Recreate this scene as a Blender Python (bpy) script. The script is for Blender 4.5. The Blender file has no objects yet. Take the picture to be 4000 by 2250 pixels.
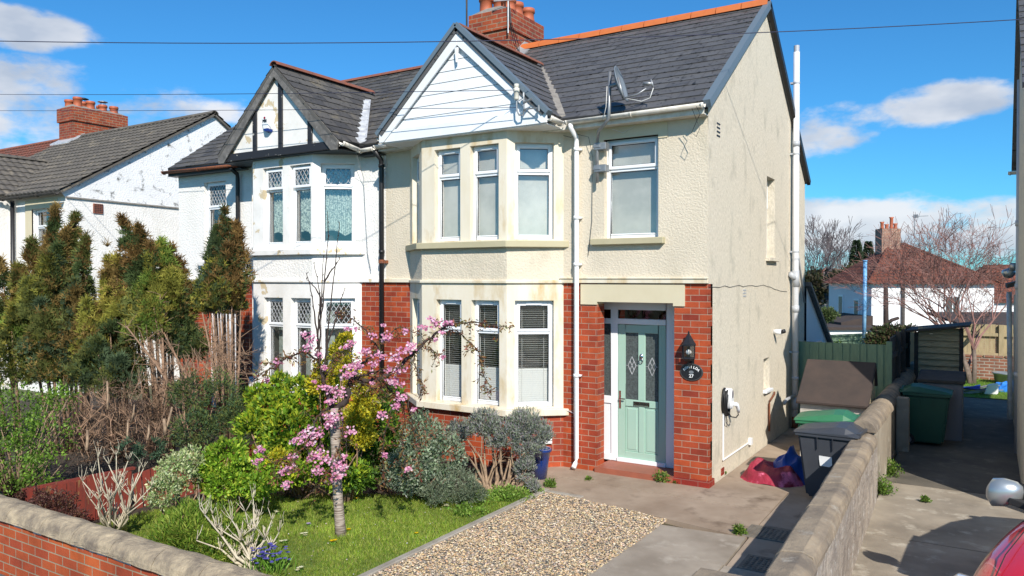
import bpy, bmesh, math, random
import numpy as np
from mathutils import Vector, Matrix, noise
R_=math.radians
S=bpy.context.scene
COL=S.collection
# ------------------------------------------------------------------ camera, sky, sun, exposure
cd=bpy.data.cameras.new('camera'); cam=bpy.data.objects.new('camera',cd); COL.objects.link(cam)
cam.location=(3.16,-9.92,2.77); cam.rotation_euler=(R_(90-0.7),0,R_(32.0))
cd.sensor_width=36; cd.lens=26.96; cd.clip_start=.05; cd.clip_end=2000
S.camera=cam
SUN=Vector((.96,-1.0,1.0)).normalized()           # towards the sun
w=bpy.data.worlds.new("World"); S.world=w; w.use_nodes=True
nt=w.node_tree; nt.nodes.clear()
def N(nt,t,**k):
    n=nt.nodes.new(t)
    for a,b in k.items(): setattr(n,a,b)
    return n
out=N(nt,'ShaderNodeOutputWorld'); bg=N(nt,'ShaderNodeBackground')
sky=N(nt,'ShaderNodeTexSky'); sky.sky_type='NISHITA'; sky.sun_disc=False
sky.sun_elevation=math.asin(SUN.z); sky.sun_rotation=math.atan2(SUN.x,SUN.y)
sky.air_density=1.0; sky.dust_density=.25; sky.ozone_density=2.5; sky.altitude=50
bg.inputs['Strength'].default_value=SKYSTR=.085
tint=N(nt,'ShaderNodeMix',data_type='RGBA',blend_type='MULTIPLY'); tint.inputs[0].default_value=1
tint.inputs[7].default_value=(.34,.98,1.42,1)
nt.links.new(sky.outputs[0],tint.inputs[6])
geo=N(nt,'ShaderNodeTexCoord')
def M_(op,a,b=None,c=None):
    n=N(nt,'ShaderNodeMath',operation=op)
    for i,x in enumerate((a,b,c)):
        if x is None: continue
        if isinstance(x,(int,float)): n.inputs[i].default_value=x
        else: nt.links.new(x,n.inputs[i])
    return n.outputs[0]
# clouds: soft banks around given sky directions, broken by noise
nz=N(nt,'ShaderNodeTexNoise'); nz.inputs['Scale'].default_value=6.5; nz.inputs['Detail'].default_value=9; nz.inputs['Roughness'].default_value=.58
mp=N(nt,'ShaderNodeMapping'); mp.inputs['Scale'].default_value=(1,1,2.1)
nt.links.new(geo.outputs['Generated'],mp.inputs[0]); nt.links.new(mp.outputs[0],nz.inputs['Vector'])
sep=N(nt,'ShaderNodeSeparateXYZ'); nt.links.new(geo.outputs['Generated'],sep.inputs[0])
mask=None
BANKS=[ # direction, horizontal radius, vertical radius, strength
    ((-0.883,0.433,0.180),0.187,0.066,1.15),
    ((-0.816,0.543,0.199),0.118,0.045,1.05),
    ((-0.873,0.410,0.264),0.097,0.027,0.62),
    ((-0.896,0.420,0.146),0.100,0.035,0.90),
    ((-0.099,0.976,0.193),0.169,0.035,0.88),
    ((-0.181,0.969,0.166),0.110,0.040,0.90),
    ((-0.135,0.989,0.066),0.204,0.046,0.85),
    ((0.006,0.999,0.045),0.111,0.032,0.70),
    ((0.001,0.989,0.148),0.037,0.017,0.40),
    ((-0.767,0.615,0.182),0.074,0.031,0.45),
    ((-0.953,0.238,0.185),0.198,0.088,0.80),
    ((0.222,0.965,0.137),0.196,0.073,0.80),
    ((.6,-.7,.3),.5,.2,.8), ((-.3,-.9,.25),.5,.15,.8), ((.9,.2,.3),.4,.15,.7),
]
for d,rh,rv,st in BANKS:
    d=Vector(d).normalized(); hx=Vector((-d.y,d.x,0)).normalized(); up=d.cross(hx)
    if up.z<0: up=-up
    def dot(v):
        n=N(nt,'ShaderNodeVectorMath',operation='DOT_PRODUCT'); nt.links.new(geo.outputs['Generated'],n.inputs[0]); n.inputs[1].default_value=v; return n.outputs['Value']
    a=M_('POWER',M_('DIVIDE',dot(hx),rh),2); b=M_('POWER',M_('DIVIDE',dot(up),rv),2)
    e=M_('SUBTRACT',1.0,M_('ADD',a,b)); e=M_('MULTIPLY',M_('MAXIMUM',e,0.0),st)
    e=M_('MULTIPLY',e,M_('GREATER_THAN',dot(d),0.0))
    mask=e if mask is None else M_('MAXIMUM',mask,e)
horizon=M_('MULTIPLY',M_('MAXIMUM',M_('SUBTRACT',.12,M_('ABSOLUTE',sep.outputs[2])),0.0),2.3)
mask=M_('MAXIMUM',mask,horizon)
cov=M_('ADD',M_('MULTIPLY',M_('SUBTRACT',nz.outputs[0],.5),3.4),M_('SUBTRACT',mask,.54))
ramp=N(nt,'ShaderNodeMapRange',interpolation_type='SMOOTHSTEP'); ramp.inputs[1].default_value=-.12; ramp.inputs[2].default_value=.42; nt.links.new(cov,ramp.inputs[0])
gate=N(nt,'ShaderNodeMapRange',interpolation_type='SMOOTHSTEP'); gate.inputs[1].default_value=0.0; gate.inputs[2].default_value=.22; nt.links.new(mask,gate.inputs[0])
fac=M_('MULTIPLY',M_('MULTIPLY',ramp.outputs[0],gate.outputs[0]),.92)
cloudc=N(nt,'ShaderNodeMix',data_type='RGBA')
cloudc.inputs[6].default_value=(5.0,5.6,6.6,1); cloudc.inputs[7].default_value=(8.6,8.7,9.0,1)
nz2=N(nt,'ShaderNodeTexNoise'); nz2.inputs['Scale'].default_value=9; nz2.inputs['Detail'].default_value=4; nt.links.new(mp.outputs[0],nz2.inputs['Vector'])
cr=N(nt,'ShaderNodeMapRange'); cr.inputs[1].default_value=.35; cr.inputs[2].default_value=.62; nt.links.new(nz2.outputs[0],cr.inputs[0]); nt.links.new(cr.outputs[0],cloudc.inputs[0])
mixs=N(nt,'ShaderNodeMix',data_type='RGBA'); nt.links.new(fac,mixs.inputs[0]); nt.links.new(tint.outputs[2],mixs.inputs[6]); nt.links.new(cloudc.outputs[2],mixs.inputs[7])
nt.links.new(mixs.outputs[2],bg.inputs[0]); nt.links.new(bg.outputs[0],out.inputs[0])
sl=bpy.data.lights.new('sun','SUN'); sl.energy=5.0; sl.angle=R_(.5); sl.color=(1,.935,.84)
so=bpy.data.objects.new('sun',sl); COL.objects.link(so); so.rotation_euler=SUN.to_track_quat('Z','Y').to_euler(); so.location=(5,-8,12)
S.view_settings.view_transform='Standard'; S.view_settings.look='None'; S.view_settings.exposure=.29; S.view_settings.gamma=1
# ------------------------------------------------------------------ helpers
ORG={}
def origin(p):
    v=Vector((0,0,0))
    while p is not None: v=v+Vector(ORG.get(p.name,(0,0,0))); p=p.parent
    return v
def thing(name,label,cat,loc=(0,0,0),group=None,kind=None):
    o=bpy.data.objects.new(name,None); COL.objects.link(o); o.location=loc; o.empty_display_size=.2
    ORG[o.name]=tuple(loc); tag(o,label,cat,group,kind); return o
def tag(o,label=None,cat=None,group=None,kind=None):
    if label: o['label']=label
    if cat: o['category']=cat
    if group: o['group']=group
    if kind: o['kind']=kind
    return o
class MB:
    def __init__(s,M=None): s.v=[]; s.f=[]; s.M=M or Matrix()
    def add(s,vs,fs):
        n=len(s.v); s.v+=[tuple(s.M@Vector(v)) for v in vs]; s.f+=[[i+n for i in f] for f in fs]; return s
    def box(s,x0,y0,z0,x1,y1,z1):
        return s.add([(x0,y0,z0),(x1,y0,z0),(x1,y1,z0),(x0,y1,z0),(x0,y0,z1),(x1,y0,z1),(x1,y1,z1),(x0,y1,z1)],
              [(0,3,2,1),(4,5,6,7),(0,1,5,4),(1,2,6,5),(2,3,7,6),(3,0,4,7)])
    def hexa(s,b,t): return s.add(list(b)+list(t),[(0,3,2,1),(4,5,6,7),(0,1,5,4),(1,2,6,5),(2,3,7,6),(3,0,4,7)])
    def poly(s,pts): return s.add(pts,[list(range(len(pts)))])
    def prism(s,p2,y0,y1):      # polygon in x,z pushed along y
        n=len(p2); vs=[(x,y0,z) for x,z in p2]+[(x,y1,z) for x,z in p2]
        return s.add(vs,[list(range(n)),list(range(2*n-1,n-1,-1))]+[(i,i+n,(i+1)%n+n,(i+1)%n) for i in range(n)])
    def beam(s,p0,p1,w_,h_,up=(0,0,1)):
        p0=Vector(p0);p1=Vector(p1); d=(p1-p0).normalized(); u=Vector(up); a=d.cross(u).normalized(); b=a.cross(d).normalized()
        a=a*w_/2; b=b*h_/2
        return s.hexa([p0-a-b,p0+a-b,p0+a+b,p0-a+b],[p1-a-b,p1+a-b,p1+a+b,p1-a+b])
    def tube(s,pts,r,n=8,cap=True):
        pts=[Vector(p) for p in pts]; k=len(pts); rs=r if isinstance(r,(list,tuple)) else [r]*k
        ref=Vector((.13,.31,.94)); vs=[]
        for i,p in enumerate(pts):
            d=(pts[min(i+1,k-1)]-pts[max(i-1,0)])
            if d.length<1e-9: d=Vector((0,0,1))
            d.normalize(); a=d.cross(ref)
            if a.length<.1: a=d.cross(Vector((1,0,0)))
            a.normalize(); b=d.cross(a)
            vs+=[p+(a*math.cos(2*math.pi*j/n)+b*math.sin(2*math.pi*j/n))*rs[i] for j in range(n)]
        fs=[(i*n+j,i*n+(j+1)%n,(i+1)*n+(j+1)%n,(i+1)*n+j) for i in range(k-1) for j in range(n)]
        if cap: fs+=[list(range(n-1,-1,-1)),[(k-1)*n+j for j in range(n)]]
        return s.add(vs,fs)
    def lathe(s,prof,c=(0,0,0),n=20,sx=1,sy=1):
        vs=[];c=Vector(c)
        for r,z in prof: vs+=[(c.x+math.cos(2*math.pi*j/n)*r*sx,c.y+math.sin(2*math.pi*j/n)*r*sy,c.z+z) for j in range(n)]
        k=len(prof); fs=[(i*n+j,i*n+(j+1)%n,(i+1)*n+(j+1)%n,(i+1)*n+j) for i in range(k-1) for j in range(n)]
        if prof[0][0]>1e-6: fs.append(list(range(n-1,-1,-1)))
        if prof[-1][0]>1e-6: fs.append([(k-1)*n+j for j in range(n)])
        return s.add(vs,fs)
    def grid(s,f,nu,nv):
        vs=[f(i/nu,j/nv) for j in range(nv+1) for i in range(nu+1)]
        return s.add(vs,[(j*(nu+1)+i,j*(nu+1)+i+1,(j+1)*(nu+1)+i+1,(j+1)*(nu+1)+i) for j in range(nv) for i in range(nu)])
    def build(s,name,mat,parent=None,smooth=False,bevel=0,recalc=True):
        o=origin(parent); me=bpy.data.meshes.new(name)
        me.from_pydata([(x-o.x,y-o.y,z-o.z) for x,y,z in s.v],[],s.f)
        bm=bmesh.new(); bm.from_mesh(me)
        if bevel: 
            bmesh.ops.remove_doubles(bm,verts=bm.verts,dist=1e-5)
            bmesh.ops.recalc_face_normals(bm,faces=bm.faces)
            bmesh.ops.bevel(bm,geom=[e for e in bm.edges if len(e.link_faces)==2 and e.calc_face_angle(0)>.5],offset=bevel,segments=2 if bevel>.008 else 1,affect='EDGES',clamp_overlap=True)
        elif recalc: bmesh.ops.recalc_face_normals(bm,faces=bm.faces)
        uv=bm.loops.layers.uv.new('UVMap'); Z=Vector((0,0,1))
        for f in bm.faces:
            n=f.normal
            if abs(n.z)>.97: t=Vector((1,0,0)); b=Vector((0,1,0))
            else: t=Z.cross(n).normalized(); b=n.cross(t)
            if abs(t.x)+abs(t.y)>0 and (t.x+t.y*1.01)<0: t=-t
            for l in f.loops: 
                p=l.vert.co+o; l[uv].uv=(p.dot(t),p.dot(b))
            f.smooth=smooth
        bm.to_mesh(me); bm.free(); me.materials.append(mat)
        ob=bpy.data.objects.new(name,me); COL.objects.link(ob); ob.parent=parent; ORG[ob.name]=(0,0,0)
        return ob
def frame(org,u):      # local x along a wall, y into it, z up
    u=Vector(u).normalized(); i=Vector((0,0,1)).cross(u)
    return Matrix(((u.x,i.x,0,org[0]),(u.y,i.y,0,org[1]),(0,0,1,org[2]),(0,0,0,1)))
def wall(mb,w_,z0,z1,ops=(),depth=.12,x0=0.0):
    xs=sorted({x0,w_,*[a for o in ops for a in (o[0],o[1])]}); zs=sorted({z0,z1,*[a for o in ops for a in (o[2],o[3])]})
    for i in range(len(xs)-1):
        for j in range(len(zs)-1):
            a,b,c,d=xs[i],xs[i+1],zs[j],zs[j+1]; mx=(a+b)/2; mz=(c+d)/2
            if any(o[0]<mx<o[1] and o[2]<mz<o[3] for o in ops): continue
            mb.poly([(a,0,c),(b,0,c),(b,0,d),(a,0,d)])
    for a,b,c,d in ops:
        if depth:
            mb.poly([(a,0,c),(a,depth,c),(a,depth,d),(a,0,d)]); mb.poly([(b,0,c),(b,0,d),(b,depth,d),(b,depth,c)])
            mb.poly([(a,0,d),(a,depth,d),(b,depth,d),(b,0,d)]); mb.poly([(a,0,c),(b,0,c),(b,depth,c),(a,depth,c)])
    return mb
# ------------------------------------------------------------------ materials
def mat(name,c=(.5,.5,.5),rough=.6,c2=None,nscale=6,bump=0,bscale=30,bdist=.01,metal=0,detail=4,spec=.5,thr=(.35,.65),coord='Object',stretch=None,c3=None,c3thr=(.6,.75),c3scale=2,coat=0,bdetail=3):
    m=bpy.data.materials.new(name); m.use_nodes=True; t=m.node_tree; p=t.nodes['Principled BSDF']
    p.inputs['Roughness'].default_value=rough; p.inputs['Metallic'].default_value=metal; p.inputs['Specular IOR Level'].default_value=spec
    p.inputs['Base Color'].default_value=(*c,1); p.inputs['Coat Weight'].default_value=coat
    tc=N(t,'ShaderNodeTexCoord'); src=tc.outputs[coord]
    if stretch:
        mp=N(t,'ShaderNodeMapping'); mp.inputs['Scale'].default_value=stretch; t.links.new(src,mp.inputs[0]); s2=mp.outputs[0]
    else: s2=src
    def noisefac(sc,th,vec,det=4):
        n=N(t,'ShaderNodeTexNoise'); n.inputs['Scale'].default_value=sc; n.inputs['Detail'].default_value=det; n.inputs['Roughness'].default_value=.62; t.links.new(vec,n.inputs['Vector'])
        r=N(t,'ShaderNodeMapRange'); r.inputs[1].default_value=th[0]; r.inputs[2].default_value=th[1]; t.links.new(n.outputs[0],r.inputs[0]); return r.outputs[0]
    last=None
    if c2:
        mx=N(t,'ShaderNodeMix',data_type='RGBA'); mx.inputs[6].default_value=(*c,1); mx.inputs[7].default_value=(*c2,1); t.links.new(noisefac(nscale,thr,s2,detail),mx.inputs[0]); last=mx.outputs[2]
    if c3:
        mx=N(t,'ShaderNodeMix',data_type='RGBA')
        if last: t.links.new(last,mx.inputs[6])
        else: mx.inputs[6].default_value=(*c,1)
        mx.inputs[7].default_value=(*c3,1); t.links.new(noisefac(c3scale,c3thr,s2,8),mx.inputs[0]); last=mx.outputs[2]
    if last: t.links.new(last,p.inputs['Base Color'])
    if bump:
        n=N(t,'ShaderNodeTexNoise'); n.inputs['Scale'].default_value=bscale; n.inputs['Detail'].default_value=bdetail; n.inputs['Roughness'].default_value=.6; t.links.new(src,n.inputs['Vector'])
        b=N(t,'ShaderNodeBump'); b.inputs['Strength'].default_value=bump; b.inputs['Distance'].default_value=bdist; t.links.new(n.outputs[0],b.inputs['Height']); t.links.new(b.outputs[0],p.inputs['Normal'])
    return m
def brickmat(name,c1,c2,mortar,bw=.232,bh=.085,ms=.007,rough=.6,bump=.5,bias=0,stain=None,offset=.5,c3=None,bdist=.006):
    m=bpy.data.materials.new(name); m.use_nodes=True; t=m.node_tree; p=t.nodes['Principled BSDF']; p.inputs['Roughness'].default_value=rough; p.inputs['Specular IOR Level'].default_value=.3
    tc=N(t,'ShaderNodeTexCoord'); b=N(t,'ShaderNodeTexBrick'); b.offset=offset
    t.links.new(tc.outputs['UV'],b.inputs['Vector'])
    b.inputs['Color1'].default_value=(*c1,1); b.inputs['Color2'].default_value=(*c2,1); b.inputs['Mortar'].default_value=(*mortar,1)
    b.inputs['Scale'].default_value=1; b.inputs['Mortar Size'].default_value=ms; b.inputs['Mortar Smooth'].default_value=.15; b.inputs['Bias'].default_value=bias
    b.inputs['Brick Width'].default_value=bw; b.inputs['Row Height'].default_value=bh
    n=N(t,'ShaderNodeTexNoise'); n.inputs['Scale'].default_value=3; n.inputs['Detail'].default_value=8; n.inputs['Roughness'].default_value=.65; t.links.new(tc.outputs['Object'],n.inputs['Vector'])
    mx=N(t,'ShaderNodeMix',data_type='RGBA',blend_type='MULTIPLY'); r=N(t,'ShaderNodeMapRange'); r.inputs[1].default_value=.3; r.inputs[2].default_value=.7; t.links.new(n.outputs[0],r.inputs[0])
    cc=N(t,'ShaderNodeMix',data_type='RGBA'); cc.inputs[6].default_value=(.60,.58,.58,1); cc.inputs[7].default_value=(1.08,1.05,1.0,1); t.links.new(r.outputs[0],cc.inputs[0])
    mx.inputs[0].default_value=1; t.links.new(b.outputs['Color'],mx.inputs[6]); t.links.new(cc.outputs[2],mx.inputs[7]); last=mx.outputs[2]
    if c3:
        n3=N(t,'ShaderNodeTexNoise'); n3.inputs['Scale'].default_value=7; n3.inputs['Detail'].default_value=9; n3.inputs['Roughness'].default_value=.7; t.links.new(tc.outputs['Object'],n3.inputs['Vector'])
        r3=N(t,'ShaderNodeMapRange'); r3.inputs[1].default_value=.56; r3.inputs[2].default_value=.7; t.links.new(n3.outputs[0],r3.inputs[0])
        m3=N(t,'ShaderNodeMix',data_type='RGBA'); t.links.new(r3.outputs[0],m3.inputs[0]); t.links.new(last,m3.inputs[6]); m3.inputs[7].default_value=(*c3,1); last=m3.outputs[2]
    t.links.new(last,p.inputs['Base Color'])
    n2=N(t,'ShaderNodeTexNoise'); n2.inputs['Scale'].default_value=60; n2.inputs['Detail'].default_value=3; t.links.new(tc.outputs['Object'],n2.inputs['Vector'])
    h=N(t,'ShaderNodeMath',operation='MULTIPLY_ADD'); t.links.new(b.outputs['Fac'],h.inputs[0]); h.inputs[1].default_value=-1.2; t.links.new(n2.outputs[0],h.inputs[2])
    bp=N(t,'ShaderNodeBump'); bp.inputs['Strength'].default_value=bump; bp.inputs['Distance'].default_value=bdist; t.links.new(h.outputs[0],bp.inputs['Height']); t.links.new(bp.outputs[0],p.inputs['Normal'])
    return m
def islandmat(name,c1,c2,c3,rough,th,sc):
    m=bpy.data.materials.new(name); m.use_nodes=True; t=m.node_tree; p=t.nodes['Principled BSDF']; p.inputs['Roughness'].default_value=rough
    g=N(t,'ShaderNodeNewGeometry'); mx=N(t,'ShaderNodeMix',data_type='RGBA'); mx.inputs[6].default_value=(*c1,1); mx.inputs[7].default_value=(*c2,1); t.links.new(g.outputs['Random Per Island'],mx.inputs[0])
    tc=N(t,'ShaderNodeTexCoord'); n=N(t,'ShaderNodeTexNoise'); n.inputs['Scale'].default_value=sc; n.inputs['Detail'].default_value=9; n.inputs['Roughness'].default_value=.72; t.links.new(tc.outputs['Object'],n.inputs['Vector'])
    r=N(t,'ShaderNodeMapRange'); r.inputs[1].default_value=th[0]; r.inputs[2].default_value=th[1]; t.links.new(n.outputs[0],r.inputs[0]); m2=N(t,'ShaderNodeMix',data_type='RGBA'); t.links.new(r.outputs[0],m2.inputs[0]); t.links.new(mx.outputs[2],m2.inputs[6]); m2.inputs[7].default_value=(*c3,1)
    n4=N(t,'ShaderNodeTexNoise'); n4.inputs['Scale'].default_value=17; n4.inputs['Detail'].default_value=5; t.links.new(tc.outputs['Object'],n4.inputs['Vector']); r4=N(t,'ShaderNodeMapRange'); r4.inputs[1].default_value=.61; r4.inputs[2].default_value=.66; t.links.new(n4.outputs[0],r4.inputs[0]); m4=N(t,'ShaderNodeMix',data_type='RGBA'); t.links.new(r4.outputs[0],m4.inputs[0]); t.links.new(m2.outputs[2],m4.inputs[6]); m4.inputs[7].default_value=(.012,.012,.010,1)
    t.links.new(m4.outputs[2],p.inputs['Base Color'])
    b=N(t,'ShaderNodeBump'); b.inputs['Strength'].default_value=.35; b.inputs['Distance'].default_value=.004; t.links.new(n.outputs[0],b.inputs['Height']); t.links.new(b.outputs[0],p.inputs['Normal']); return m
def leafmat(name,rough=.5,trans=.35,spec=.3):
    m=bpy.data.materials.new(name); m.use_nodes=True; t=m.node_tree; p=t.nodes['Principled BSDF']; p.inputs['Roughness'].default_value=rough; p.inputs['Specular IOR Level'].default_value=spec
    a=N(t,'ShaderNodeAttribute',attribute_name='Col'); t.links.new(a.outputs['Color'],p.inputs['Base Color'])
    if trans:
        tr=N(t,'ShaderNodeBsdfTranslucent'); t.links.new(a.outputs['Color'],tr.inputs[0]); mx=N(t,'ShaderNodeMixShader'); mx.inputs[0].default_value=trans
        t.links.new(p.outputs[0],mx.inputs[1]); t.links.new(tr.outputs[0],mx.inputs[2]); t.links.new(mx.outputs[0],t.nodes['Material Output'].inputs[0])
    return m
def glassmat(name,tintc=(.75,.85,.85),refl=.16,rough=.015):
    m=bpy.data.materials.new(name); m.use_nodes=True; t=m.node_tree; t.nodes.remove(t.nodes['Principled BSDF'])
    tr=N(t,'ShaderNodeBsdfTransparent'); tr.inputs[0].default_value=(*tintc,1); gl=N(t,'ShaderNodeBsdfGlossy'); gl.inputs['Roughness'].default_value=rough
    fr=N(t,'ShaderNodeFresnel'); fr.inputs[0].default_value=1.5; ad=N(t,'ShaderNodeMath',operation='MULTIPLY_ADD'); ad.inputs[1].default_value=1.4; ad.inputs[2].default_value=refl-.06; t.links.new(fr.outputs[0],ad.inputs[0])
    ge=N(t,'ShaderNodeNewGeometry'); iv=N(t,'ShaderNodeMath',operation='SUBTRACT'); iv.inputs[0].default_value=1; t.links.new(ge.outputs['Backfacing'],iv.inputs[1]); ml=N(t,'ShaderNodeMath',operation='MULTIPLY'); t.links.new(ad.outputs[0],ml.inputs[0]); t.links.new(iv.outputs[0],ml.inputs[1])
    mx=N(t,'ShaderNodeMixShader'); t.links.new(ml.outputs[0],mx.inputs[0]); t.links.new(tr.outputs[0],mx.inputs[1]); t.links.new(gl.outputs[0],mx.inputs[2]); t.links.new(mx.outputs[0],t.nodes['Material Output'].inputs[0])
    return m
K={}
K['cream']=mat('cream_roughcast',(.68,.60,.475),.9,(.60,.53,.415),1.3,1.0,34,.013,spec=.15,c3=(.47,.43,.33),c3thr=(.57,.75),c3scale=1.4,stretch=(1,1,.55),bdetail=5)
K['cream_side']=mat('cream_side_render',(.76,.69,.565),.92,(.60,.54,.43),34,1.0,60,.016,spec=.12,c3=(.50,.46,.37),c3thr=(.54,.72),c3scale=3.2,bdetail=6,stretch=(1,1,.6))
K['stone']=mat('painted_stone',(.68,.61,.47),.75,(.72,.66,.54),2.5,.15,40,.004,c3=(.50,.36,.17),c3thr=(.51,.72),c3scale=1.7,stretch=(2.2,2.2,.8))
K['stone2']=mat('olive_stone_paint',(.42,.375,.235),.75,(.46,.41,.27),3,.15,40,.004)
K['lintel']=mat('lintel_paint',(.58,.51,.35),.7,(.61,.54,.38),3,.1,40,.003)
K['white_rough']=mat('white_roughcast',(.82,.80,.765),.9,(.75,.73,.69),1.5,.9,28,.018,spec=.15,c3=(.56,.53,.45),c3thr=(.6,.85),c3scale=1.6)
K['white_peel']=mat('peeling_white_paint',(.82,.80,.765),.7,(.70,.68,.64),2.5,.2,30,.004,c3=(.56,.46,.30),c3thr=(.595,.615),c3scale=2.7)
K['white_algae']=mat('white_wall_black_mould',(.80,.80,.80),.9,(.74,.74,.74),1.5,.9,26,.018,spec=.15,c3=(.10,.10,.09),c3thr=(.565,.69),c3scale=5.0)
K['white_far']=mat('white_far_render',(.80,.80,.80),.9,(.74,.74,.74),.8,.3,20,.01)
K['brick']=brickmat('red_brick',(.46,.085,.028),(.24,.034,.022),(.40,.26,.19),ms=.0055,bias=-.15)
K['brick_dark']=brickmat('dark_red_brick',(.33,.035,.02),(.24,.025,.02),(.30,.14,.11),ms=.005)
K['brick_chim']=brickmat('chimney_brick',(.40,.085,.03),(.27,.055,.03),(.33,.25,.17),ms=.008,c3=(.14,.10,.06))
K['brick_wall']=brickmat('garden_wall_brick',(.52,.12,.035),(.36,.065,.03),(.36,.30,.21),ms=.006)
K['brick_old']=brickmat('old_far_brick',(.36,.15,.09),(.26,.12,.08),(.42,.38,.32),ms=.012,c3=(.2,.18,.15))
K['slate']=islandmat('welsh_slate',(.108,.106,.106),(.080,.079,.081),(.040,.034,.026),.5,(.56,.70),5)
K['slate_old']=islandmat('mossy_old_slate',(.105,.098,.088),(.052,.050,.050),(.17,.145,.10),.7,(.55,.72),4)
K['ctile']=mat('grey_concrete_tile',(.13,.115,.095),.9,(.085,.075,.065),5,.6,50,.006,c3=(.26,.22,.16),c3thr=(.55,.75),c3scale=3.0)
K['rtile']=mat('red_concrete_tile',(.20,.06,.035),.9,(.12,.05,.035),6,.5,50,.006,c3=(.12,.10,.08),c3thr=(.55,.75),c3scale=4)
K['ridge_new']=mat('orange_clay_ridge',(.56,.15,.035),.6,(.50,.13,.035),6,.1,30,.003)
K['ridge_old']=mat('weathered_clay_ridge',(.27,.085,.045),.8,(.17,.075,.055),9,.3,40,.004)
K['pot']=mat('clay_pot',(.45,.12,.05),.6,(.36,.09,.04),7,.1,40,.002)
K['upvc']=mat('white_upvc',(.80,.82,.84),.3,spec=.5)
K['white_paint']=mat('white_board_paint',(.80,.82,.84),.4,(.74,.76,.78),2,.05,30,.002,c3=(.55,.56,.55),c3thr=(.62,.9),c3scale=1.4)
K['gutter']=mat('dirty_white_gutter',(.76,.74,.69),.45,(.62,.58,.50),7,.1,60,.002,c3=(.35,.32,.26),c3thr=(.6,.8),c3scale=6)
K['greytrim']=mat('grey_dry_verge',(.125,.165,.20),.45)
K['black']=mat('black_paint',(.012,.012,.014),.45)
K['blackflake']=mat('flaking_black_timber',(.018,.018,.022),.6,c3=(.45,.44,.40),c3thr=(.63,.67),c3scale=9,bump=.3,bscale=60)
K['greytimber']=mat('weathered_bargeboard',(.17,.16,.15),.8,(.09,.085,.08),8,.4,50,.005,c3=(.30,.29,.27),c3thr=(.58,.75),c3scale=12,stretch=(1,1,1))
K['lead']=mat('lead_flashing',(.30,.31,.32),.5,(.22,.23,.24),6,.2,40,.004)
K['leadw']=mat('bright_flashing',(.52,.54,.56),.4,(.35,.36,.38),9,.3,30,.006)
K['mortar']=mat('grey_mortar',(.28,.26,.23),.95,(.20,.18,.16),9,.6,60,.008)
K['glass']=glassmat('window_glass',(.97,.975,.965),.19)
K['glass_dk']=glassmat('dark_window_glass',(.35,.4,.4),.10)
K['glass_ob']=mat('obscured_glass',(.10,.12,.12),.25,(.05,.06,.06),40,.4,90,.003)
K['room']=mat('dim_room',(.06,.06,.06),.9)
K['blind']=mat('roller_blind',(.66,.63,.56),.8,(.50,.48,.42),2.2)
K['slat']=mat('venetian_slat',(.70,.71,.70),.5)
K['slatdk']=mat('slat_grey',(.24,.255,.255),.5)
K['door']=mat('sage_green_door',(.35,.52,.43),.42,(.33,.50,.41),3)
K['step']=mat('red_tile_step',(.33,.10,.055),.55,(.27,.085,.05),4,.1,30,.003)
K['chrome']=mat('chrome',(.6,.6,.62),.18,metal=1)
K['plastic_w']=mat('white_plastic',(.80,.80,.80),.35)
K['pipe_w']=mat('white_soil_pipe',(.72,.74,.77),.4,(.66,.67,.70),3)
K['pipe_g']=mat('grey_pipe_collar',(.42,.44,.47),.45)
K['rust']=mat('rust',(.26,.08,.03),.8,(.12,.05,.03),20,.3,60,.003)
K['galv']=mat('galvanised_steel',(.34,.35,.36),.45,(.26,.27,.28),14,metal=.6)
K['cable']=mat('black_cable',(.012,.012,.013),.45)
K['cable_w']=mat('white_cable',(.6,.6,.58),.5)
K['wirem']=mat('overhead_wire_blue_black',(.015,.018,.05),.6)
K['lace']=mat('lace_curtain',(.50,.60,.545),.9,(.16,.20,.19),34,.4,30,.01,detail=3,thr=(.42,.60))
K['curtain']=mat('net_curtain',(.40,.46,.44),.9,(.22,.26,.25),9,.2,30,.01)
K['concrete']=mat('driveway_concrete',(.36,.31,.25),.9,(.24,.20,.155),1.3,.5,70,.006,c3=(.46,.41,.34),c3thr=(.55,.75),c3scale=3.2,bdetail=6)
K['apron']=mat('damp_old_concrete',(.25,.185,.13),.85,(.38,.30,.225),1.1,.45,60,.006,c3=(.13,.09,.06),c3thr=(.54,.72),c3scale=1.9,bdetail=6)
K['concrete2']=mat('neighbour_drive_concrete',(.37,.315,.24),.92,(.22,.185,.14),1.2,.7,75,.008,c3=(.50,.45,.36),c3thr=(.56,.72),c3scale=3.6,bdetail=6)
K['concrete2_shade']=mat('shaded_drive_concrete',(.15,.13,.10),.85,(.09,.08,.062),1.6,.7,75,.008,c3=(.22,.19,.15),c3thr=(.56,.72),c3scale=3.6,bdetail=6)  # drive concrete with the right house's shade painted into its colour
K['kerb']=mat('edging_concrete',(.36,.33,.28),.9,(.25,.22,.18),4,.3,50,.004)
K['soil']=mat('garden_soil',(.065,.045,.028),.95,(.035,.025,.018),6,.8,40,.03)
K['tarmac']=mat('pavement_tarmac',(.10,.10,.105),.9,(.075,.075,.08),6,.5,120,.005)
K['grassg']=mat('lawn_ground',(.14,.21,.025),.95,(.10,.15,.02),4,.5,60,.02)
K['farland']=mat('far_ground',(.07,.09,.03),.95,(.09,.07,.04),.3)
K['coping']=mat('weathered_coping',(.33,.26,.18),.92,(.16,.13,.10),3.2,.8,45,.012,c3=(.38,.34,.28),c3thr=(.6,.72),c3scale=5,bdetail=6)
K['coping2']=mat('lichen_coping',(.47,.375,.245),.92,(.17,.135,.10),5.0,.8,40,.015,c3=(.62,.60,.56),c3thr=(.70,.75),c3scale=5,bdetail=7)
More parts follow.
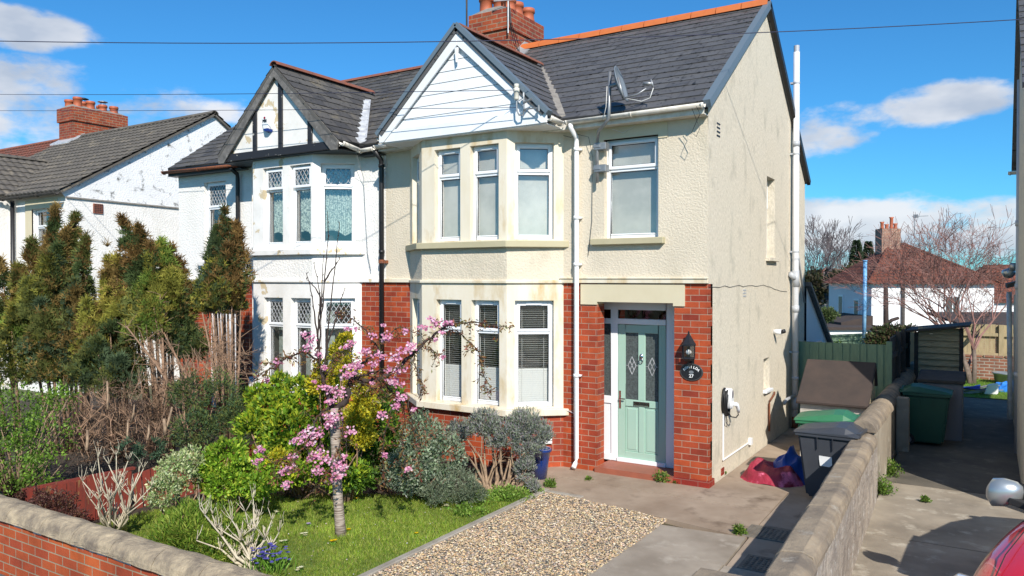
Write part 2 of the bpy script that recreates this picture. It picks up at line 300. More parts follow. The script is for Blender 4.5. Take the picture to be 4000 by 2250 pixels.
K['blockwall']=mat('rough_block_wall',(.40,.34,.28),.95,(.24,.205,.175),3,1.0,14,.045,c3=(.52,.49,.45),c3thr=(.56,.68),c3scale=9,bdetail=8)
K['fence_g']=mat('green_fence_paint',(.19,.28,.18),.8,(.15,.23,.15),5,.2,40,.004,stretch=(6,6,1))
K['fence_red']=mat('rotten_red_fence',(.24,.035,.02),.75,(.15,.03,.02),6,.3,40,.004,c3=(.28,.20,.07),c3thr=(.6,.7),c3scale=4,stretch=(3,3,.6))
K['fence_n']=mat('pale_softwood',(.42,.34,.20),.8,(.34,.27,.15),4,.2,40,.004,stretch=(5,5,1))
K['shedw']=mat('weathered_shiplap',(.46,.40,.25),.85,(.30,.26,.17),5,.3,40,.004,stretch=(1,1,6),c3=(.10,.08,.05),c3thr=(.62,.72),c3scale=7)
K['darkwood']=mat('dark_timber',(.07,.062,.055),.85,(.045,.04,.036),6,.3,50,.004)
K['felt']=mat('brown_roof_felt',(.062,.044,.037),.95,(.045,.034,.030),3,.4,120,.003)
K['boxwood']=mat('whitewashed_boards',(.52,.49,.44),.8,(.40,.37,.32),5,.2,40,.004)
K['bin_g']=mat('green_bin_plastic',(.035,.17,.075),.42,(.03,.15,.065),3)
K['bin_gd']=mat('dark_green_bin_plastic',(.018,.085,.048),.45,(.015,.075,.042),3)
K['bin_b']=mat('black_bin_plastic',(.05,.055,.065),.42,(.042,.046,.055),4)
K['rubber']=mat('rubber',(.02,.02,.02),.8)
K['greyplastic']=mat('grey_storage_plastic',(.20,.19,.20),.6)
K['paper']=mat('white_label',(.8,.8,.78),.6)
K['pink']=mat('red_woven_bag',(.33,.018,.045),.6,(.24,.015,.035),5,.6,14,.03,c3=(.78,.16,.28),c3thr=(.54,.60),c3scale=2.6)
K['bluebag']=mat('blue_woven_bag',(.015,.06,.33),.45,(.01,.04,.22),6,.4,25,.01)
K['bluetarp']=mat('blue_tarp',(.03,.22,.65),.5,(.02,.15,.5),8,.5,20,.01)
K['carred']=mat('red_car_paint',(.62,.010,.018),.28,coat=1,spec=.5)
K['carglass']=mat('car_glass',(.02,.025,.03),.05,spec=.8)
K['carsilver']=mat('silver_mirror_shell',(.42,.45,.45),.3,metal=.6,coat=.6)
K['lens']=mat('lamp_lens',(.6,.62,.65),.1,coat=1)
K['potblue']=mat('blue_glazed_pot',(.008,.03,.16),.18,coat=.7)
K['iron']=mat('manhole_iron',(.20,.175,.14),.75,(.12,.105,.085),8,.3,60,.003)
K['chargew']=mat('charger_white',(.82,.82,.82),.25,coat=.4)
K['bark']=mat('dark_bark',(.055,.035,.028),.85,(.03,.02,.018),14,.4,60,.004)
K['deadwood']=mat('bleached_dead_wood',(.56,.50,.38),.8,(.40,.35,.25),10,.3,60,.004)
K['brownstem']=mat('brown_stems',(.33,.20,.125),.85,(.20,.13,.085),10,.3,60,.004)
K['lavwood']=mat('peeling_tan_wood',(.36,.25,.16),.85,(.17,.115,.075),14,.4,60,.004)
K['twig']=mat('winter_twig',(.27,.13,.11),.9,(.17,.10,.085),5)
K['twig_far']=mat('far_winter_twig',(.17,.14,.145),.95,(.12,.10,.10),1)
K['leaf']=leafmat('leaf'); K['petal']=leafmat('petal',.6,.45,.2); K['needle']=leafmat('needle',.75,.2,.12); K['bark2']=mat('grey_brown_bark',(.21,.16,.125),.9,(.12,.09,.07),9,.4,50,.006); K['rtile_far']=brickmat('weathered_red_tiles',(.24,.075,.045),(.15,.05,.035),(.05,.03,.025),bw=.34,bh=.33,ms=.03,rough=.9,bump=.4,c3=(.15,.12,.09)); K['pebble']=leafmat('pebble',.7,0,.3); K['blade']=leafmat('grass_blade',.55,.4,.2)
# cherry bark: silvery rings
m=bpy.data.materials.new('ringed_cherry_bark'); m.use_nodes=True; t=m.node_tree; p=t.nodes['Principled BSDF']; p.inputs['Roughness'].default_value=.55
tc=N(t,'ShaderNodeTexCoord'); mp_=N(t,'ShaderNodeMapping'); mp_.inputs['Scale'].default_value=(5,5,78); nn=N(t,'ShaderNodeTexNoise'); nn.inputs['Scale'].default_value=1.6; nn.inputs['Detail'].default_value=5
t.links.new(tc.outputs['Object'],mp_.inputs[0]); t.links.new(mp_.outputs[0],nn.inputs['Vector']); cr_=N(t,'ShaderNodeValToRGB'); cr_.color_ramp.elements[0].position=.38; cr_.color_ramp.elements[1].position=.62
cr_.color_ramp.elements[0].color=(.16,.12,.095,1); cr_.color_ramp.elements[1].color=(.42,.36,.30,1); t.links.new(nn.outputs[0],cr_.inputs[0]); t.links.new(cr_.outputs[0],p.inputs['Base Color'])
bp_=N(t,'ShaderNodeBump'); bp_.inputs['Strength'].default_value=.5; bp_.inputs['Distance'].default_value=.006; t.links.new(nn.outputs[0],bp_.inputs['Height']); t.links.new(bp_.outputs[0],p.inputs['Normal']); K['cherrybark']=m
# lattice obscured glass etc. handled by geometry
# ------------------------------------------------------------------ windows, roofs
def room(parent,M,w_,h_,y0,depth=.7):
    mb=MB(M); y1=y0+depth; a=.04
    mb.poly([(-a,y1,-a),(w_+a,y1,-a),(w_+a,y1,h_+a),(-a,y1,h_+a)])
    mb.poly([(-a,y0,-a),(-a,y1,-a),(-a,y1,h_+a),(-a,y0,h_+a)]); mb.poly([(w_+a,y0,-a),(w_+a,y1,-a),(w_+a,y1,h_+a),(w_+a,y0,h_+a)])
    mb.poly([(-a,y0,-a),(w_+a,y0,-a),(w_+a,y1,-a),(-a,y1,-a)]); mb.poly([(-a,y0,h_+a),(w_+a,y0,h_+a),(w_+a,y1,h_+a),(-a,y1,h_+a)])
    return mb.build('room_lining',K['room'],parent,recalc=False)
def window(parent,M,w_,h_,tr,inset=.09,fill='blind',glass='glass',frame_m='upvc',lead=False,open_top=0.0):
    """frame with a top light above a transom and a tall lower light"""
    y=inset; f=.055
    mb=MB(M)
    mb.box(0,y,0,f,y+.07,h_); mb.box(w_-f,y,0,w_,y+.07,h_); mb.box(f,y,0,w_-f,y+.07,f); mb.box(f,y,h_-f,w_-f,y+.07,h_); mb.box(f,y,tr-.03,w_-f,y+.07,tr+.03)
    mb.box(f+.01,y-.012,f-.005,w_-f-.01,y+.005,f+.012)
    win=mb.build('window',K[frame_m],parent,bevel=.006)
    s=MB(M); q=.042; a=.004; yy=y-.018
    x0,x1,z0,z1=f-.02,w_-f+.02,tr+.012,h_-f+.02
    if open_top: yy-=open_top
    s.box(x0,yy,z0,x0+q,yy+.06,z1); s.box(x1-q,yy,z0,x1,yy+.06,z1); s.box(x0+q,yy,z0,x1-q,yy+.06,z0+q); s.box(x0+q,yy,z1-q,x1-q,yy+.06,z1)
    s.build('opening_sash',K[frame_m],win,bevel=.005)
    if not lead:
        v=MB(M); v.box(w_*.3,yy-.014,z1-.03,w_*.7,yy-.001,z1-.012); v.build('trickle_vent',K['upvc'],win)
    g=MB(M); g.box(x0+q-.005,yy+.025,z0+q-.005,x1-q+.005,yy+.031,z1-q+.005); g.build('pane',K[glass],win)
    g=MB(M); g.box(f-.005,y+.03,f-.005,w_-f+.005,y+.036,tr-.025); g.build('pane',K[glass],win)
    b=MB(M); e=.012; 
    for (a0,a1,c0,c1,yz) in ((x0+q,x1-q,z0+q,z1-q,yy+.022),(f,w_-f,f,tr-.03,y+.027)):
        b.box(a0,yz,c0,a0+.008,yz+.02,c1); b.box(a1-.008,yz,c0,a1,yz+.02,c1); b.box(a0,yz,c0,a1,yz+.02,c0+.008); b.box(a0,yz,c1-.008,a1,yz+.02,c1)
    b.build('gasket',K['black'],win)
    if lead:
        l=MB(M); a0,a1,c0,c1=x0+q,x1-q,z0+q,z1-q; W=a1-a0; H=c1-c0; nx=max(2,round(W/.085)); sx=W/nx; sz=sx*1.5
        yz=yy+.016
        def clip(p,d):  # clip the line to the light
            t0,t1=-1e9,1e9
            for pc,dc,lo,hi in ((p[0],d[0],a0,a1),(p[1],d[1],c0,c1)):
                u,v=(lo-pc)/dc,(hi-pc)/dc
                t0=max(t0,min(u,v)); t1=min(t1,max(u,v))
            return (t0,t1) if t1-t0>.004 else None
        for k in range(-30,60):
            for sg in (1,-1):
                p=(a0+k*sx,c0); d=(sx*sg,sz); c=clip(p,d)
                if c: l.beam((p[0]+d[0]*c[0],yz,p[1]+d[1]*c[0]),(p[0]+d[0]*c[1],yz,p[1]+d[1]*c[1]),.008,.006,(0,1,0))
        l.build('lead_lattice',K['leadw'],win)
    rng=random.Random(int(w_*1000+h_*77)+len(fill))
    if fill=='blind':
        c=MB(M); c.box(.02,y+.10,.03,w_-.02,y+.106,h_-.02); c.build('roller_blind',K['blind'],win)
    elif fill=='venetian':
        c=MB(M); n=int((h_-.10)/.032)
        for i in range(n):
            z=.05+i*.032; lo=z<h_*.36
            t=.014; dy=.012 if not lo else .003; dz=-.0045 if not lo else .016
            c.hexa([(.03,y+.10-dy,z-dz),(w_-.03,y+.10-dy,z-dz),(w_-.03,y+.10+dy,z+dz),(.03,y+.10+dy,z+dz)],[(.03,y+.10-dy,z-dz+.002),(w_-.03,y+.10-dy,z-dz+.002),(w_-.03,y+.10+dy,z+dz+.002),(.03,y+.10+dy,z+dz+.002)])
        c.box(.12,y+.085,.05,.124,y+.087,h_-.05); c.box(w_-.124,y+.085,.05,w_-.12,y+.087,h_-.05)
        c.build('venetian_blind',K['slat'],win)
    elif fill=='lace':
        c=MB(M)
        def fn(u,v,k=rng.random()*6):
            x=.05+u*(w_-.12); z0_=.16+.10*abs(math.sin(u*3.1+k*.2)); z=z0_+v*(h_-.10-z0_)
            return (x,y+.14+.018*math.sin(u*w_*70+k)+.006*math.sin(z*25+u*9),z)
        c.grid(fn,40,24); c.build('lace_curtain',K['lace'],win,smooth=True,recalc=False)
    elif fill=='net':
        c=MB(M); c.grid(lambda u,v:(.03+u*(w_-.06),y+.14+.012*math.sin(u*w_*60),.04+v*(h_*.9-.04)),40,2); c.build('net_curtain',K['curtain'],win,smooth=True,recalc=False)
    elif fill=='side':
        c=MB(M); c.grid(lambda u,v:(.07+u*w_*.22,y+.2+.014*math.sin(u*40),.06+v*(h_-.12)),16,2); c.build('curtain',K['curtain'],win,smooth=True,recalc=False)
    room(win,M,w_,h_,y+.07,.5)
    return win
def slates(mb,e0,e1,up,L,c=.205,lift=.017,jit=0,seed=1):
    """courses of slates laid from the eave line e0-e1 up the slope"""
    e0=Vector(e0);e1=Vector(e1);up=Vector(up).normalized(); nrm=(e1-e0).cross(up).normalized()
    if nrm.z<0: nrm=-nrm
    n=int(math.ceil(L/c)); rr=random.Random(seed); W=(e1-e0).length; ns=max(1,int(W/.30)) if jit else 1
    for i in range(n):
        for k in range(ns):
            s0=k/ns; s1=(k+1)/ns
            if jit:
                off=(.5/ns if i%2 else 0); s0=min(1,s0+off) if k else 0; s1=min(1,s1+off) if k<ns-1 else 1
                if s1-s0<1e-4: continue
            j0=rr.uniform(-1,1)*jit*.0045; dl=rr.uniform(-1,1)*jit*.006
            g_=.0025/W*(1 if jit else 0); s0+=g_; s1-=g_
            a=e0.lerp(e1,s0)+up*(i*c+dl)+nrm*(lift+j0); b=e0.lerp(e1,s1)+up*(i*c+dl)+nrm*(lift+rr.uniform(-1,1)*jit*.0045)
            t=min((i+1)*c+.004,L)
            d_=e0.lerp(e1,s0)+up*t+nrm*.003; c_=e0.lerp(e1,s1)+up*t+nrm*.003
            a2=e0.lerp(e1,s0)+up*(i*c+dl)-nrm*.004; b2=e0.lerp(e1,s1)+up*(i*c+dl)-nrm*.004
            mb.add([a,b,c_,d_,a2,b2],[(0,1,2,3),(4,5,1,0)])
    th=.05
    a=e0-nrm*.006;b=e1-nrm*.006;c_=e1+up*L-nrm*.006;d_=e0+up*L-nrm*.006
    mb.hexa([p-nrm*th for p in (a,b,c_,d_)],[a,b,c_,d_])
def ridge_run(mb,p0,p1,r=.11,seg=.42,drop=35,rise=.02,gap=.006):
    p0=Vector(p0);p1=Vector(p1); L=(p1-p0).length; d=(p1-p0)/L; side=d.cross(Vector((0,0,1))).normalized(); n=max(1,round(L/seg))
    for i in range(n):
        a=p0+d*(i*L/n+gap); b=p0+d*((i+1)*L/n-gap); a_=math.radians(drop); k=7
        for rr_,aa,bb in ((r,a,b),):
            ring=lambda c,q:[c+side*math.sin(-math.radians(90-drop+18)+2*math.radians(90-drop+18)*j/(k-1))*q+Vector((0,0,1))*(math.cos(-math.radians(90-drop+18)+2*math.radians(90-drop+18)*j/(k-1))*q-r+rise+.035) for j in range(k)]
            o1,o2=ring(aa,rr_),ring(bb,rr_*1.0); i1,i2=ring(aa,rr_-.018),ring(bb,rr_-.018)
            vs=o1+o2+i1+i2
            fs=[(j,j+1,k+j+1,k+j) for j in range(k-1)]+[(2*k+j,3*k+j,3*k+j+1,2*k+j+1) for j in range(k-1)]
            fs+=[(j,2*k+j,2*k+j+1,j+1) for j in range(k-1)]+[(k+j,k+j+1,3*k+j+1,3*k+j) for j in range(k-1)]+[(0,k,3*k,2*k),(k-1,3*k-1,4*k-1,2*k-1)]
            mb.add(vs,fs)
def gutter(mb,p0,p1,r=.055,n=9):
    p0=Vector(p0);p1=Vector(p1); d=(p1-p0).normalized(); s=d.cross(Vector((0,0,1))).normalized()
    vs=[]
    for c in (p0,p1):
        for rr_ in (r,r-.006): vs+=[c+s*math.cos(math.pi+math.pi*j/(n-1))*rr_+Vector((0,0,1))*math.sin(math.pi+math.pi*j/(n-1))*rr_ for j in range(n)]
    fs=[(j,j+1,2*n+j+1,2*n+j) for j in range(n-1)]+[(n+j,3*n+j,3*n+j+1,n+j+1) for j in range(n-1)]+[(0,2*n,3*n,n),(n-1,2*n-1,4*n-1,3*n-1)]
    fs+=[(j,n+j,n+j+1,j+1) for j in range(n-1)]+[(2*n+j,2*n+j+1,3*n+j+1,3*n+j) for j in range(n-1)]
    mb.add(vs,fs)
    L=(p1-p0).length; k=max(1,int(L/.8))
    for i in range(k+1):
        c=p0+d*(.03+(L-.06)*i/k); 
        mb.tube([c+s*math.cos(math.pi+math.pi*j/8)*(r+.006)+Vector((0,0,1))*math.sin(math.pi+math.pi*j/8)*(r+.006) for j in range(9)],.009,5)
def chimney(parent,x0,x1,y0,y1,zb,zt,band,pots,m='brick_chim',plinth=.035,flash=None):
    mb=MB(); mb.box(x0,y0,zb,x1,y1,band); mb.box(x0-plinth,y0-plinth,band,x1+plinth,y1+plinth,zt)
    ch=mb.build('chimney',K[m],parent)
    f=MB(); cx_,cy_=(x0+x1)/2,(y0+y1)/2
    f.hexa([(x0-.02,y0-.02,zt),(x1+.02,y0-.02,zt),(x1+.02,y1+.02,zt),(x0-.02,y1+.02,zt)],[(cx_-.16,y0+.12,zt+.13),(cx_+.16,y0+.12,zt+.13),(cx_+.16,y1-.12,zt+.13),(cx_-.16,y1-.12,zt+.13)])
    f.build('flaunching',K['mortar'],ch)
    for i,(px_,py_,h_,cowl) in enumerate(pots):
        p=MB(); p.lathe([(.15,0),(.14,.05),(.13,.08),(.125,h_-.09),(.145,h_-.08),(.15,h_-.03),(.14,h_-.02),(.143,h_),(.12,h_),(.11,h_-.1)],(px_,py_,zt+.03),18)
        po=p.build('chimney_pot',K['pot'],ch,smooth=True)
        if cowl:
            c=MB(); z=zt+.03+h_; c.lathe([(.09,0),(.09,.03)],(px_,py_,z-.01),14)
            for j in range(6): a=j*math.pi/3; c.box(px_+math.cos(a)*.075-.006,py_+math.sin(a)*.075-.006,z,px_+math.cos(a)*.075+.006,py_+math.sin(a)*.075+.006,z+.1)
            c.lathe([(0,.10),(.16,.10),(.155,.115),(.05,.15),(0,.155)],(px_,py_,z),18); c.build('cowl',K['galv'] if cowl==2 else K['black'],po)
    return ch
def alfa(u,v): return u
# ------------------------------------------------------------------ ground and paving
def hz(x,y):
    t=min(1,max(0,(y-18)/22)); return -.05-2.7*t*t*(3-2*t)
g=MB(); xs=[-220,-120,-60,-40,-30,-20,-12,-6,0,4,10,20,40,60,120,220]; ys=[-60,-30,-14,-5,0,5,10,15,18,20,22,24,26,28,30,33,36,40,50,70,100,160,300,700]
g.add([(x,y,hz(x,y)) for y in ys for x in xs],[(j*len(xs)+i,j*len(xs)+i+1,(j+1)*len(xs)+i+1,(j+1)*len(xs)+i) for j in range(len(ys)-1) for i in range(len(xs)-1)])
tag(g.build('ground',K['farland'],smooth=True),kind='structure')
def sheet(name,pts,z,m,th=.0):
    mb=MB()
    if th:
        n=len(pts); mb.add([(x,y,z-th) for x,y in pts]+[(x,y,z) for x,y in pts],[list(range(n)),list(range(2*n-1,n-1,-1))]+[(i,(i+1)%n,(i+1)%n+n,i+n) for i in range(n)])
    else: mb.poly([(x,y,z) for x,y in pts])
    return tag(mb.build(name,K[m]),kind='structure')
sheet('road',[(-60,-30),(30,-30),(30,-8.6),(-60,-8.6)],-.14,'tarmac',.05)
sheet('pavement',[(-60,-8.48),(30,-8.48),(30,-6.36),(-60,-6.36)],-.02,'tarmac',.2)
mb=MB()
for i in range(90): mb.box(-60+i,-8.6,-.2,-60+i+.985,-8.482,-.016)
tag(mb.build('kerb',K['kerb'],bevel=.012),kind='structure')
sheet('garden_soil',[(-15.6,-6.1),(-1.78,-6.1),(-1.78,0.4),(-15.6,.4)],-.016,'soil')
# lawn, gently uneven
mb=MB()
LAWN=[(-5.45,-5.9),(-1.80,-5.95),(-1.80,-1.75),(-2.3,-2.0),(-2.9,-2.3),(-3.8,-2.75),(-4.6,-3.3),(-5.2,-4.4)]
mb.poly([(x,y,.0) for x,y in LAWN]); tag(mb.build('lawn',K['grassg']),kind='structure')
mb=MB(); mb.box(-1.78,-6.1,-.06,-1.70,-1.22,.035); mb.box(-1.70,-1.30,-.06,-1.2,-1.22,.02); tag(mb.build('concrete_edging',K['kerb'],bevel=.008),kind='structure')
sheet('gravel_bed',[(-1.70,-6.1),(0.02,-6.1),(.02,-1.68),(-.6,-1.42),(-1.70,-1.30)],.004,'kerb')
# driveway slabs with open joints
def slab(name,pts,z,m,th=.1): return sheet(name,pts,z,m,th)
slab('driveway_slab',[(.0,-6.1),(1.02,-6.1),(.99,-2.62),(.0,-2.62)],.018,'concrete')
slab('driveway_slab',[(.0,-2.605),(1.0,-2.605),(.96,-1.70),(-.02,-1.78)],.014,'concrete')
slab('driveway_slab',[(1.03,-6.1),(2.0,-6.1),(1.98,-2.62),(1.005,-2.62)],.015,'concrete')
slab('driveway_slab',[(1.02,-2.605),(1.98,-2.605),(1.95,-1.2),(.975,-1.2)],.011,'apron')
slab('front_path',[(-2.35,-1.29),(-.6,-1.41),(.96,-1.69),(.96,-.62),(-2.3,-.55)],.008,'apron')
slab('front_path',[(.975,-1.185),(1.95,-1.185),(1.9,.3),(.97,.3)],.012,'apron')
slab('front_path',[(-2.3,-.54),(.955,-.61),(.955,.3),(-2.3,.3)],.012,'apron')
slab('side_path',[(.02,.31),(1.9,.31),(1.85,8),(.02,8)],.008,'apron')
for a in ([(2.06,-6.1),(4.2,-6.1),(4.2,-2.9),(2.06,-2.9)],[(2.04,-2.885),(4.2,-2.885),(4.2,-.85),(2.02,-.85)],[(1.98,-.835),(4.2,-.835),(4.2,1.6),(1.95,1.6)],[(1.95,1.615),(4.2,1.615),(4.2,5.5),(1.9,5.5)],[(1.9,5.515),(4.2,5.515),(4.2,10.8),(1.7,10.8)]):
    slab('neighbour_driveway',a,.006+random.Random(int(a[0][1]*10)).uniform(-.004,.006),'concrete2' if a[0][1]<1.6 else 'concrete2_shade')  # rear slabs, where the house shadow falls, get the shade-darkened colour
sheet('back_lawn',[(1.0,10.85),(9,10.85),(9,18),(1.0,18)],.01,'grassg')
# ------------------------------------------------------------------ number 27: cream house
H=thing('cream_semi_detached_house','cream rendered semi with red brick ground floor, sage door and white boarded gable','house',(0,0,0))
XP=-5.56
def bay(parent,XL,XR,s,d,zs,style,ops_f_lo,ops_f_up,mats,fills,lead=False):
    """canted bay: two splayed cheeks and a front, two storeys"""
    A=(XL,0);B=(XL+s,-d);C=(XR-s,-d);D=(XR,0); L=math.hypot(s,d)
    sides=[(A,B,[(L*.22,L*.80)],[(L*.22,L*.80)]),(B,C,ops_f_lo,ops_f_up),(C,D,[style['cl']],[style['cu']])]
    lo0,lo1,up0,up1=zs['lo0'],zs['lo1'],zs['up0'],zs['up1']
    st_lo=MB();st_up=MB();ro=MB();br=MB()
    wins=[]
    for k,(P,Q,ol,ou) in enumerate(sides):
        u=(Q[0]-P[0],Q[1]-P[1],0); W=math.hypot(u[0],u[1]); M=frame((P[0],P[1],0),u)
        for mb_ in (st_lo,st_up,ro,br): mb_.M=M
        wall(br,W,-.05,zs['sill0'],(),0); wall(st_lo,W,zs['sill0'],zs['band0'],[(a,b,lo0,lo1) for a,b in ol],.13)
        wall(ro,W,zs['band0'],zs['sill1'],(),0); wall(st_up,W,zs['sill1'],zs['top'],[(a,b,up0,up1) for a,b in ou],.13)
        for a,b in ol: wins.append((M@Matrix.Translation((a,0,lo0)),b-a,lo1-lo0,zs['tr_lo']-lo0,'lo',k))
        for a,b in ou: wins.append((M@Matrix.Translation((a,0,up0)),b-a,up1-up0,zs['tr_up']-up0,'up',k))
    br.build('bay_brick_base',K[mats['brick']],parent); st_lo.build('bay_stone_surround',K[mats['stone_lo']],parent); ro.build('bay_rendered_panel',K[mats['rough']],parent); st_up.build('bay_stone_surround',K[mats['stone_up']],parent)
    def ring(z0,z1,p,name,m,slope=0):
        mb=MB(); n=Vector((d,s)).normalized()
        o=[(XL-.04,0.02),(XL-.04,-p*.0-.0),(XL+s-p*.45,-d-p),(XR-s+p*.45,-d-p),(XR+.04,0),(XR+.04,.02)]
        o=[(XL-p*1.0,.02),(XL-p*1.0,-.01),(XL+s-p*.45,-d-p),(XR-s+p*.45,-d-p),(XR+p*1.0,-.01),(XR+p*1.0,.02)]
        n_=len(o); mb.add([(x,y,z0) for x,y in o]+[(x,y,z1-(slope if 1<i<4 else 0)) for i,(x,y) in enumerate(o)],[list(range(n_)),list(range(2*n_-1,n_-1,-1))]+[(i,(i+1)%n_,(i+1)%n_+n_,i+n_) for i in range(n_)])
        return mb.build(name,K[m],parent,bevel=.008)
    ring(zs['sill0']-.0,zs['sill0']+.10,.09,'bay_sill',mats['sill0']); ring(zs['sill1']-.085,zs['sill1']+.012,.09,'bay_sill',mats['sill1'])
    ring(zs['band0'],zs['band0']+.05,.035,'bay_string_course',mats['band']); 
    for (M,a,h_,tr,fl,k) in wins:
        f=fills[fl]; 
        window(parent,M,a,h_,tr,fill=f,lead=lead,open_top=(.03 if lead and k==1 and fl=='up' else 0))
Z27=dict(sill0=.77,lo0=.89,lo1=2.45,tr_lo=1.98,band0=2.70,sill1=3.31,up0=3.345,up1=4.75,tr_up=4.32,top=4.99)
bay(H,-5.04,-2.15,.66,.51,Z27,dict(cl=(.12,.69),cu=(.12,.69)),[(.28,.76),(.94,1.44)],[(.25,.74),(.92,1.43)],
    dict(brick='brick',stone_lo='stone',rough='cream',stone_up='stone',sill0='stone',sill1='stone2',band='stone'),dict(lo='venetian',up='blind'))
# front wall
fw=MB(frame((0,0,0),(1,0,0)))
wall(fw,-5.04,2.77,5.0,(),0,x0=XP); fw.build('rendered_front_wall',K['cream'],H,recalc=False); fw=MB(frame((0,0,0),(1,0,0)))
wall(fw,0,2.77,5.0,[(-1.50,-.69,3.335,4.73)],.13,x0=-2.15)
fw.build('rendered_front_wall',K['cream'],H,recalc=False)
bw=MB(frame((0,0,0),(1,0,0))); wall(bw,-5.04,-.05,2.72,(),0,x0=XP); bw.build('brick_wall',K['brick'],H,recalc=False); bw=MB(frame((0,0,0),(1,0,0))); wall(bw,-1.60,-.05,2.72,(),0,x0=-2.15)
bw.box(-1.88,.001,-.05,-1.60,.225,2.40)
bw.build('brick_wall',K['brick'],H)
# right pier with toothed quoins on the side
pr=MB(); pr.box(-.46,0,.10,0.0,.20,2.70)
for i in range(31):
    z=.10+i*.085
    if z>2.62: break
    long_=(i//3)%2==0
    pr.box(-.02,-.001,z+.003,.024,.115 if long_ else .055,z+.082)
pr.build('brick_pier',K['brick'],H)
pl=MB(); pl.box(-.47,-.03,-.05,.035,.2,.10); pl.build('brick_plinth',K['brick_dark'],H)
li=MB(); li.box(-1.86,-.022,2.44,-.31,.2,2.69); li.box(-1.86,-.022,2.40,-1.60,.2,2.44); li.box(-.47,-.022,2.40,-.31,.2,2.44)
li.build('door_lintel',K['lintel'],H)
sc=MB(); sc.box(XP,-.045,2.705,-5.0,.01,2.77); sc.build('string_course',K['stone'],H,bevel=.005); sc=MB(); sc.box(-2.19,-.045,2.705,.012,.01,2.77); sc.box(-2.19,-.06,2.765,.014,.01,2.785)
sc.build('string_course',K['stone'],H,bevel=.005)
ul=MB(); ul.box(-1.64,-.012,4.73,-.56,.1,4.97); ul.box(-.69,-.0125,4.68,-.56,.1,4.73); ul.box(-1.64,-.0125,4.68,-1.50,.1,4.73); ul.build('window_lintel',K['lintel'],H)
us=MB(); us.box(-1.68,-.09,3.245,-.59,.02,3.335); us.build('window_sill',K['stone2'],H,bevel=.008)
window(H,frame((-1.50,0,3.335),(1,0,0)),.81,1.395,.97,fill='blind')
# porch recess
pc=MB(); pc.poly([(-1.88,.45,-.05),(-.40,.45,-.05),(-.40,.45,.06),(-1.88,.45,.06)]); pc.poly([(-1.88,.0,0),(-1.88,.45,0),(-1.88,.45,2.45),(-1.88,0,2.45)]); pc.poly([(-.455,.2,0),(-.455,.46,0),(-.455,.46,2.45),(-.455,.2,2.45)])
pc.poly([(-1.88,0,2.445),(-.4,0,2.445),(-.4,.5,2.445),(-1.88,.5,2.445)]); pc.build('porch_reveal',K['brick_dark'],H,recalc=False)
st=MB(); st.box(-1.63,-.05,-.05,-.462,.455,.085); st.build('door_step',K['step'],H,bevel=.01)
df=MB(frame((-1.87,.45,.085),(1,0,0))); W=1.415; Hh=2.36
sx0,sx1,dx0,dx1=.10,.30,.375,1.125
df.box(0,0,0,.07,.08,Hh); df.box(.275,0,0,dx0,.08,Hh); df.box(dx1,0,0,W,.08,Hh); df.box(.07,0,Hh-.13,.275,.08,Hh); df.box(dx0,0,Hh-.13,dx1,.08,Hh)
df.box(dx0,0,2.02,dx1,.08,2.10); df.box(.07,0,2.02,.275,.08,2.10); df.box(dx0,-.02,0,dx1,.08,.06); df.box(.07,-.004,0,.275,.08,.10); df.box(.07,0,.84,.275,.08,.95)
df.box(.085,.02,.10,.275,.05,.84)
dfo=df.build('door_frame',K['upvc'],H,bevel=.006)
g=MB(frame((-1.87,.45,.085),(1,0,0))); g.box(.06,.03,.95,.28,.04,2.02); g.build('side_light',K['glass_ob'],dfo)
g=MB(frame((-1.87,.45,.085),(1,0,0))); g.box(.06,.03,2.10,.28,.04,2.24); g.build('side_light',K['glass_dk'],dfo)
g=MB(frame((-1.87,.45,.085),(1,0,0))); g.box(dx0-.01,.03,2.10,dx1+.01,.04,2.24); g.build('fan_light',K['glass_dk'],dfo)
M=frame((-1.87+dx0+.005,.465,.085+.06),(1,0,0)); w_=.74; h_=1.955
d=MB(M); st_=.115; mid=.37; mw=.055; gz=.86
d.box(0,0,0,st_,.045,h_); d.box(w_-st_,0,0,w_,.045,h_); d.box(st_,0,0,w_-st_,.045,.10); d.box(st_,0,gz-.10,w_-st_,.045,gz); d.box(st_,0,h_-.12,w_-st_,.045,h_); d.box(mid-mw,0,gz,mid+mw,.045,h_-.12); d.box(mid-.045,0,.10,mid+.045,.045,gz-.10)
for a,b in ((st_,mid-.045),(mid+.045,w_-st_)): d.box(a,.016,.10,b,.04,gz-.10); d.box(a+.03,.008,.13,b-.03,.02,gz-.13)
door=d.build('front_door',K['door'],H,bevel=.006)
for a,b in ((st_,mid-mw),(mid+mw,w_-st_)):
    g=MB(M); g.box(a-.004,.02,gz-.004,b+.004,.03,h_-.116); pn=g.build('glass_panel',K['glass_ob'],door)
    l=MB(M); c=(a+b)/2; zc=gz+(h_-.12-gz)*.51; y=.016; t=.007
    l.beam((c,y,gz+.02),(c,y,zc-.13),t,t); l.beam((c,y,zc+.13),(c,y,h_-.18),t,t)
    D_=[(c,zc+.13),(c+.062,zc),(c,zc-.13),(c-.062,zc)]
    for i in range(4): p,q=D_[i],D_[(i+1)%4]; l.beam((p[0],y,p[1]),(q[0],y,q[1]),t,t,(0,1,0))
    for i in range(2):
        p=((D_[i][0]+D_[(i+1)%4][0])/2,(D_[i][1]+D_[(i+1)%4][1])/2); q=((D_[i+2][0]+D_[(i+3)%4][0])/2,(D_[i+2][1]+D_[(i+3)%4][1])/2); l.beam((p[0],y,p[1]),(q[0],y,q[1]),t*.8,t*.8,(0,1,0))
    l.beam((a,y,zc),(c-.062,y,zc),t*.7,t*.7); l.beam((c+.062,y,zc),(b,y,zc),t*.7,t*.7)
    l.build('lead_diamond',K['leadw'],pn)
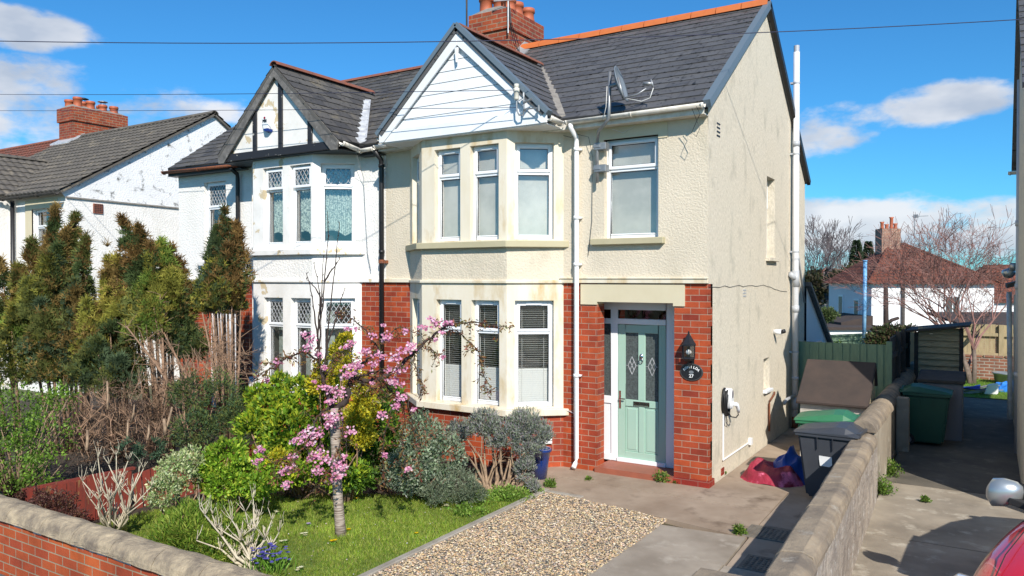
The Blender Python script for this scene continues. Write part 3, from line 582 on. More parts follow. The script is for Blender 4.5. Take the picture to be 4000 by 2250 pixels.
hd=MB(M); hd.box(.02,-.01,.72,.052,.0,.98); hd.box(.03,-.045,.86,.044,-.01,.874); hd.box(.03,-.05,.858,.13,-.036,.876); hd.build('door_handle',K['chrome'],door,bevel=.003)
hd=MB(M); hd.box(mid-.125,-.012,gz-.085,mid+.125,-.001,gz-.02); hd.box(mid-.11,-.02,gz-.075,mid+.11,-.012,gz-.03); hd.build('letter_plate',K['chrome'],door,bevel=.004)
hd=MB(M); z=1.48
hd.lathe([(0,.06),(.018,.05),(.03,.02),(.026,-.02),(.0,-.03)],(mid,-.012,z),12,1,.35); hd.tube([(mid+.028*math.sin(a),-.022,z-.045-.03*math.cos(a)) for a in [i*math.pi/8 for i in range(17)]],.006,6); hd.build('door_knocker',K['chrome'],door,smooth=True)
# side wall
sw=MB(frame((0,0,0),(0,1,0)))
ops=[(3.10,3.66,3.12,4.47),(2.93,3.33,.93,1.45)]
wall(sw,6.15,-.05,4.70,ops,.14,x0=.115)
sw.poly([(.0,0,2.70),(.115,0,2.70),(.115,0,4.70),(.0,0,4.70)]); 
sw.poly([(0,0,4.70),(6.15,0,4.70),(6.15,0,4.74),(2.95,0,7.24),(-.02,0,5.06)])
sw.build('rendered_side_wall',K['cream_side'],H,recalc=False)
for (a,b,c,d_) in ops:
    M=frame((0,a,c),(0,1,0)); window(H,M,b-a,d_-c,(d_-c)*.62,inset=.13,fill='net' if c>2 else 'blind')
us=MB(); us.box(-.02,3.04,3.06,.07,3.72,3.125); us.build('window_sill',K['cream_side'],H,bevel=.006)
us=MB(); us.box(-.02,2.90,.885,.06,3.36,.932); us.build('window_sill',K['upvc'],H,bevel=.006)
rw=MB(); rw.poly([(XP,6.15,-.1),(0,6.15,-.1),(0,6.15,4.75),(XP,6.15,4.75)]); rw.build('rear_wall',K['cream_side'],H,recalc=False)
ve=MB()
for z in (2.50,2.545,2.59): ve.box(.0,1.68,z,.008,1.84,z+.016)
ve.build('air_vent',K['pipe_g'],H)
ve=MB()
for i in range(4): z=4.70+i*.055; ve.box(.0,.36,z,.006,.50,z+.02)
ve.build('air_vent',K['black'],H)
ve=MB(); ve.box(0,.60,.04,.012,.72,.135); ve.build('air_brick',K['brick_dark'],H)
# roof of 27
SL=math.atan2(7.26-5.05,2.95+.2); upF=Vector((0,math.cos(SL),math.sin(SL))); LF=math.hypot(3.15,2.21)
rf=MB(); slates(rf,(XP,-.2,5.05),(.06,-.2,5.05),upF,LF,.214,.016,1,3); rf.build('front_roof_slope',K['slate'],H,recalc=False)
rb=MB(); uB=Vector((0,-(6.22-2.95),7.26-4.70)); slates(rb,(.06,6.22,4.70),(XP,6.22,4.70),uB,uB.length,.185,.012); rb.build('rear_roof_slope',K['slate'],H,recalc=False)
rr=MB(); ridge_run(rr,(-4.62,2.95,7.29),(.07,2.95,7.29),.15,.42,20); rr.build('ridge_tiles',K['ridge_new'],H)
vt=MB(); nF=Vector((0,-math.sin(SL),math.cos(SL)))
def verge(mb,p0,p1,n_,wd=.05,ht=.10,side=(1,0,0)):
    p0=Vector(p0);p1=Vector(p1);n_=Vector(n_);s_=Vector(side)*wd
    mb.hexa([p0-n_*ht*.75-s_*.2,p0-n_*ht*.75+s_,p0+n_*ht*.3+s_,p0+n_*ht*.3-s_],[p1-n_*ht*.75-s_*.2,p1-n_*ht*.75+s_,p1+n_*ht*.3+s_,p1+n_*ht*.3-s_])
verge(vt,(.045,-.22,5.04),(.045,2.95,7.265),nF); vt.build('dry_verge',K['greytrim'],H)
vt=MB(); nB=uB.normalized().cross(Vector((1,0,0))); nB=nB if nB.z>0 else -nB; verge(vt,(.045,6.24,4.69),(.045,2.95,7.265),nB); vt.build('dry_verge',K['black'],H)
# gable of 27
gc=-3.595; gy=-.62; hw=1.50; ez=5.08; az=6.50; zb=4.93
GA=math.atan2(az-ez,hw+.0)
def gable(parent,gc,gy,hw,ez,az,roofm,seed,back=1.9,yfront=None,over=.06):
    yf=gy-over; L=math.hypot(hw,az-ez)
    for sg in (-1,1):
        up=Vector((-sg*hw,0,az-ez)).normalized(); mb=MB()
        if sg<0: slates(mb,(gc-hw,yf,ez),(gc-hw,back,ez),up,L,.205,.016,1,seed)
        else: slates(mb,(gc+hw,yf,ez),(gc+hw,back,ez),up,L,.205,.016,1,seed+1)
        mb.build('gable_roof_slope',K[roofm],parent,recalc=False)
gable(H,gc,gy,hw,ez,az,'slate',11)
rr=MB(); ridge_run(rr,(gc,gy-.02,az+.02),(gc,1.80,az+.02),.10,.42); rr.build('gable_ridge_tiles',K['ridge_old'],H)
gb=MB(); u=Vector((hw,0,az-ez)).normalized(); 
bz=zb; bh=.19
# cladding boards
ap=az-.09
k=0; z=zb+.02
while z<ap-.12:
    z2=min(z+.158,ap-.02); f=lambda zz:max(.01,(ap-zz)/(ap-zb)*(hw-.02))
    gb.add([(gc-f(z),gy+.018,z),(gc+f(z),gy+.018,z),(gc+f(z2),gy+.026,z2-.007),(gc-f(z2),gy+.026,z2-.007),(gc-f(z2),gy+.030,z2),(gc+f(z2),gy+.030,z2)],[(0,1,2,3),(3,2,5,4)]); z=z2
gb.build('gable_cladding',K['white_paint'],H,recalc=False)
fb=MB()
fb.prism([(gc-hw+.02,zb),(gc+hw-.02,zb),(gc+hw-.13,zb+bh),(gc-hw+.13,zb+bh)],gy-.022,gy+.03)
for sg in (-1,1):
    a=(gc+sg*(hw+.03),zb+.0); b=(gc+sg*(hw+.03),ez+.02); top=(gc,az-.03); inn=(gc,az-.26); c=(gc+sg*(hw-.06),zb-.0)
    pts=[a,b,top,inn,c] if sg>0 else [c,inn,top,b,a]
    fb.prism(pts,gy-.04 if sg>0 else gy-.041,gy-.012)
fb.prism([(gc-.03,az-.30),(gc+.03,az-.30),(gc+.008,az-.52),(gc-.008,az-.52)],gy-.06,gy-.02)
fb.build('bargeboard',K['white_paint'],H,bevel=.004)
tr=MB()
for sg in (-1,1):
    p0=Vector((gc+sg*(hw+.06),gy-.05,ez-.02)); p1=Vector((gc,gy-.05,az+.04)); n_=Vector((sg*(az-ez),0,hw)).normalized()
    tr.hexa([p0-n_*.03+Vector((0,-.035,0)),p0+n_*.035+Vector((0,-.035,0)),p0+n_*.035+Vector((0,.10,0)),p0-n_*.03+Vector((0,.10,0))],[p1-n_*.03+Vector((0,-.035,0)),p1+n_*.035+Vector((0,-.035,0)),p1+n_*.035+Vector((0,.10,0)),p1-n_*.03+Vector((0,.10,0))])
tr.build('gable_dry_verge',K['greytrim'],H)
sf=MB(); sf.box(gc-hw-.01,gy,zb-.012,gc+hw+.01,.02,zb+.0); sf.build('soffit',K['white_paint'],H)
va=MB()
def valley(mb,a,b,w_=.10):
    a=Vector(a);b=Vector(b); d=(b-a).normalized(); s_=d.cross(Vector((0,0,1))).normalized()*w_; 
    mb.hexa([a-s_-Vector((0,0,.02)),a+s_-Vector((0,0,.02)),b+s_-Vector((0,0,.02)),b-s_-Vector((0,0,.02))],[a-s_+Vector((0,0,.035)),a+s_+Vector((0,0,.035)),b+s_+Vector((0,0,.035)),b-s_+Vector((0,0,.035))])
vy=lambda z:-.2+(z-5.05)/math.tan(SL)
valley(va,(gc+hw-.02,vy(5.08)-.02,5.09),(gc+.06,vy(az-.03),az-.05),.08); va.build('valley_mortar',K['mortar'],H)
# gutters and downpipes
gu=MB(); gutter(gu,(-1.98,-.255,5.005),(.03,-.255,5.02)); gutter(gu,(gc+hw+.045,gy-.02,5.02),(gc+hw+.045,-.25,5.0)); gu.build('gutter',K['gutter'],H,smooth=True)
gu=MB(); gutter(gu,(XP-.02,-.255,4.985),(-5.12,-.255,4.99)); gutter(gu,(gc-hw-.045,gy-.02,5.02),(gc-hw-.045,-.25,4.99)); gu.build('gutter',K['gutter'],H,smooth=True)
fa=MB(); fa.box(XP,-.19,4.90,.0,-.17,5.03); fa.build('fascia',K['gutter'],H)
fa=MB(); fa.box(XP,-.17,4.90,.0,.0,4.915); fa.build('eaves_soffit',K['gutter'],H)
dp=MB(); dp.tube([(-1.90,-.255,4.96),(-1.90,-.255,4.90),(-1.90,-.08,4.80),(-1.90,-.075,4.70),(-1.90,-.075,.18),(-1.90,-.09,.11),(-1.90,-.16,.06)],.036,12)
for z in (1.35,2.95,3.62,4.6): dp.tube([(-1.90,-.075,z),(-1.90,-.075,z+.05)],.043,12); dp.box(-1.95,-.06,z+.01,-1.84,0,z+.035)
dp.build('downpipe',K['plastic_w'],H,smooth=True)
sp=MB(); sp.tube([(.10,4.85,.22),(.10,4.85,6.93)],.056,16)
soil=sp.build('soil_pipe',K['pipe_w'],H,smooth=True)
for z,l in ((5.20,.10),(2.62,.30),(2.15,.12),(.90,.06),(.35,.22)): cc=MB(); cc.tube([(.10,4.85,z),(.10,4.85,z+l)],.066,16); cc.build('pipe_collar',K['pipe_g'],soil,smooth=True)
cc=MB(); cc.tube([(.10,4.85,2.75),(.03,4.70,2.86)],.05,10); cc.build('pipe_branch',K['pipe_g'],soil,smooth=True); cc=MB(); cc.tube([(.10,4.78,.62),(.06,4.3,.60),(.10,4.0,.58)],.03,10); cc.build('pipe_branch',K['pipe_g'],soil,smooth=True)
for z in (6.35,5.05,3.25,1.40): cc=MB(); cc.tube([(.10,4.85,z),(.10,4.85,z+.03)],.063,16); cc.box(.0,4.80,z,.05,4.88,z+.03); cc.build('pipe_bracket',K['pipe_g'],soil)
cc=MB(); cc.tube([(.10,4.85,6.93),(.10,4.85,7.05)],.050,14); cc.build('vent_cap',K['pipe_g'],soil)
cc=MB(); cc.tube([(.10,4.85,-.02),(.10,4.85,.22)],.058,14); cc.build('rusty_pipe_foot',K['rust'],soil,smooth=True)
wp=MB(); wp.tube([(.03,3.55,.83),(.04,3.50,.80),(.03,3.25,.72),(.03,3.20,.68),(.03,3.20,.22)],.017,8); wp.build('waste_pipe',K['rust'],H,smooth=True)
wp=MB(); wp.tube([(.05,5.3,3.2),(.05,5.35,3.15),(.05,5.9,2.3)],.022,8); wp.build('waste_pipe',K['pipe_g'],H,smooth=True)
ac=MB(); chimney(H,-5.50,-4.63,2.43,3.68,6.3,7.90,7.52,[(-5.30,2.66,.36,0),(-5.02,2.72,.30,0),(-4.80,2.70,.26,1),(-5.28,3.4,.34,0),(-5.05,3.45,.3,0),(-4.82,3.45,.28,0),(-4.84,3.05,.28,0)])
fl=MB(); fl.box(-4.66,2.30,6.75,-4.60,2.90,7.12); fl.hexa([(-4.63,2.55,7.0),(-4.40,2.62,7.03),(-4.40,3.0,7.26),(-4.63,3.0,7.32)],[(-4.63,2.55,7.06),(-4.40,2.62,7.07),(-4.40,3.0,7.31),(-4.63,3.0,7.42)]); fl.build('chimney_flashing',K['lead'],H)
mb=MB(); rc=random.Random(9)
mb.tube([(.004,.02+i*.24,2.66+rc.uniform(-.015,.015)-(.02*(i-12) if i>12 else 0)) for i in range(20)],.004,4,False); mb.build('hairline_crack',K['room'],H)
mb=MB(); mb.tube([(-.06,-.30,4.98),(-.02,-.28,4.88),(-.10,-.26,4.74),(-.14,-.25,4.66),(-.08,-.25,4.60),(-.03,-.26,4.70),(-.08,-.27,4.84),(-.12,-.3,4.96)],.004,4,False); mb.build('loose_cable',K['cable'],H); mb=MB(); mb.tube([(-2.1,-.10,4.84),(-1.98,-.10,4.80),(-1.86,-.11,4.83),(-1.7,-.09,4.78),(-1.66,-.04,4.5),(-1.68,-.02,3.6),(-1.74,-.02,3.1)],.004,4,False); mb.build('loose_cable',K['cable'],H)
mb=MB(); mb.tube([(-1.02,-.02,4.88),(-1.2,-.03,4.80),(-1.35,-.06,4.86)],.004,4,False); mb.build('loose_cable',K['cable_w'],H); mb=MB(); mb.tube([(-1.92,-.02,.80),(-2.05,-.02,.84),(-2.14,-.05,.86)],.006,4,False); mb.build('loose_cable',K['cable_w'],H)
# ------------------------------------------------------------------ number 29: white house, mirror half
G=thing('white_semi_detached_house','white rendered attached semi with peeling paint, black half-timbered gable and leaded windows','house',(-8.4,0,0))
X2=-5.56; X3=-11.25
Z29=dict(sill0=.77,lo0=.89,lo1=2.43,tr_lo=1.93,band0=2.70,sill1=3.27,up0=3.36,up1=4.76,tr_up=4.36,top=4.99)
bay(G,-8.97,-6.12,.66,.51,Z29,dict(cl=(.14,.72),cu=(.14,.72)),[(.28,.78),(.98,1.48)],[(.27,.79),(.97,1.49)],
    dict(brick='brick',stone_lo='white_peel',rough='white_rough',stone_up='white_peel',sill0='white_peel',sill1='white_peel',band='white_peel'),dict(lo='side',up='lace'),lead=True)
fw=MB(frame((0,0,0),(1,0,0)))
wall(fw,-8.97,2.77,5.0,[(-10.42,-9.74,3.12,4.72)],.13,x0=X3)
fw.build('rendered_front_wall',K['white_rough'],G,recalc=False)
fw=MB(frame((0,0,0),(1,0,0))); wall(fw,X2,2.77,5.0,(),0,x0=-6.12); fw.build('rendered_front_wall',K['white_rough'],G,recalc=False)
window(G,frame((-10.42,0,3.12),(1,0,0)),.68,1.60,1.08,fill='side',lead=True)
bw=MB(frame((0,0,0),(1,0,0))); wall(bw,-8.97,-.05,2.72,[(-10.62,-9.45,.1,2.35)],.3,x0=X3); bw.build('brick_wall',K['brick'],G,recalc=False); bw=MB(frame((0,0,0),(1,0,0))); wall(bw,X2,-.05,2.72,(),0,x0=-6.12); bw.build('brick_wall',K['brick'],G,recalc=False)
d=MB(frame((-10.62,.3,.1),(1,0,0))); d.box(0,0,0,1.17,.05,2.25); d.build('front_door',K['upvc'],G)
sc=MB(); sc.box(X3,-.045,2.705,-8.93,.01,2.77); sc.build('string_course',K['white_peel'],G,bevel=.005); sc=MB(); sc.box(-6.16,-.045,2.705,X2,.01,2.77); sc.build('string_course',K['white_peel'],G,bevel=.005)
us=MB(); us.box(-10.55,-.08,3.03,-9.65,.02,3.12); us.build('window_sill',K['white_peel'],G,bevel=.006)
sw=MB(frame((X3,6.15,0),(0,-1,0))); wall(sw,6.15,-.05,4.74,(),0); sw.poly([(0,0,4.74),(6.15,0,4.74),(6.17,0,5.06),(3.2,0,7.24)]); sw.build('side_wall',K['white_rough'],G,recalc=False)
rw=MB(); rw.poly([(X3,6.15,-.1),(X2,6.15,-.1),(X2,6.15,4.75),(X3,6.15,4.75)]); rw.build('rear_wall',K['white_rough'],G,recalc=False)
rf=MB(); slates(rf,(X3-.08,-.2,5.04),(X2-.005,-.2,5.04),upF,LF-.01,.205,.017,1,8); rf.build('front_roof_slope',K['slate_old'],G,recalc=False)
rb=MB(); slates(rb,(X2,6.22,4.70),(X3-.08,6.22,4.70),uB,uB.length-.01,.185,.012); rb.build('rear_roof_slope',K['slate_old'],G,recalc=False)
rr=MB(); ridge_run(rr,(X3-.08,2.95,7.25),(-5.52,2.95,7.25),.11,.45); rr.build('ridge_tiles',K['ridge_old'],G)
g2=-7.52; gy2=-.62; hw2=1.53; az2=6.52; ez2=5.06
gable(G,g2,gy2,hw2,ez2,az2,'slate_old',21,over=.09)
rr=MB(); ridge_run(rr,(g2,gy2-.10,az2+.015),(g2,1.80,az2+.015),.11,.45); rr.build('gable_ridge_tiles',K['ridge_old'],G)
pn=MB(); pn.prism([(g2-hw2+.05,4.97),(g2+hw2-.05,4.97),(g2,az2-.10)],gy2+.0,gy2+.03); pn.build('gable_panel',K['white_peel'],G)
tb=MB(); tb.box(g2-hw2+.10,gy2-.05,4.93,g2+hw2-.10,gy2+.05,5.065); 
for x in (-8.10,-7.43,-6.70): 
    t_=az2-.12-abs(x-g2)*(az2-ez2)/hw2; tb.box(x-.052,gy2-.03,5.065,x+.052,gy2-.0005,t_)
tb.build('black_timber',K['blackflake'],G,bevel=.004)
fb=MB()
for sg in (-1,1):
    a=(g2+sg*(hw2-.02),4.90); b=(g2+sg*(hw2+.01),ez2-.01); top=(g2,az2-.01); inn=(g2,az2-.215); c=(g2+sg*(hw2-.16),4.90)
    pts=[a,b,top,inn,c] if sg>0 else [c,inn,top,b,a]
    fb.prism(pts,gy2-.085 if sg>0 else gy2-.0853,gy2-.052)
fb.build('bargeboard',K['greytimber'],G,bevel=.004)
sf=MB(); sf.box(g2-hw2,gy2,4.915,g2+hw2,.02,4.93); sf.build('soffit',K['black'],G)
va=MB()
a=Vector((g2+hw2+.0,-.16,5.08)); b=Vector((g2+.28,1.32,6.24))
valley(va,a,b,.10)
for i in range(9):
    t=i/9; c=a.lerp(b,t)+Vector((-.03,0,.05)); va.add([c+Vector((-.09,-.03,.0)),c+Vector((.06,.06,-.01)),c+Vector((.05,.10,.06)),c+Vector((-.10,.02,.07))],[(0,1,2,3)])
va.build('valley_flashing',K['leadw'],G)
fa=MB(); fa.box(X3-.08,-.19,4.88,g2-hw2,-.17,5.03); fa.box(X3-.08,-.17,4.88,g2-hw2,0,4.90); fa.build('fascia',K['black'],G); fa=MB(); fa.box(g2+hw2,-.19,4.86,X2,-.17,5.02); fa.box(g2+hw2-.05,-.17,4.86,X2,.0,4.875)
fa.build('fascia',K['black'],G)
gu=MB(); gutter(gu,(X3-.16,-.25,4.985),(g2-hw2-.02,-.25,4.96)); gu.build('gutter',K['rust'],G,smooth=True)
gu=MB(); gutter(gu,(g2+hw2+.05,-.24,4.955),(XP-.03,-.255,4.965)); gutter(gu,(g2+hw2+.06,gy2-.06,5.03),(g2+hw2+.06,-.24,4.96)); gu.build('gutter',K['gutter'],G,smooth=True)
dp=MB(); dp.tube([(XP-.03,-.25,4.90),(XP-.03,-.09,4.78),(XP-.03,-.08,4.6),(XP-.03,-.08,.2)],.042,10)
for z in (4.65,3.2,1.8): dp.tube([(XP-.03,-.08,z),(XP-.03,-.08,z+.05)],.052,10)
dpo=dp.build('downpipe',K['black'],G,smooth=True)
ru=MB(); ru.tube([(XP-.03,-.08,3.03),(XP-.03,-.08,3.09)],.055,10); ru.box(XP-.03,-.10,3.03,XP+.05,0,3.08); ru.build('rusty_bracket',K['rust'],dpo)
dp=MB(); dp.tube([(-9.28,-.25,4.9),(-9.28,-.09,4.80),(-9.28,-.08,4.7),(-9.28,-.08,.2)],.04,10); dp.build('downpipe',K['black'],G,smooth=True)
mb=MB(); mb.tube([(-5.98,-.30,4.94),(-5.96,-.12,4.5),(-5.98,-.06,3.9),(-5.93,-.06,3.2),(-5.86,-.05,2.9)],.005,4,False); mb.build('loose_cable',K['galv'],G)
# ------------------------------------------------------------------ far left pair
F_=thing('white_house_with_grey_tiled_roof','white house farther left, rough gable wall stained black, wavy grey concrete tiles','house',(-20,0,0))
xr=-15.6
sw=MB(); 
sw.M=frame((xr,-.02,0),(0,1,0)); wall(sw,7.2,-.1,4.72,(),0)
sw.build('gable_side_wall',K['white_rough'],F_,recalc=False)
sw=MB(frame((xr,-.02,0),(0,1,0))); sw.poly([(0,-.02,4.70),(7.2,-.02,4.66),(7.2,-.02,5.45),(4.09,-.02,7.40),(-.15,-.02,4.86)]); sw.build('gable_end_wall',K['white_algae'],F_,recalc=False)
dr=MB(); dr.hexa([(xr-.01,-.02,4.70),(xr+.045,-.02,4.70),(xr+.045,7.2,4.62),(xr-.01,7.2,4.62)],[(xr-.01,-.02,4.735),(xr+.045,-.02,4.735),(xr+.045,7.2,4.655),(xr-.01,7.2,4.655)]); dr.build('drip_course',K['mortar'],F_)
ve=MB(); ve.box(xr,.64,4.38,xr+.03,.88,4.62)
v_=ve.build('terracotta_vent',K['ridge_old'],F_)
ve=MB()
for i in range(5):
    for j in range(5): ve.box(xr+.03,.665+i*.043,4.405+j*.043,xr+.036,.69+i*.043,4.43+j*.043)
ve.build('vent_holes',K['black'],v_)
fw=MB(frame((0,0,0),(1,0,0))); wall(fw,xr,2.35,4.85,[(-17.2,-16.25,3.05,4.5)],.16,x0=-18.2); wall(fw,xr,-.1,2.35,(),0,x0=-18.2); fw.build('front_wall',K['white_rough'],F_,recalc=False)
ls=MB(); ls.box(-17.5,-.015,4.5,-16.0,.03,4.72); ls.box(-17.5,-.014,3.0,-17.2,.03,4.5); ls.build('stone_surround',K['lintel'],F_)
window(F_,frame((-17.2,0,3.05),(1,0,0)),.95,1.45,1.0,inset=.12,fill='net')
by=MB(frame((0,-.6,0),(1,0,0))); wall(by,-18.45,-.1,4.85,[(-20.6,-18.75,3.05,4.5)],.14,x0=-21.5); by.M=Matrix(); by.box(-18.46,-.6,-.1,-18.2,.01,4.85); by.build('bay_wall',K['white_rough'],F_,recalc=False)
window(F_,frame((-20.6,-.6,3.05),(1,0,0)),1.85,1.45,1.0,inset=.1,fill='net')
us=MB(); us.box(-21.5,-.72,2.9,-18.3,-.58,3.03); us.box(-21.5,-.66,2.3,-18.3,-.58,2.38); us.build('sill',K['upvc'],F_)
wb=MB(); wb.poly([(-30,0,-.1),(-21.5,0,-.1),(-21.5,0,4.85),(-30,0,4.85)]); wb.poly([(-30,7.2,-.1),(xr,7.2,-.1),(xr,7.2,5.4),(-30,7.2,5.4)]); wb.build('wall',K['white_rough'],F_,recalc=False)
def pantiles(mb,e0,e1,up,L,c=.30,roll=.20,amp=.022):
    e0=Vector(e0);e1=Vector(e1);up=Vector(up).normalized(); nrm=(e1-e0).cross(up).normalized()
    if nrm.z<0: nrm=-nrm
    W=(e1-e0).length; d=(e1-e0)/W; nx=int(W/roll)*6; n=int(math.ceil(L/c))
    for i in range(n):
        t0=i*c; t1=min(t0+c+.01,L); vs=[]
        for k in range(nx+1):
            s=k/nx*W; ph=(s/roll)%1; h=amp*(.5+.5*math.cos(2*math.pi*ph))**.7
            vs+=[e0+d*s+up*t0+nrm*(h-.012),e0+d*s+up*t0+nrm*(h+.028),e0+d*s+up*t1+nrm*(h+.0)]
        mb.add(vs,[(3*k,3*k+3,3*k+4,3*k+1) for k in range(nx)]+[(3*k+1,3*k+4,3*k+5,3*k+2) for k in range(nx)])
    mb.hexa([p-nrm*.06 for p in (e0,e1,e1+up*L,e0+up*L)],[p-nrm*.013 for p in (e0,e1,e1+up*L,e0+up*L)])
upL=Vector((0,4.27,2.60)); 
rf=MB(); pantiles(rf,(-22.9,-.2,4.85),(xr+.12,-.2,4.85),upL,upL.length); rf.build('front_roof_slope',K['ctile'],F_,recalc=False)
rf=MB(); pantiles(rf,(-30,-.2,4.85),(-22.9,-.2,4.85),upL,upL.length); rf.build('red_tiled_roof_slope',K['rtile'],F_,recalc=False)
rf=MB(); uR=Vector((0,-3.3,2.1)); pantiles(rf,(xr+.12,7.37,5.35),(-30,7.37,5.35),uR,uR.length,.3,.4); rf.build('rear_roof_slope',K['ctile'],F_,recalc=False)
rr=MB(); ridge_run(rr,(-22.3,4.07,7.47),(xr+.13,4.07,7.47),.13,.45); rr.build('ridge_tiles',K['ctile'],F_); rr=MB(); ridge_run(rr,(-30,4.07,7.47),(-23.2,4.07,7.47),.13,.45); rr.build('ridge_tiles',K['ridge_old'],F_)
gx=-20.2; gz=6.16; ge=4.88; gh=2.1
for sg in (-1,1):
    mb=MB(); up=Vector((-sg*gh,0,gz-ge))
    if sg<0: pantiles(mb,(gx-gh,-.85,ge),(gx-gh,2.05,ge),up,up.length)
    else: pantiles(mb,(gx+gh,-.85,ge),(gx+gh,2.05,ge),up,up.length)
    mb.build('gable_roof_slope',K['ctile'],F_,recalc=False)
gp=MB(); gp.prism([(gx-gh+.1,ge),(gx+gh-.1,ge),(gx,gz)],-.7,-.6); gp.build('gable_panel',K['white_rough'],F_)
rr=MB(); ridge_run(rr,(gx,-.87,gz+.03),(gx,2.0,gz+.03),.12,.45); rr.build('gable_ridge_tiles',K['ctile'],F_)
gu=MB(); gutter(gu,(-18.1,-.27,4.80),(xr+.1,-.27,4.82),.06); gutter(gu,(-18.05,-.85,4.84),(-18.05,-.3,4.80),.06); gu.build('gutter',K['darkwood'],F_)
dp=MB(); dp.tube([(-17.95,-.1,4.75),(-17.95,-.1,0)],.05,8); dp.build('downpipe',K['black'],F_,smooth=True)
chimney(F_,-23.2,-22.34,3.80,5.60,6.5,8.40,7.95,[(-22.98,4.02,.30,0),(-22.62,4.10,.36,0),(-22.98,4.5,.32,1),(-22.60,4.52,.30,0),(-22.62,4.95,.26,2),(-22.62,5.34,.28,0),(-23.0,5.1,.3,0)],plinth=.05)
fl=MB(); fl.hexa([(-23.3,3.55,7.16),(-22.2,3.55,7.16),(-22.2,4.1,7.5),(-23.3,4.1,7.5)],[(-23.3,3.55,7.22),(-22.2,3.55,7.22),(-22.2,4.1,7.56),(-23.3,4.1,7.56)]); fl.build('chimney_flashing',K['leadw'],F_)
# ------------------------------------------------------------------ right neighbour: only its near edge is in view
Q=thing('right_neighbour_house','house at the right edge of the picture, only its shaded edge and downpipe visible','house',(3.52,3,0))
XW=3.52
sw=MB(frame((XW,6.15,0),(0,-1,0))); wall(sw,5.25,-.05,4.70,(),0); sw.poly([(0,0,4.70),(5.25,0,4.70),(5.27,0,5.02),(2.6,0,7.2)]); sw.build('side_wall',K['cream_side'],Q,recalc=False)
fw=MB(frame((XW,.9,0),(1,0,0))); wall(fw,6,-.05,5.05,(),0); fw.build('front_wall',K['cream_side'],Q,recalc=False)
rw=MB(); rw.poly([(XW,6.15,-.1),(XW+4.8,6.15,-.1),(XW+4.8,6.15,4.75),(XW,6.15,4.75)]); rw.build('rear_wall',K['cream_side'],Q,recalc=False)
rf=MB(); u_=Vector((0,2.75,2.2)); slates(rf,(XW-.07,.72,5.02),(XW+4.8,.72,5.02),u_,u_.length); u_=Vector((0,-2.75,2.5)); slates(rf,(XW-.07,6.22,4.70),(XW+4.8,6.22,4.70),u_,u_.length); rf.build('roof',K['slate'],Q,recalc=False)
gu=MB(); gutter(gu,(XW-.12,6.28,4.66),(XW+3,6.28,4.66)); gu.build('gutter',K['gutter'],Q)
dp=MB(); dp.tube([(XW+.02,4.60,-.02),(XW+.02,4.60,5.9)],.055,12); 
for z in (1.2,2.6,3.6): dp.tube([(XW+.02,4.6,z),(XW+.02,4.6,z+.09)],.066,12)
dp.build('soil_pipe',K['pipe_g'],Q,smooth=True)
an=MB(); an.box(XW+.02,6.2,-.05,XW+3,8.2,2.45); an.build('lean_to',K['cream_side'],Q)
an=MB(); an.hexa([(XW-.12,6.16,2.60),(XW+3,6.16,3.5),(XW+3,8.4,3.5),(XW-.12,8.4,2.60)],[(XW-.12,6.16,2.68),(XW+3,6.16,3.58),(XW+3,8.4,3.58),(XW-.12,8.4,2.68)]); an.build('lean_to_roof',K['darkwood'],Q)
dp=MB(); dp.tube([(XW-.06,8.1,2.5),(XW-.04,7.6,.9),(XW-.04,7.4,.1)],.045,10); dp.build('downpipe',K['gutter'],Q,smooth=True)
sn=MB(); sn.lathe([(0,-.09),(.07,-.06),(.11,.0),(.10,.06),(0,.10)],(XW-.10,6.3,2.86),14); sn.box(XW-.08,6.2,2.92,XW+.02,6.4,3.05); sn.build('wall_lamp',K['carsilver'],Q,smooth=True)
# rear annex behind the cream house
A_=thing('rear_annex','small lean-to annex in shade behind the cream house, white side wall with sloping dark verge','annex',(-.6,7.5,0))
an=MB(); an.add([(.02,6.25,-.1),(.02,8.9,-.1),(.02,8.9,1.15),(.02,6.25,2.62),(-2.5,6.25,-.1),(-2.5,8.9,-.1),(-2.5,8.9,1.15),(-2.5,6.25,2.62)],[(0,1,2,3),(4,7,6,5),(1,5,6,2),(3,2,6,7)]); an.build('wall',K['white_far'],A_)
an=MB(); an.hexa([(-2.6,6.2,2.62),(.12,6.2,2.62),(.12,9.0,1.10),(-2.6,9.0,1.10)],[(-2.6,6.2,2.70),(.12,6.2,2.70),(.12,9.0,1.18),(-2.6,9.0,1.18)]); an.build('roof',K['slate'],A_)
an=MB(); an.box(.03,7.2,.95,.06,7.7,1.45); an.build('window',K['upvc'],A_)
an=MB(); an.box(.035,7.24,.99,.065,7.66,1.41); an.build('pane',K['glass_ob'],A_)
# ------------------------------------------------------------------ houses beyond the back gardens
def box_house(t,x0,x1,y0,y1,z0,ze,zr,wallm,roofm,hip=True,over=.35,rid=None):
    w_=MB(); w_.box(x0,y0,z0,x1,y1,ze); w_.build('wall',K[wallm],t)
    r=MB(); xm0,xm1=(rid if rid else (x0+(y1-y0)/2,x1-(y1-y0)/2)); ym=(y0+y1)/2
    a,b,c,d=(x0-over,y0-over,ze),(x1+over,y0-over,ze),(x1+over,y1+over,ze),(x0-over,y1+over,ze); e,f=(xm0,ym,zr),(xm1,ym,zr)
    r.add([a,b,c,d,e,f],[(0,1,5,4),(1,2,5),(2,3,4,5),(3,0,4),(0,3,2,1)]); return r.build('roof',K[roofm],t)
CY=frame((-2.924,40.525,2.776),(.848,.530,0)); CZ=2.77
def cm(px_org): return frame(px_org,(.848,.530,0))
B1=thing('white_house_with_red_hipped_roof','white rendered house with red tiled hipped roof and brick chimney beyond the back gardens','house',(-2.903,40.491,-0.479))
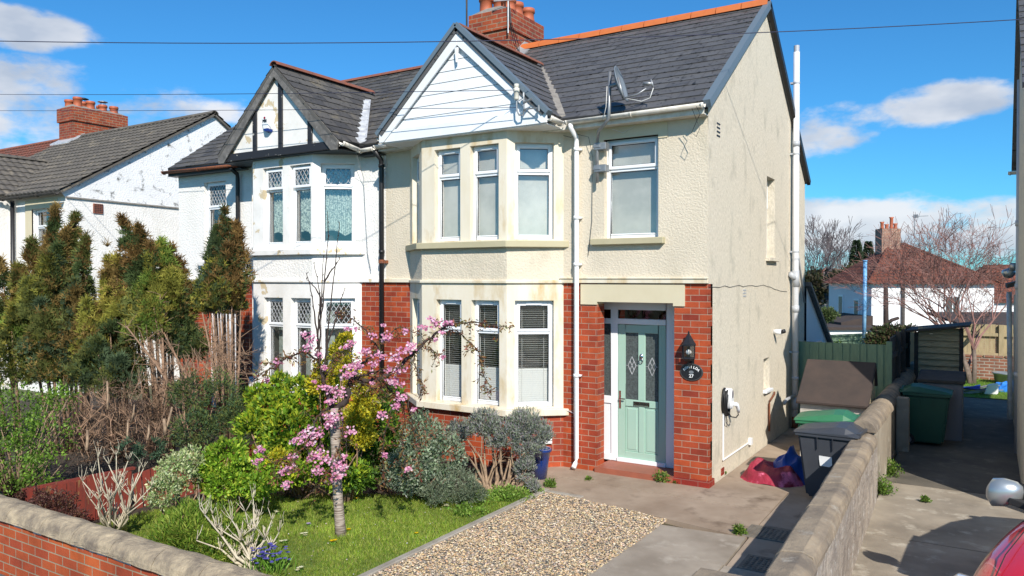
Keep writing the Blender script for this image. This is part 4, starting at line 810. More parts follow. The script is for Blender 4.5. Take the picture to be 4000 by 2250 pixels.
o_=Vector((-2.924,40.525,2.776)); M=frame((o_.x,o_.y,0),(.848,.530,0))
w_=MB(M); w_.box(0,0,-3,7.35,6.2,2.5); w_.build('wall',K['white_far'],B1)
r=MB(M); e=.35; r.add([(-e,-e,2.46),(7.35+e,-e,2.46),(7.35+e,6.2+e,2.46),(-e,6.2+e,2.46),(2.6,3.1,4.95),(3.6,3.1,4.95)],[(0,1,5,4),(1,2,5),(2,3,4,5),(3,0,4),(0,3,2,1)]); rf=r.build('roof',K['rtile_far'],B1)
for a,b in (((-e,-e,2.50),(2.6,3.1,5.0)),((7.35+e,-e,2.50),(3.6,3.1,5.0)),((2.6,3.1,5.0),(3.6,3.1,5.0))):
    mb=MB(M); ridge_run(mb,a,b,.13,.5); mb.build('hip_tiles',K['rtile_far'],rf)
c=MB(M); c.box(1.9,2.7,4.0,3.1,3.6,5.95); ch=c.build('chimney',K['brick_old'],B1)
for i,(x,h_) in enumerate(((2.1,.45),(2.4,.30),(2.7,.75),(2.95,.35))):
    c=MB(M); c.lathe([(.13,0),(.10,.1),(.10,h_-.1),(.15,h_),(.09,h_)],(x,3.1,5.95),12); c.build('chimney_pot',K['pot'],ch,smooth=True)
for (x,z,a,b) in ((4.35,.55,1.0,1.2),(2.4,-1.6,1.0,1.2)):
    f=MB(M); f.box(x,-.04,z,x+a,0.02,z+b); f.box(x-.1,-.10,z-.14,x+a+.1,0,z); wn=f.build('window',K['upvc'],B1)
    f=MB(M); f.box(x+.08,-.045,z+.08,x+a/2-.03,-.035,z+b-.08); f.box(x+a/2+.03,-.045,z+.08,x+a-.08,-.035,z+b-.08); f.build('pane',K['glass_ob'],wn)
    f=MB(M); f.box(x-.15,-.13,z-.22,x+a+.15,0,z-.12); f.build('red_sill',K['brick_dark'],wn)
for (y,z,h_) in ((1.6,.2,1.3),(3.9,.3,1.4)):
    f=MB(M); f.box(-.05,y,z,.02,y+.7,z+h_); wn=f.build('window',K['upvc'],B1); f=MB(M); f.box(-.06,y+.1,z+.1,-.048,y+.6,z+h_-.1); f.build('pane',K['glass_ob'],wn)
    f=MB(M); f.box(-.1,y-.1,z-.2,.02,y+.8,z); f.build('red_sill',K['brick_dark'],wn)
f=MB(M); f.tube([(1.85,-.1,2.4),(1.85,-.1,-3)],.10,8); f.build('drainpipe',K['darkwood'],B1,smooth=True)
f=MB(M); f.box(-4.6,-2.2,-3,.0,1.8,-.15); f.build('flat_roofed_annex',K['white_far'],B1)
f=MB(M); f.box(-4.8,-2.4,-.15,.1,1.8,.0); f.hexa([(-1.9,-.2,0),(-.0,-.2,0),(-.0,3.9,0),(-1.9,3.9,0)],[(-1.9,-.2,.15),(-.0,-.2,.55),(-.0,3.9,.55),(-1.9,3.9,.15)]); f.build('annex_roof',K['felt'],B1)
ae=thing('television_aerial','thin television aerial on a pole beside the far brick chimney','aerial',(-1.022,45.29,5.442))
mb=MB(); p0=Vector((-1.021,45.288,5.279)); p1=Vector((-1.03,45.303,6.783)); mb.tube([p0,p1],.03,6); mb.beam(p1+Vector((-.1,-.05,-.05)),p1+Vector((.75,.47,0)),.05,.05); mb.box(p1.x-.05,p1.y-.05,p1.z-.12,p1.x+.2,p1.y+.15,p1.z+.08); mb.build('mast',K['galv'],ae)
B2=thing('house_with_dark_roof','white house with dark roof and red ridge far behind, left of the red roofed house','house',(-8.623,55.799,0.461))
o_=Vector((-9.446,52.959,2.778)); M=frame((o_.x,o_.y,0),(.848,.530,0))
w_=MB(M); w_.box(-4,0,-4,9,8,1.05); w_.build('wall',K['white_far'],B2)
r=MB(M); r.add([(-4.3,-.3,1.0),(9.3,-.3,1.0),(9.3,8.3,1.0),(-4.3,8.3,1.0),(-4,4,1.2),(3.6,4,3.6),(9,4,3.6)],[(0,1,6,5,4),(1,2,6),(2,3,4,5,6),(0,4,3)]); r.build('roof',K['darkwood'],B2,recalc=True)
r=MB(M); r.tube([(-.6,-.2,1.3),(3.6,4,3.65)],.12,6); r.build('ridge_tiles',K['ridge_old'],B2)
for x in (1.0,2.6): 
    f=MB(M); f.box(x,-.05,-.9,x+1.0,0,.1); f.build('window',K['glass_ob'],B2)
B3=thing('house_with_brown_roof','brown roofed house far behind, right of the red roofed house','house',(3.646,61.107,0.535))
o_=Vector((3.287,58.557,2.778)); M=frame((o_.x,o_.y,0),(.848,.530,0))
w_=MB(M); w_.box(0,0,-4,12,7,1.0); w_.build('wall',K['white_far'],B3)
r=MB(M); r.add([(-.3,-.3,.95),(12.3,-.3,.95),(12.3,7.3,.95),(-.3,7.3,.95),(1.5,3.5,3.9),(10,3.5,3.9)],[(0,1,5,4),(1,2,5),(2,3,4,5),(3,0,4)]); r.build('roof',K['rtile_far'],B3)
B4=thing('dark_roofed_outbuilding','low outbuilding with dark felt roof behind the pale wooden fence','shed',(3.24,25.477,0.651))
o_=Vector((2.703,23.965,0.819)); M=frame((o_.x,o_.y,0),(.848,.530,0))
w_=MB(M); w_.box(0,0,-1.5,4,3,.85); w_.build('wall',K['brick_old'],B4); w_=MB(M); w_.hexa([(-.3,-.3,.85),(4.2,-.3,.85),(4.2,3,1.3),(-.3,3,1.3)],[(-.3,-.3,.93),(4.2,-.3,.93),(4.2,3,1.38),(-.3,3,1.38)]); w_.build('roof',K['felt'],B4)

# ------------------------------------------------------------------ walls and fences
BW=thing('low_boundary_wall','low stone-faced wall with worn sloping coping between the two driveways','wall',(1.9,-1.5,0))
def wline(y): return 1.83-.036*(y)     # drift of the wall's centre line
def jitterwall(mb,ya,yb,xo,half,z0,z1,n,rs,amp=.01,k=8):
    rng=random.Random(rs)
    def prof(y):
        c=xo(y); j=lambda:rng.uniform(-amp,amp)
        return [(c-half,z0),(c-half+j()*.5,(z0+z1)/2),(c-half,z1),(c+half,z1),(c+half+j()*.5,(z0+z1)/2),(c+half,z0)]
    vs=[];m_=6
    for i in range(n+1):
        y=ya+(yb-ya)*i/n; vs+=[(x,y,z) for x,z in prof(y)]
    mb.add(vs,[(i*m_+j,i*m_+j+1,(i+1)*m_+j+1,(i+1)*m_+j) for i in range(n) for j in range(m_-1)]+[list(range(m_)),[n*m_+j for j in range(m_)]])
mb=MB(); jitterwall(mb,-6.0,.55,lambda y:wline(y)+.045,.115,-.05,.74,40,3,.02); mb.build('wall_face',K['blockwall'],BW)
mb=MB(); rng=random.Random(5); y=-6.0
while y<.5:
    l=min(.42,.55-y); c0=wline(y)+.03; c1=wline(y+l)+.03; h_=rng.uniform(-.006,.006)
    pr_=[(-.145,.72),(-.15,.79),(-.11,.845),(.04,.86),(.11,.83),(.135,.77),(.135,.72)]
    j_=[rng.uniform(-.007,.007) for _ in range(14)]; a=[(c0+x+j_[q],y+.002,z+h_+j_[6-q]*.6) for q,(x,z) in enumerate(pr_)]; b=[(c1+x+j_[7+q],y+l-.002,z+h_+j_[13-q]*.6) for q,(x,z) in enumerate(pr_)]; k=len(pr_)
    mb.add(a+b,[(j,j+1,k+j+1,k+j) for j in range(k-1)]+[list(range(k)),[k+j for j in range(k)],(0,k,2*k-1,k-1)]); y+=l
mb.build('coping_stone',K['coping'],BW,bevel=.006)
FWL=thing('rendered_wall_with_round_coping','taller cement rendered wall with half-round coping, behind the low stone wall','wall',(1.84,1.5,0))
mb=MB(); mb.box(1.70,.5,-.05,1.94,2.45,.88); mb.box(1.62,2.45,-.05,1.86,9.5,.80); mb.build('wall_face',K['concrete2'],FWL)
mb=MB()
for (y0_,y1_,xc,z_) in ((.45,2.46,1.82,.86),(2.47,9.5,1.74,.78)):
    n=max(1,int((y1_-y0_)/.62))
    for i in range(n):
        a=y0_+(y1_-y0_)*i/n+.004; b=y0_+(y1_-y0_)*(i+1)/n-.004; pr_=[(.155*math.cos(math.pi*j/10),z_+.16*math.sin(math.pi*j/10)) for j in range(11)]
        mb.prism([(xc+x,z) for x,z in pr_][::-1],a,b)
mb.build('coping_stone',K['coping'],FWL,bevel=.006)
mb=MB(); mb.box(1.88,3.75,-.05,2.06,3.95,.86); PO=thing('square_concrete_post','short square concrete gatepost in shade beside the green bin','post',(1.97,3.85,0)); mb.build('post',K['concrete2'],PO,bevel=.012)
# front brick wall
FB=thing('front_garden_wall','low red brick front garden wall with rounded mossy stone coping','wall',(-6,-6.3,0))
mb=MB(); mb.box(-18,-6.34,-.1,-1.15,-6.12,.50); mb.build('brickwork',K['brick_wall'],FB)
mb=MB(); rng=random.Random(4); x=-18.0
while x<-1.15:
    l=min(rng.uniform(.5,.62),-1.13-x)
    if l<.1: break
    k=14; vs=[]; ns=10
    for s_ in range(ns+1):
        xx=x+.004+(l-.008)*s_/ns
        for j in range(k):
            a=math.pi*j/(k-1); r_=.150+.010*noise.noise(Vector((xx*5,j*.5,3.3)))+.006*noise.noise(Vector((xx*17,j*1.3,1.3)))
            vs.append((xx,-6.23-math.cos(a)*r_*1.02,.50+math.sin(a)*r_*.88))
    fs=[(s_*k+j,s_*k+j+1,(s_+1)*k+j+1,(s_+1)*k+j) for s_ in range(ns) for j in range(k-1)]+[[j for j in range(k)],[ns*k+j for j in range(k)],[s_*k for s_ in range(ns+1)]+[s_*k+k-1 for s_ in range(ns,-1,-1)]]
    mb.add(vs,fs); x+=l
mb.build('coping_stone',K['coping2'],FB,smooth=False)
mb=MB(); rng=random.Random(8)
for i in range(60):
    x=-8+i*.115; mb.add([(x,-6.352,.49),(x+.14,-6.352,.49),(x+.12,-6.385,.515+rng.uniform(0,.02)),(x+.01,-6.385,.515),(x,-6.34,.455+rng.uniform(0,.03)),(x+.14,-6.34,.455+rng.uniform(0,.03))],[(0,1,2,3),(4,5,1,0)])
mb.build('mortar_fillet',K['leadw'],FB)
SP=thing('stub_of_front_wall','short length of front wall with flat weathered coping meeting the boundary wall','wall',(1.7,-4.7,0))
mb=MB(); mb.box(1.46,-5.05,-.05,2.02,-4.72,.66); mb.build('wall_face',K['blockwall'],SP); mb=MB(); mb.box(1.42,-5.10,.66,2.06,-4.66,.75); mb.build('coping_stone',K['coping'],SP,bevel=.03)
# broken red fence on the party line
RF=thing('broken_red_fence','low broken fence of rotten red-painted boards leaning on the garden boundary','fence',(-5.6,-4.2,0))
rng=random.Random(2)
for seg,(ya,yb,za,zb_,lean) in enumerate(((-5.75,-4.55,.50,.47,.02),(-4.5,-3.45,.40,.50,-.05),(-3.35,-2.55,.50,.46,.10))):
    mb=MB(); n=int((yb-ya)/.105)
    for i in range(n):
        t=i/n; y=ya+(yb-ya)*t; z=za+(zb_-za)*t+rng.uniform(-.012,.012); x=-5.6+rng.uniform(-.006,.006)
        mb.hexa([(x,y,-.05),(x+.016,y,-.05),(x+.016,y+.098,-.05),(x,y+.098,-.05)],[(x+lean,y,z),(x+.016+lean,y,z),(x+.016+lean,y+.098,z+(zb_-za)/n),(x+lean,y+.098,z+(zb_-za)/n)])
    mb.build('fence_panel',K['fence_red'],RF)
mb=MB(); mb.beam((-5.63,-5.75,.50),(-5.62,-4.5,.48),.06,.03); mb.build('rail',K['fence_red'],RF)
# green fence behind the store
GF=thing('green_board_fence','green painted featheredge fence across the side passage behind the storage box','fence',(.9,5.1,0))
mb=MB(); x=.02; i=0; rng=random.Random(3)
while x<1.62:
    w_=rng.choice((.115,.12,.125,.13,.17)); mb.hexa([(x,5.05,0),(x+w_,5.035,0),(x+w_,5.06,0),(x,5.06,0)],[(x,5.05,1.6),(x+w_,5.035,1.6),(x+w_,5.06,1.6),(x,5.06,1.6)]); x+=w_-.004
mb.build('boards',K['fence_g'],GF)
mb=MB(); mb.box(1.60,5.0,0,1.69,5.09,1.66); mb.build('post',K['fence_g'],GF)
mb=MB(); y=5.1
while y<8.6: mb.box(1.64,y,0,1.665,y+.11,1.72); y+=.115
mb.box(1.665,5.1,1.35,1.70,8.6,1.43); mb.build('return_panel',K['darkwood'],GF)
for y in (5.9,6.9,7.9): mb=MB(); mb.box(1.665,y,0,1.74,y+.09,1.78); mb.build('post',K['darkwood'],GF)
SPo=thing('sunlit_pale_fence_panel','strip of sunlit yellow softwood fence between the dark fence and the timber store','fence',(1.95,9.6,0))
mb=MB(); 
for i in range(8): mb.box(1.50+i*.13,9.3,0,1.50+i*.13+.12,9.33,1.55+.02*(i%2))
mb.build('boards',K['fence_n'],SPo)
# far garden: low brick wall, fence
FW2=thing('old_brick_garden_wall','low old brick wall at the far end of the back lawn','wall',(4,14.7,0))
mb=MB(); mb.box(2.45,14.7,-.1,9,14.95,.62); mb.build('brickwork',K['brick_old'],FW2)
mb=MB(); 
for i in range(7): mb.box(2.5+i*.5,14.68,.62,2.95+i*.5,14.97,.66)
mb.build('capping',K['brick_old'],FW2)
FF=thing('pale_wooden_fence','pale softwood board fence standing on the old brick wall','fence',(4,15.1,0))
mb=MB(); rng=random.Random(1)
for i in range(50): x=2.2+i*.135; mb.box(x,15.06,.2,x+.128,15.085,1.50+rng.uniform(-.01,.01))
mb.build('boards',K['fence_n'],FF)
for x in (3.35,5.2,7.0):
    mb=MB(); mb.box(x,14.97,.2,x+.12,15.05,1.5); mb.build('post',K['fence_n'],FF)
mb=MB(); mb.box(2.2,14.98,.62,9,15.04,.72); mb.box(2.2,14.99,1.18,9,15.05,1.27); mb.build('rail',K['fence_n'],FF)
GP=thing('pale_green_panel_fence','pale green lattice panel fence beyond the green fence','fence',(-0.714,15.932,0.755))
mb=MB(); a=Vector((-1.429,15.489,0.995)); b=Vector((0.099,16.445,1.075)); d_=(b-a)/5
for i in range(5):
    p=a+d_*i; q=p+d_*.97; mb.hexa([(p.x,p.y,-.6),(q.x,q.y,-.6),(q.x-.02,q.y+.03,-.6),(p.x-.02,p.y+.03,-.6)],[(p.x,p.y,p.z),(q.x,q.y,q.z),(q.x-.02,q.y+.03,q.z),(p.x-.02,p.y+.03,p.z)])
    for k in range(6): mb.beam((p.x+.01,p.y-.03,p.z-.04-k*.15),(q.x+.01,q.y-.03,q.z-.04-k*.15),.02,.03)
mb.build('panels',K['fence_g'],GP)
BP=thing('blue_metal_pole','thin blue and white painted metal pole standing behind the green fence','pole',(0.234,12.99,0.936))
mb=MB(); a=Vector((0.216,12.979,0.972)); b=Vector((0.231,13.021,3.235)); mb.tube([a,b],.05,10); mb.tube([b,b+Vector((0,0,.04))],.065,10); mb.build('pole',mat('blue_pole',(.30,.55,.78),.5,(.08,.30,.62),2,c3=(.40,.22,.12),c3thr=(.62,.7),c3scale=5),BP,smooth=True)
# ------------------------------------------------------------------ storage box, bins, bag
SB=thing('bin_storage_box','wooden storage box with brown felt sloping lid and whitewashed front behind the wheelie bins','storage box',(1.1,2.9,0))
mb=MB(); x0_,x1_=.66,1.60
for i in range(7): mb.box(x0_,2.52-.006*(i%2),i*.125,x1_,2.55,i*.125+.122)
mb.build('front_boards',K['boxwood'],SB)
mb=MB()
for i in range(9):
    z=i*.145; ya=max(2.56,2.46+(z+.15-.84)/.68); mb.box(x1_-.03,ya,z,x1_+(.004 if i%2 else .012),3.30 if z>1.0 else 3.42,z+.14)
mb.build('side_boards',K['shedw'],SB); mb=MB(); mb.box(x0_,2.56,0,x0_+.03,3.42,.8); mb.box(x0_,3.40,0,x1_,3.43,1.38); mb.build('frame',K['shedw'],SB)
mb=MB(); mb.hexa([(x0_-.05,2.44,.835),(x1_+.04,2.44,.835),(x1_+.04,3.30,1.42),(x0_-.05,3.30,1.42)],[(x0_-.05,2.42,.875),(x1_+.04,2.42,.875),(x1_+.04,3.29,1.46),(x0_-.05,3.29,1.46)]); mb.hexa([(x0_-.05,3.30,1.42),(x1_+.04,3.30,1.42),(x1_+.04,3.5,1.05),(x0_-.05,3.5,1.05)],[(x0_-.05,3.30,1.46),(x1_+.04,3.30,1.46),(x1_+.04,3.53,1.07),(x0_-.05,3.53,1.07)])
mb.build('lid',K['felt'],SB,bevel=.01)
def wheelie(name,label,loc,rz,m,h_=1.0,sticker=False,group=None):
    """lid hinge at local +x, lifting lip at -x; long side faces -y"""
    t=thing(name,label,'wheelie bin',(0,0,0),group); k=h_/1.0
    b=MB(); b.hexa([(-.27,-.22,.06),(.23,-.22,.06),(.23,.22,.06),(-.27,.22,.06)],[(-.36,-.275,.86*k),(.30,-.275,.86*k),(.30,.275,.86*k),(-.36,.275,.86*k)])
    body=b.build('body',m,t,bevel=.03)
    r=MB(); r.box(-.385,-.295,.855*k,.32,.295,.895*k); 
    for x in (-.12,.06): r.beam((x,-.281,.70*k),(x,-.298,.87*k),.012,.02)
    for x in (-.12,.06): r.beam((x,.281,.70*k),(x,.298,.87*k),.012,.02)
    r.build('rim',m,body,bevel=.01)
    l=MB(); prof=[(-.40,.895),(-.40,.925),(-.30,.955),(-.10,.99),(.08,1.03),(.20,1.03),(.30,.965),(.36,.93),(.36,.905)]
    prof=[(x,z*k) for x,z in prof]
    vs=[]
    for s_,y in ((0,-.305),(1,-.25),(2,0),(3,.25),(4,.305)):
        f_=(.25,.8,1,.8,.25)[s_]; vs+=[(x,y,.895*k+(z-.895*k)*f_ if i>0 else z) for i,(x,z) in enumerate(prof)]
    n=len(prof); l.add(vs,[(s_*n+j,s_*n+j+1,(s_+1)*n+j+1,(s_+1)*n+j) for s_ in range(4) for j in range(n-1)]+[list(range(n)),[4*n+j for j in range(n)]]+[(s_*n,(s_+1)*n,(s_+1)*n+n-1,s_*n+n-1) for s_ in range(4)])
    lid=l.build('lid',m,t,bevel=.008)
    hn=MB(); hn.tube([(.345,-.24,.935*k),(.345,.24,.935*k)],.018,8); hn.box(.29,-.25,.90*k,.37,-.2,.95*k); hn.box(.29,.2,.90*k,.37,.25,.95*k); hn.build('handle_bar',m,t)
    for s_ in (-1,1):
        w_=MB(); w_.M=Matrix.Translation((.24,s_*.225,.10))@Matrix.Rotation(math.pi/2,4,'X'); w_.lathe([(0,-.025),(.09,-.025),(.10,-.015),(.10,.015),(.09,.025),(0,.025)],n=22); w_.build('wheel',K['rubber'],t)
        w_=MB(); w_.M=Matrix.Translation((.24,s_*.252,.10))@Matrix.Rotation(math.pi/2,4,'X'); w_.lathe([(0,-.006),(.055,-.006),(.055,.006),(0,.006)],n=16); w_.build('hub_cap',K['greyplastic'],t)
    if sticker:
        s_=MB(); s_.add([(-.10,-.272,.60),(.05,-.272,.595),(.052,-.268,.50),(.02,-.264,.47),(-.09,-.264,.475),(-.10,-.268,.56)],[(0,1,2,3,4,5)]); s_.build('paper_label',K['paper'],body,recalc=False)
    t.location=loc; t.rotation_euler=(0,0,rz); return t
GRP='wheelie bins on the two driveways'
wheelie('wheelie_bin','black wheelie bin with a white paper label against the low stone wall',(1.50,.30,0),R_(-4),K['bin_b'],.96,True,GRP)
wheelie('wheelie_bin','bright green wheelie bin between the black bin and the wooden storage box',(1.34,.98,0),R_(2),K['bin_g'],1.0,False,GRP)
b3=wheelie('wheelie_bin','dark green wheelie bin in shade on the neighbouring driveway beside the grey plastic store',(2.24,4.62,0),R_(180),K['bin_gd'],.98,False,GRP)
BG=thing('crumpled_rubble_bag','crumpled red and blue woven bag lying on the path in front of the bins','bag',(.78,.92,0))
def crump(u,v,seed,cx_,cy_,rx,ry,h_,sp,k=3.0):
    x=(u*2-1);y=(v*2-1); r=min(1,math.sqrt(x*x+y*y)*.98); a=math.atan2(y,x)
    rr_=1+.16*noise.noise(Vector((math.cos(a)*1.6,math.sin(a)*1.6,seed)))
    X=cx_+x*rx*rr_;Y=cy_+y*ry*rr_
    q=Vector((X*k,Y*k,seed)); rid=1-abs(noise.noise(q))*2.6; rid2=1-abs(noise.noise(q*2.3))*2
    return (X+sp*noise.noise(q*1.5),Y,max(.0,(1-r**2.6))*h_*(.60+.34*rid*abs(rid)+.16*rid2)+.006)
mb=MB(); mb.grid(lambda u,v:crump(u,v,3.1,.64,.84,.46,.28,.30,.05,2.2),36,28); mb.build('red_cloth',K['pink'],BG,recalc=False)
mb=MB(); mb.grid(lambda u,v:crump(u,v,5.2,.86,1.08,.42,.30,.44,.05,2.4),34,26); mb.build('blue_cloth',K['bluebag'],BG,recalc=False)
GS=thing('grey_plastic_garden_store','grey plastic storage cupboard standing behind the dark green bin','storage box',(2.42,5.35,0))
mb=MB(); mb.box(2.12,5.1,0,2.76,5.75,.98); mb.build('body',K['greyplastic'],GS,bevel=.015); mb=MB(); mb.hexa([(2.08,5.05,.98),(2.80,5.05,.98),(2.80,5.8,1.0),(2.08,5.8,1.0)],[(2.08,5.05,1.03),(2.80,5.05,1.03),(2.80,5.8,1.13),(2.08,5.8,1.13)]); mb.build('lid',K['darkwood'],GS,bevel=.01)
mb=MB(); 
for i in range(5): mb.box(2.2,5.085,.70+i*.045,2.68,5.10,.73+i*.045)
mb.build('louvres',K['greyplastic'],GS)
LS=thing('timber_log_store','tall narrow timber store with horizontal boards and a sloping dark roof','shed',(2.25,8,0))
mb=MB(); n=14
for i in range(n): z=.05+i*.125; mb.hexa([(1.92,7.375,z),(2.66,7.375,z),(2.66,7.43,z),(1.92,7.43,z)],[(1.92,7.42,z+.12),(2.66,7.42,z+.12),(2.66,7.43,z+.12),(1.92,7.43,z+.12)])
for i in range(n): z=.05+i*.125; mb.hexa([(2.68,7.43,z),(2.68,8.4,z),(2.66,8.4,z),(2.66,7.43,z)],[(2.665,7.43,z+.12),(2.665,8.4,z+.12),(2.66,8.4,z+.12),(2.66,7.43,z+.12)])
mb.build('boards',K['shedw'],LS)
for x in (1.86,2.64):
    mb=MB(); mb.box(x,7.36,0,x+.07,7.43,1.80 if x>2 else 1.70); mb.build('post',K['darkwood'],LS)
mb=MB(); mb.hexa([(1.72,7.2,1.70),(2.82,7.2,1.84),(2.82,8.6,1.84),(1.72,8.6,1.70)],[(1.72,7.2,1.74),(2.82,7.2,1.88),(2.82,8.6,1.88),(1.72,8.6,1.74)]); mb.build('roof',K['darkwood'],LS)
# blue tarp, tub, junk, plank
TP=thing('blue_tarpaulin','bright blue tarpaulin scrunched on the far lawn','tarpaulin',(3.6,12.6,0)); mb=MB(); mb.grid(lambda u,v:crump(u,v,2.2,3.72,12.7,.62,.5,.26,.03),30,24); mb.build('cloth',K['bluetarp'],TP,recalc=False)
TU=thing('pale_plastic_tub','round pale plastic tub at the edge of the back lawn','tub',(3.481,14.059,-0.174)); c=Vector((3.482,14.058,-0.308)); mb=MB(); mb.lathe([(.20,0),(.27,.26),(.30,.27),(.30,.30),(.27,.30),(.24,.1),(0,.08)],(c.x,c.y,.0),20); mb.build('tub',K['carsilver'],TU,smooth=True)
JK=thing('folded_garden_chair','folded blue and white garden chair lying on the ground beyond the log store','chair',(2.801,11.63,-0.142)); c=Vector((2.803,11.512,-0.249)); rng=random.Random(12)
mb=MB()
for i in range(7): a=rng.uniform(-.5,.5); mb.beam((c.x-.45+i*.05,c.y-.1+a*.2,.02),(c.x+.25+i*.06,c.y+.3+a*.3,.12+.05*(i%3)),.025,.02)
mb.build('metal_frame',K['galv'],JK); mb=MB(); mb.grid(lambda u,v:(c.x-.40+u*.55,c.y-.1+v*.4,.08+.10*u+.03*math.sin(v*9+u*5)),10,10); mb.build('fabric_seat',K['bluebag'],JK,recalc=False)
mb=MB(); mb.hexa([(c.x+.22,c.y-.1,.02),(c.x+.50,c.y+.0,.02),(c.x+.52,c.y+.22,.02),(c.x+.24,c.y+.12,.02)],[(c.x+.30,c.y-.12,.26),(c.x+.50,c.y-.02,.30),(c.x+.52,c.y+.10,.30),(c.x+.30,c.y+.04,.26)]); mb.build('cushion',K['paper'],JK,bevel=.02)
PK=thing('dark_plank','dark plank end lying beside the right-hand house','plank',(3.4,1.9,0)); mb=MB(); mb.box(3.28,1.75,.01,3.50,2.25,.10); mb.build('plank',K['darkwood'],PK,bevel=.006)
PT=thing('blue_glazed_plant_pot','dark blue glazed plant pot with soil beside the bay window wall','plant pot',(-2.12,-.74,0)); mb=MB(); mb.lathe([(.095,0),(.125,.25),(.15,.37),(.165,.375),(.165,.41),(.145,.41),(.125,.34),(0,.33)],(-2.12,-.74,.012),24); mb.build('pot',K['potblue'],PT,smooth=True)
mb=MB(); mb.lathe([(0,.345),(.13,.345)],(-2.12,-.74,.012),16); mb.build('potting_soil',K['kerb'],PT)
# inspection covers
for (x,y,a,lab) in ((.90,-1.66,.0,'worn metal inspection cover nearer the house door'),(1.12,-2.62,.0,'worn metal inspection cover in the wall shadow, nearer the street')):
    t=thing('inspection_cover',lab,'manhole cover',(x,y,0),'inspection covers in the driveway'); mb=MB(); mb.box(x,y,.0,x+.56,y+.42,.022); mb.build('frame',K['iron'],t,bevel=.004)
    mb=MB(); 
    for i in range(10):
        for j in range(7): mb.box(x+.04+i*.05,y+.035+j*.052,.022,x+.065+i*.05,y+.062+j*.052,.029)
    mb.build('tread_pattern',K['iron'],t)
# ------------------------------------------------------------------ wall-mounted things
def text(s,size,M,m,parent,name='lettering',ext=.002,bold=0,sx=1):
    c=bpy.data.curves.new('t','FONT'); c.body=s; c.size=size; c.extrude=ext; c.align_x='CENTER'; c.align_y='CENTER'; c.offset=bold; c.resolution_u=2
    ob=bpy.data.objects.new('t',c); COL.objects.link(ob); dg=bpy.context.evaluated_depsgraph_get(); me=bpy.data.meshes.new_from_object(ob.evaluated_get(dg)); bpy.data.objects.remove(ob)
    o=origin(parent); T=Matrix(((sx,0,0,0),(0,0,-1,0),(0,1,0,0),(0,0,0,1)))
    me.transform(Matrix.Translation(-o)@M@T); me.materials.clear(); me.materials.append(m); return me
def textobj(meshes,m,parent,name):
    bm=bmesh.new()
    for me in meshes: bm.from_mesh(me)
    me=bpy.data.meshes.new(name); bm.to_mesh(me); bm.free(); me.materials.append(m); ob=bpy.data.objects.new(name,me); COL.objects.link(ob); ob.parent=parent; return ob
LT=thing('wall_lantern','black coach lantern with clear panes and a round bulb on the brick pier','lantern',(-.225,-.09,1.7))
c=(-.225,-.10); mb=MB()
mb.lathe([(.0,.36),(.012,.35),(.014,.32),(.035,.29),(.098,.19),(.10,.17),(.088,.165)],(c[0],c[1],1.72),6); mb.lathe([(.085,.0),(.09,-.02),(.06,-.05),(.02,-.06),(0,-.10)],(c[0],c[1],1.735),6)
for i in range(6): a=i*math.pi/3; mb.tube([(c[0]+math.cos(a)*.082,c[1]+math.sin(a)*.082,1.73),(c[0]+math.cos(a)*.085,c[1]+math.sin(a)*.085,1.89)],.0065,5)
mb.box(c[0]-.045,-.012,1.60,c[0]+.045,.0,1.90); mb.box(c[0]-.02,-.10,1.62,c[0]+.02,-.01,1.66); mb.build('lantern_frame',K['black'],LT)
mb=MB(); mb.lathe([(.078,.01),(.080,.155)],(c[0],c[1],1.73),6); mb.build('glass_pane',K['glass'],LT)
mb=MB(); mb.lathe([(0,-.038),(.026,-.026),(.038,0),(.026,.026),(0,.038)],(c[0],c[1],1.80),14); mb.build('bulb',K['paper'],LT,smooth=True)
SG=thing('oval_house_sign','oval black house sign reading ROMILDA and 27 in white letters','sign',(-.215,-.02,1.525))
def oval(mb,rx,rz,y0,y1,c=(-.215,1.525),n=40):
    mb.prism([(c[0]+rx*math.cos(2*math.pi*i/n),c[1]+rz*math.sin(2*math.pi*i/n)) for i in range(n)],y0,y1)
mb=MB(); oval(mb,.158,.118,-.016,0); mb.build('rim',mat('sign_rim',(.05,.05,.05),.3),SG,bevel=.005); mb=MB(); oval(mb,.138,.098,-.019,-.010); mb.build('plate',K['black'],SG)
ms=[]
for i,chh in enumerate('ROMILDA'):
    a=R_(152-i*20.7); M=Matrix.Translation((-.215+math.cos(a)*.108,-.021,1.525+math.sin(a)*.068))@Matrix.Rotation(-(a-math.pi/2)*.8,4,'Y'); ms.append(text(chh,.047,M,K['paper'],SG,bold=.0012))
ms.append(text('27',.062,Matrix.Translation((-.215,-.021,1.525-.052)),K['paper'],SG,bold=.001)); textobj(ms,K['paper'],SG,'lettering')
mb=MB(); oval(mb,.032,.022,-.022,-.018); mb.build('emblem',K['galv'],SG)
EV=thing('electric_car_charger','white wall charger with coiled black cable and plug on the side wall','charger',(0.05,.67,1.1))
mb=MB(); n=24; cy_,cz_=.70,1.115
mb.M=frame((0,0,0),(0,1,0)); mb.prism([(cy_+.075*math.cos(2*math.pi*i/n),cz_+(.135 if math.sin(2*math.pi*i/n)>0 else .16)*math.sin(2*math.pi*i/n)) for i in range(n)],-.13,0)
mb.build('body',K['chargew'],EV,bevel=.015); mb=MB(frame((0,0,0),(0,1,0))); mb.prism([(cy_+.035*math.cos(2*math.pi*i/n),cz_+.055+.055*math.sin(2*math.pi*i/n)) for i in range(n)],-.136,-.12); mb.build('display',K['greyplastic'],EV)
mb=MB(); rng=random.Random(3)
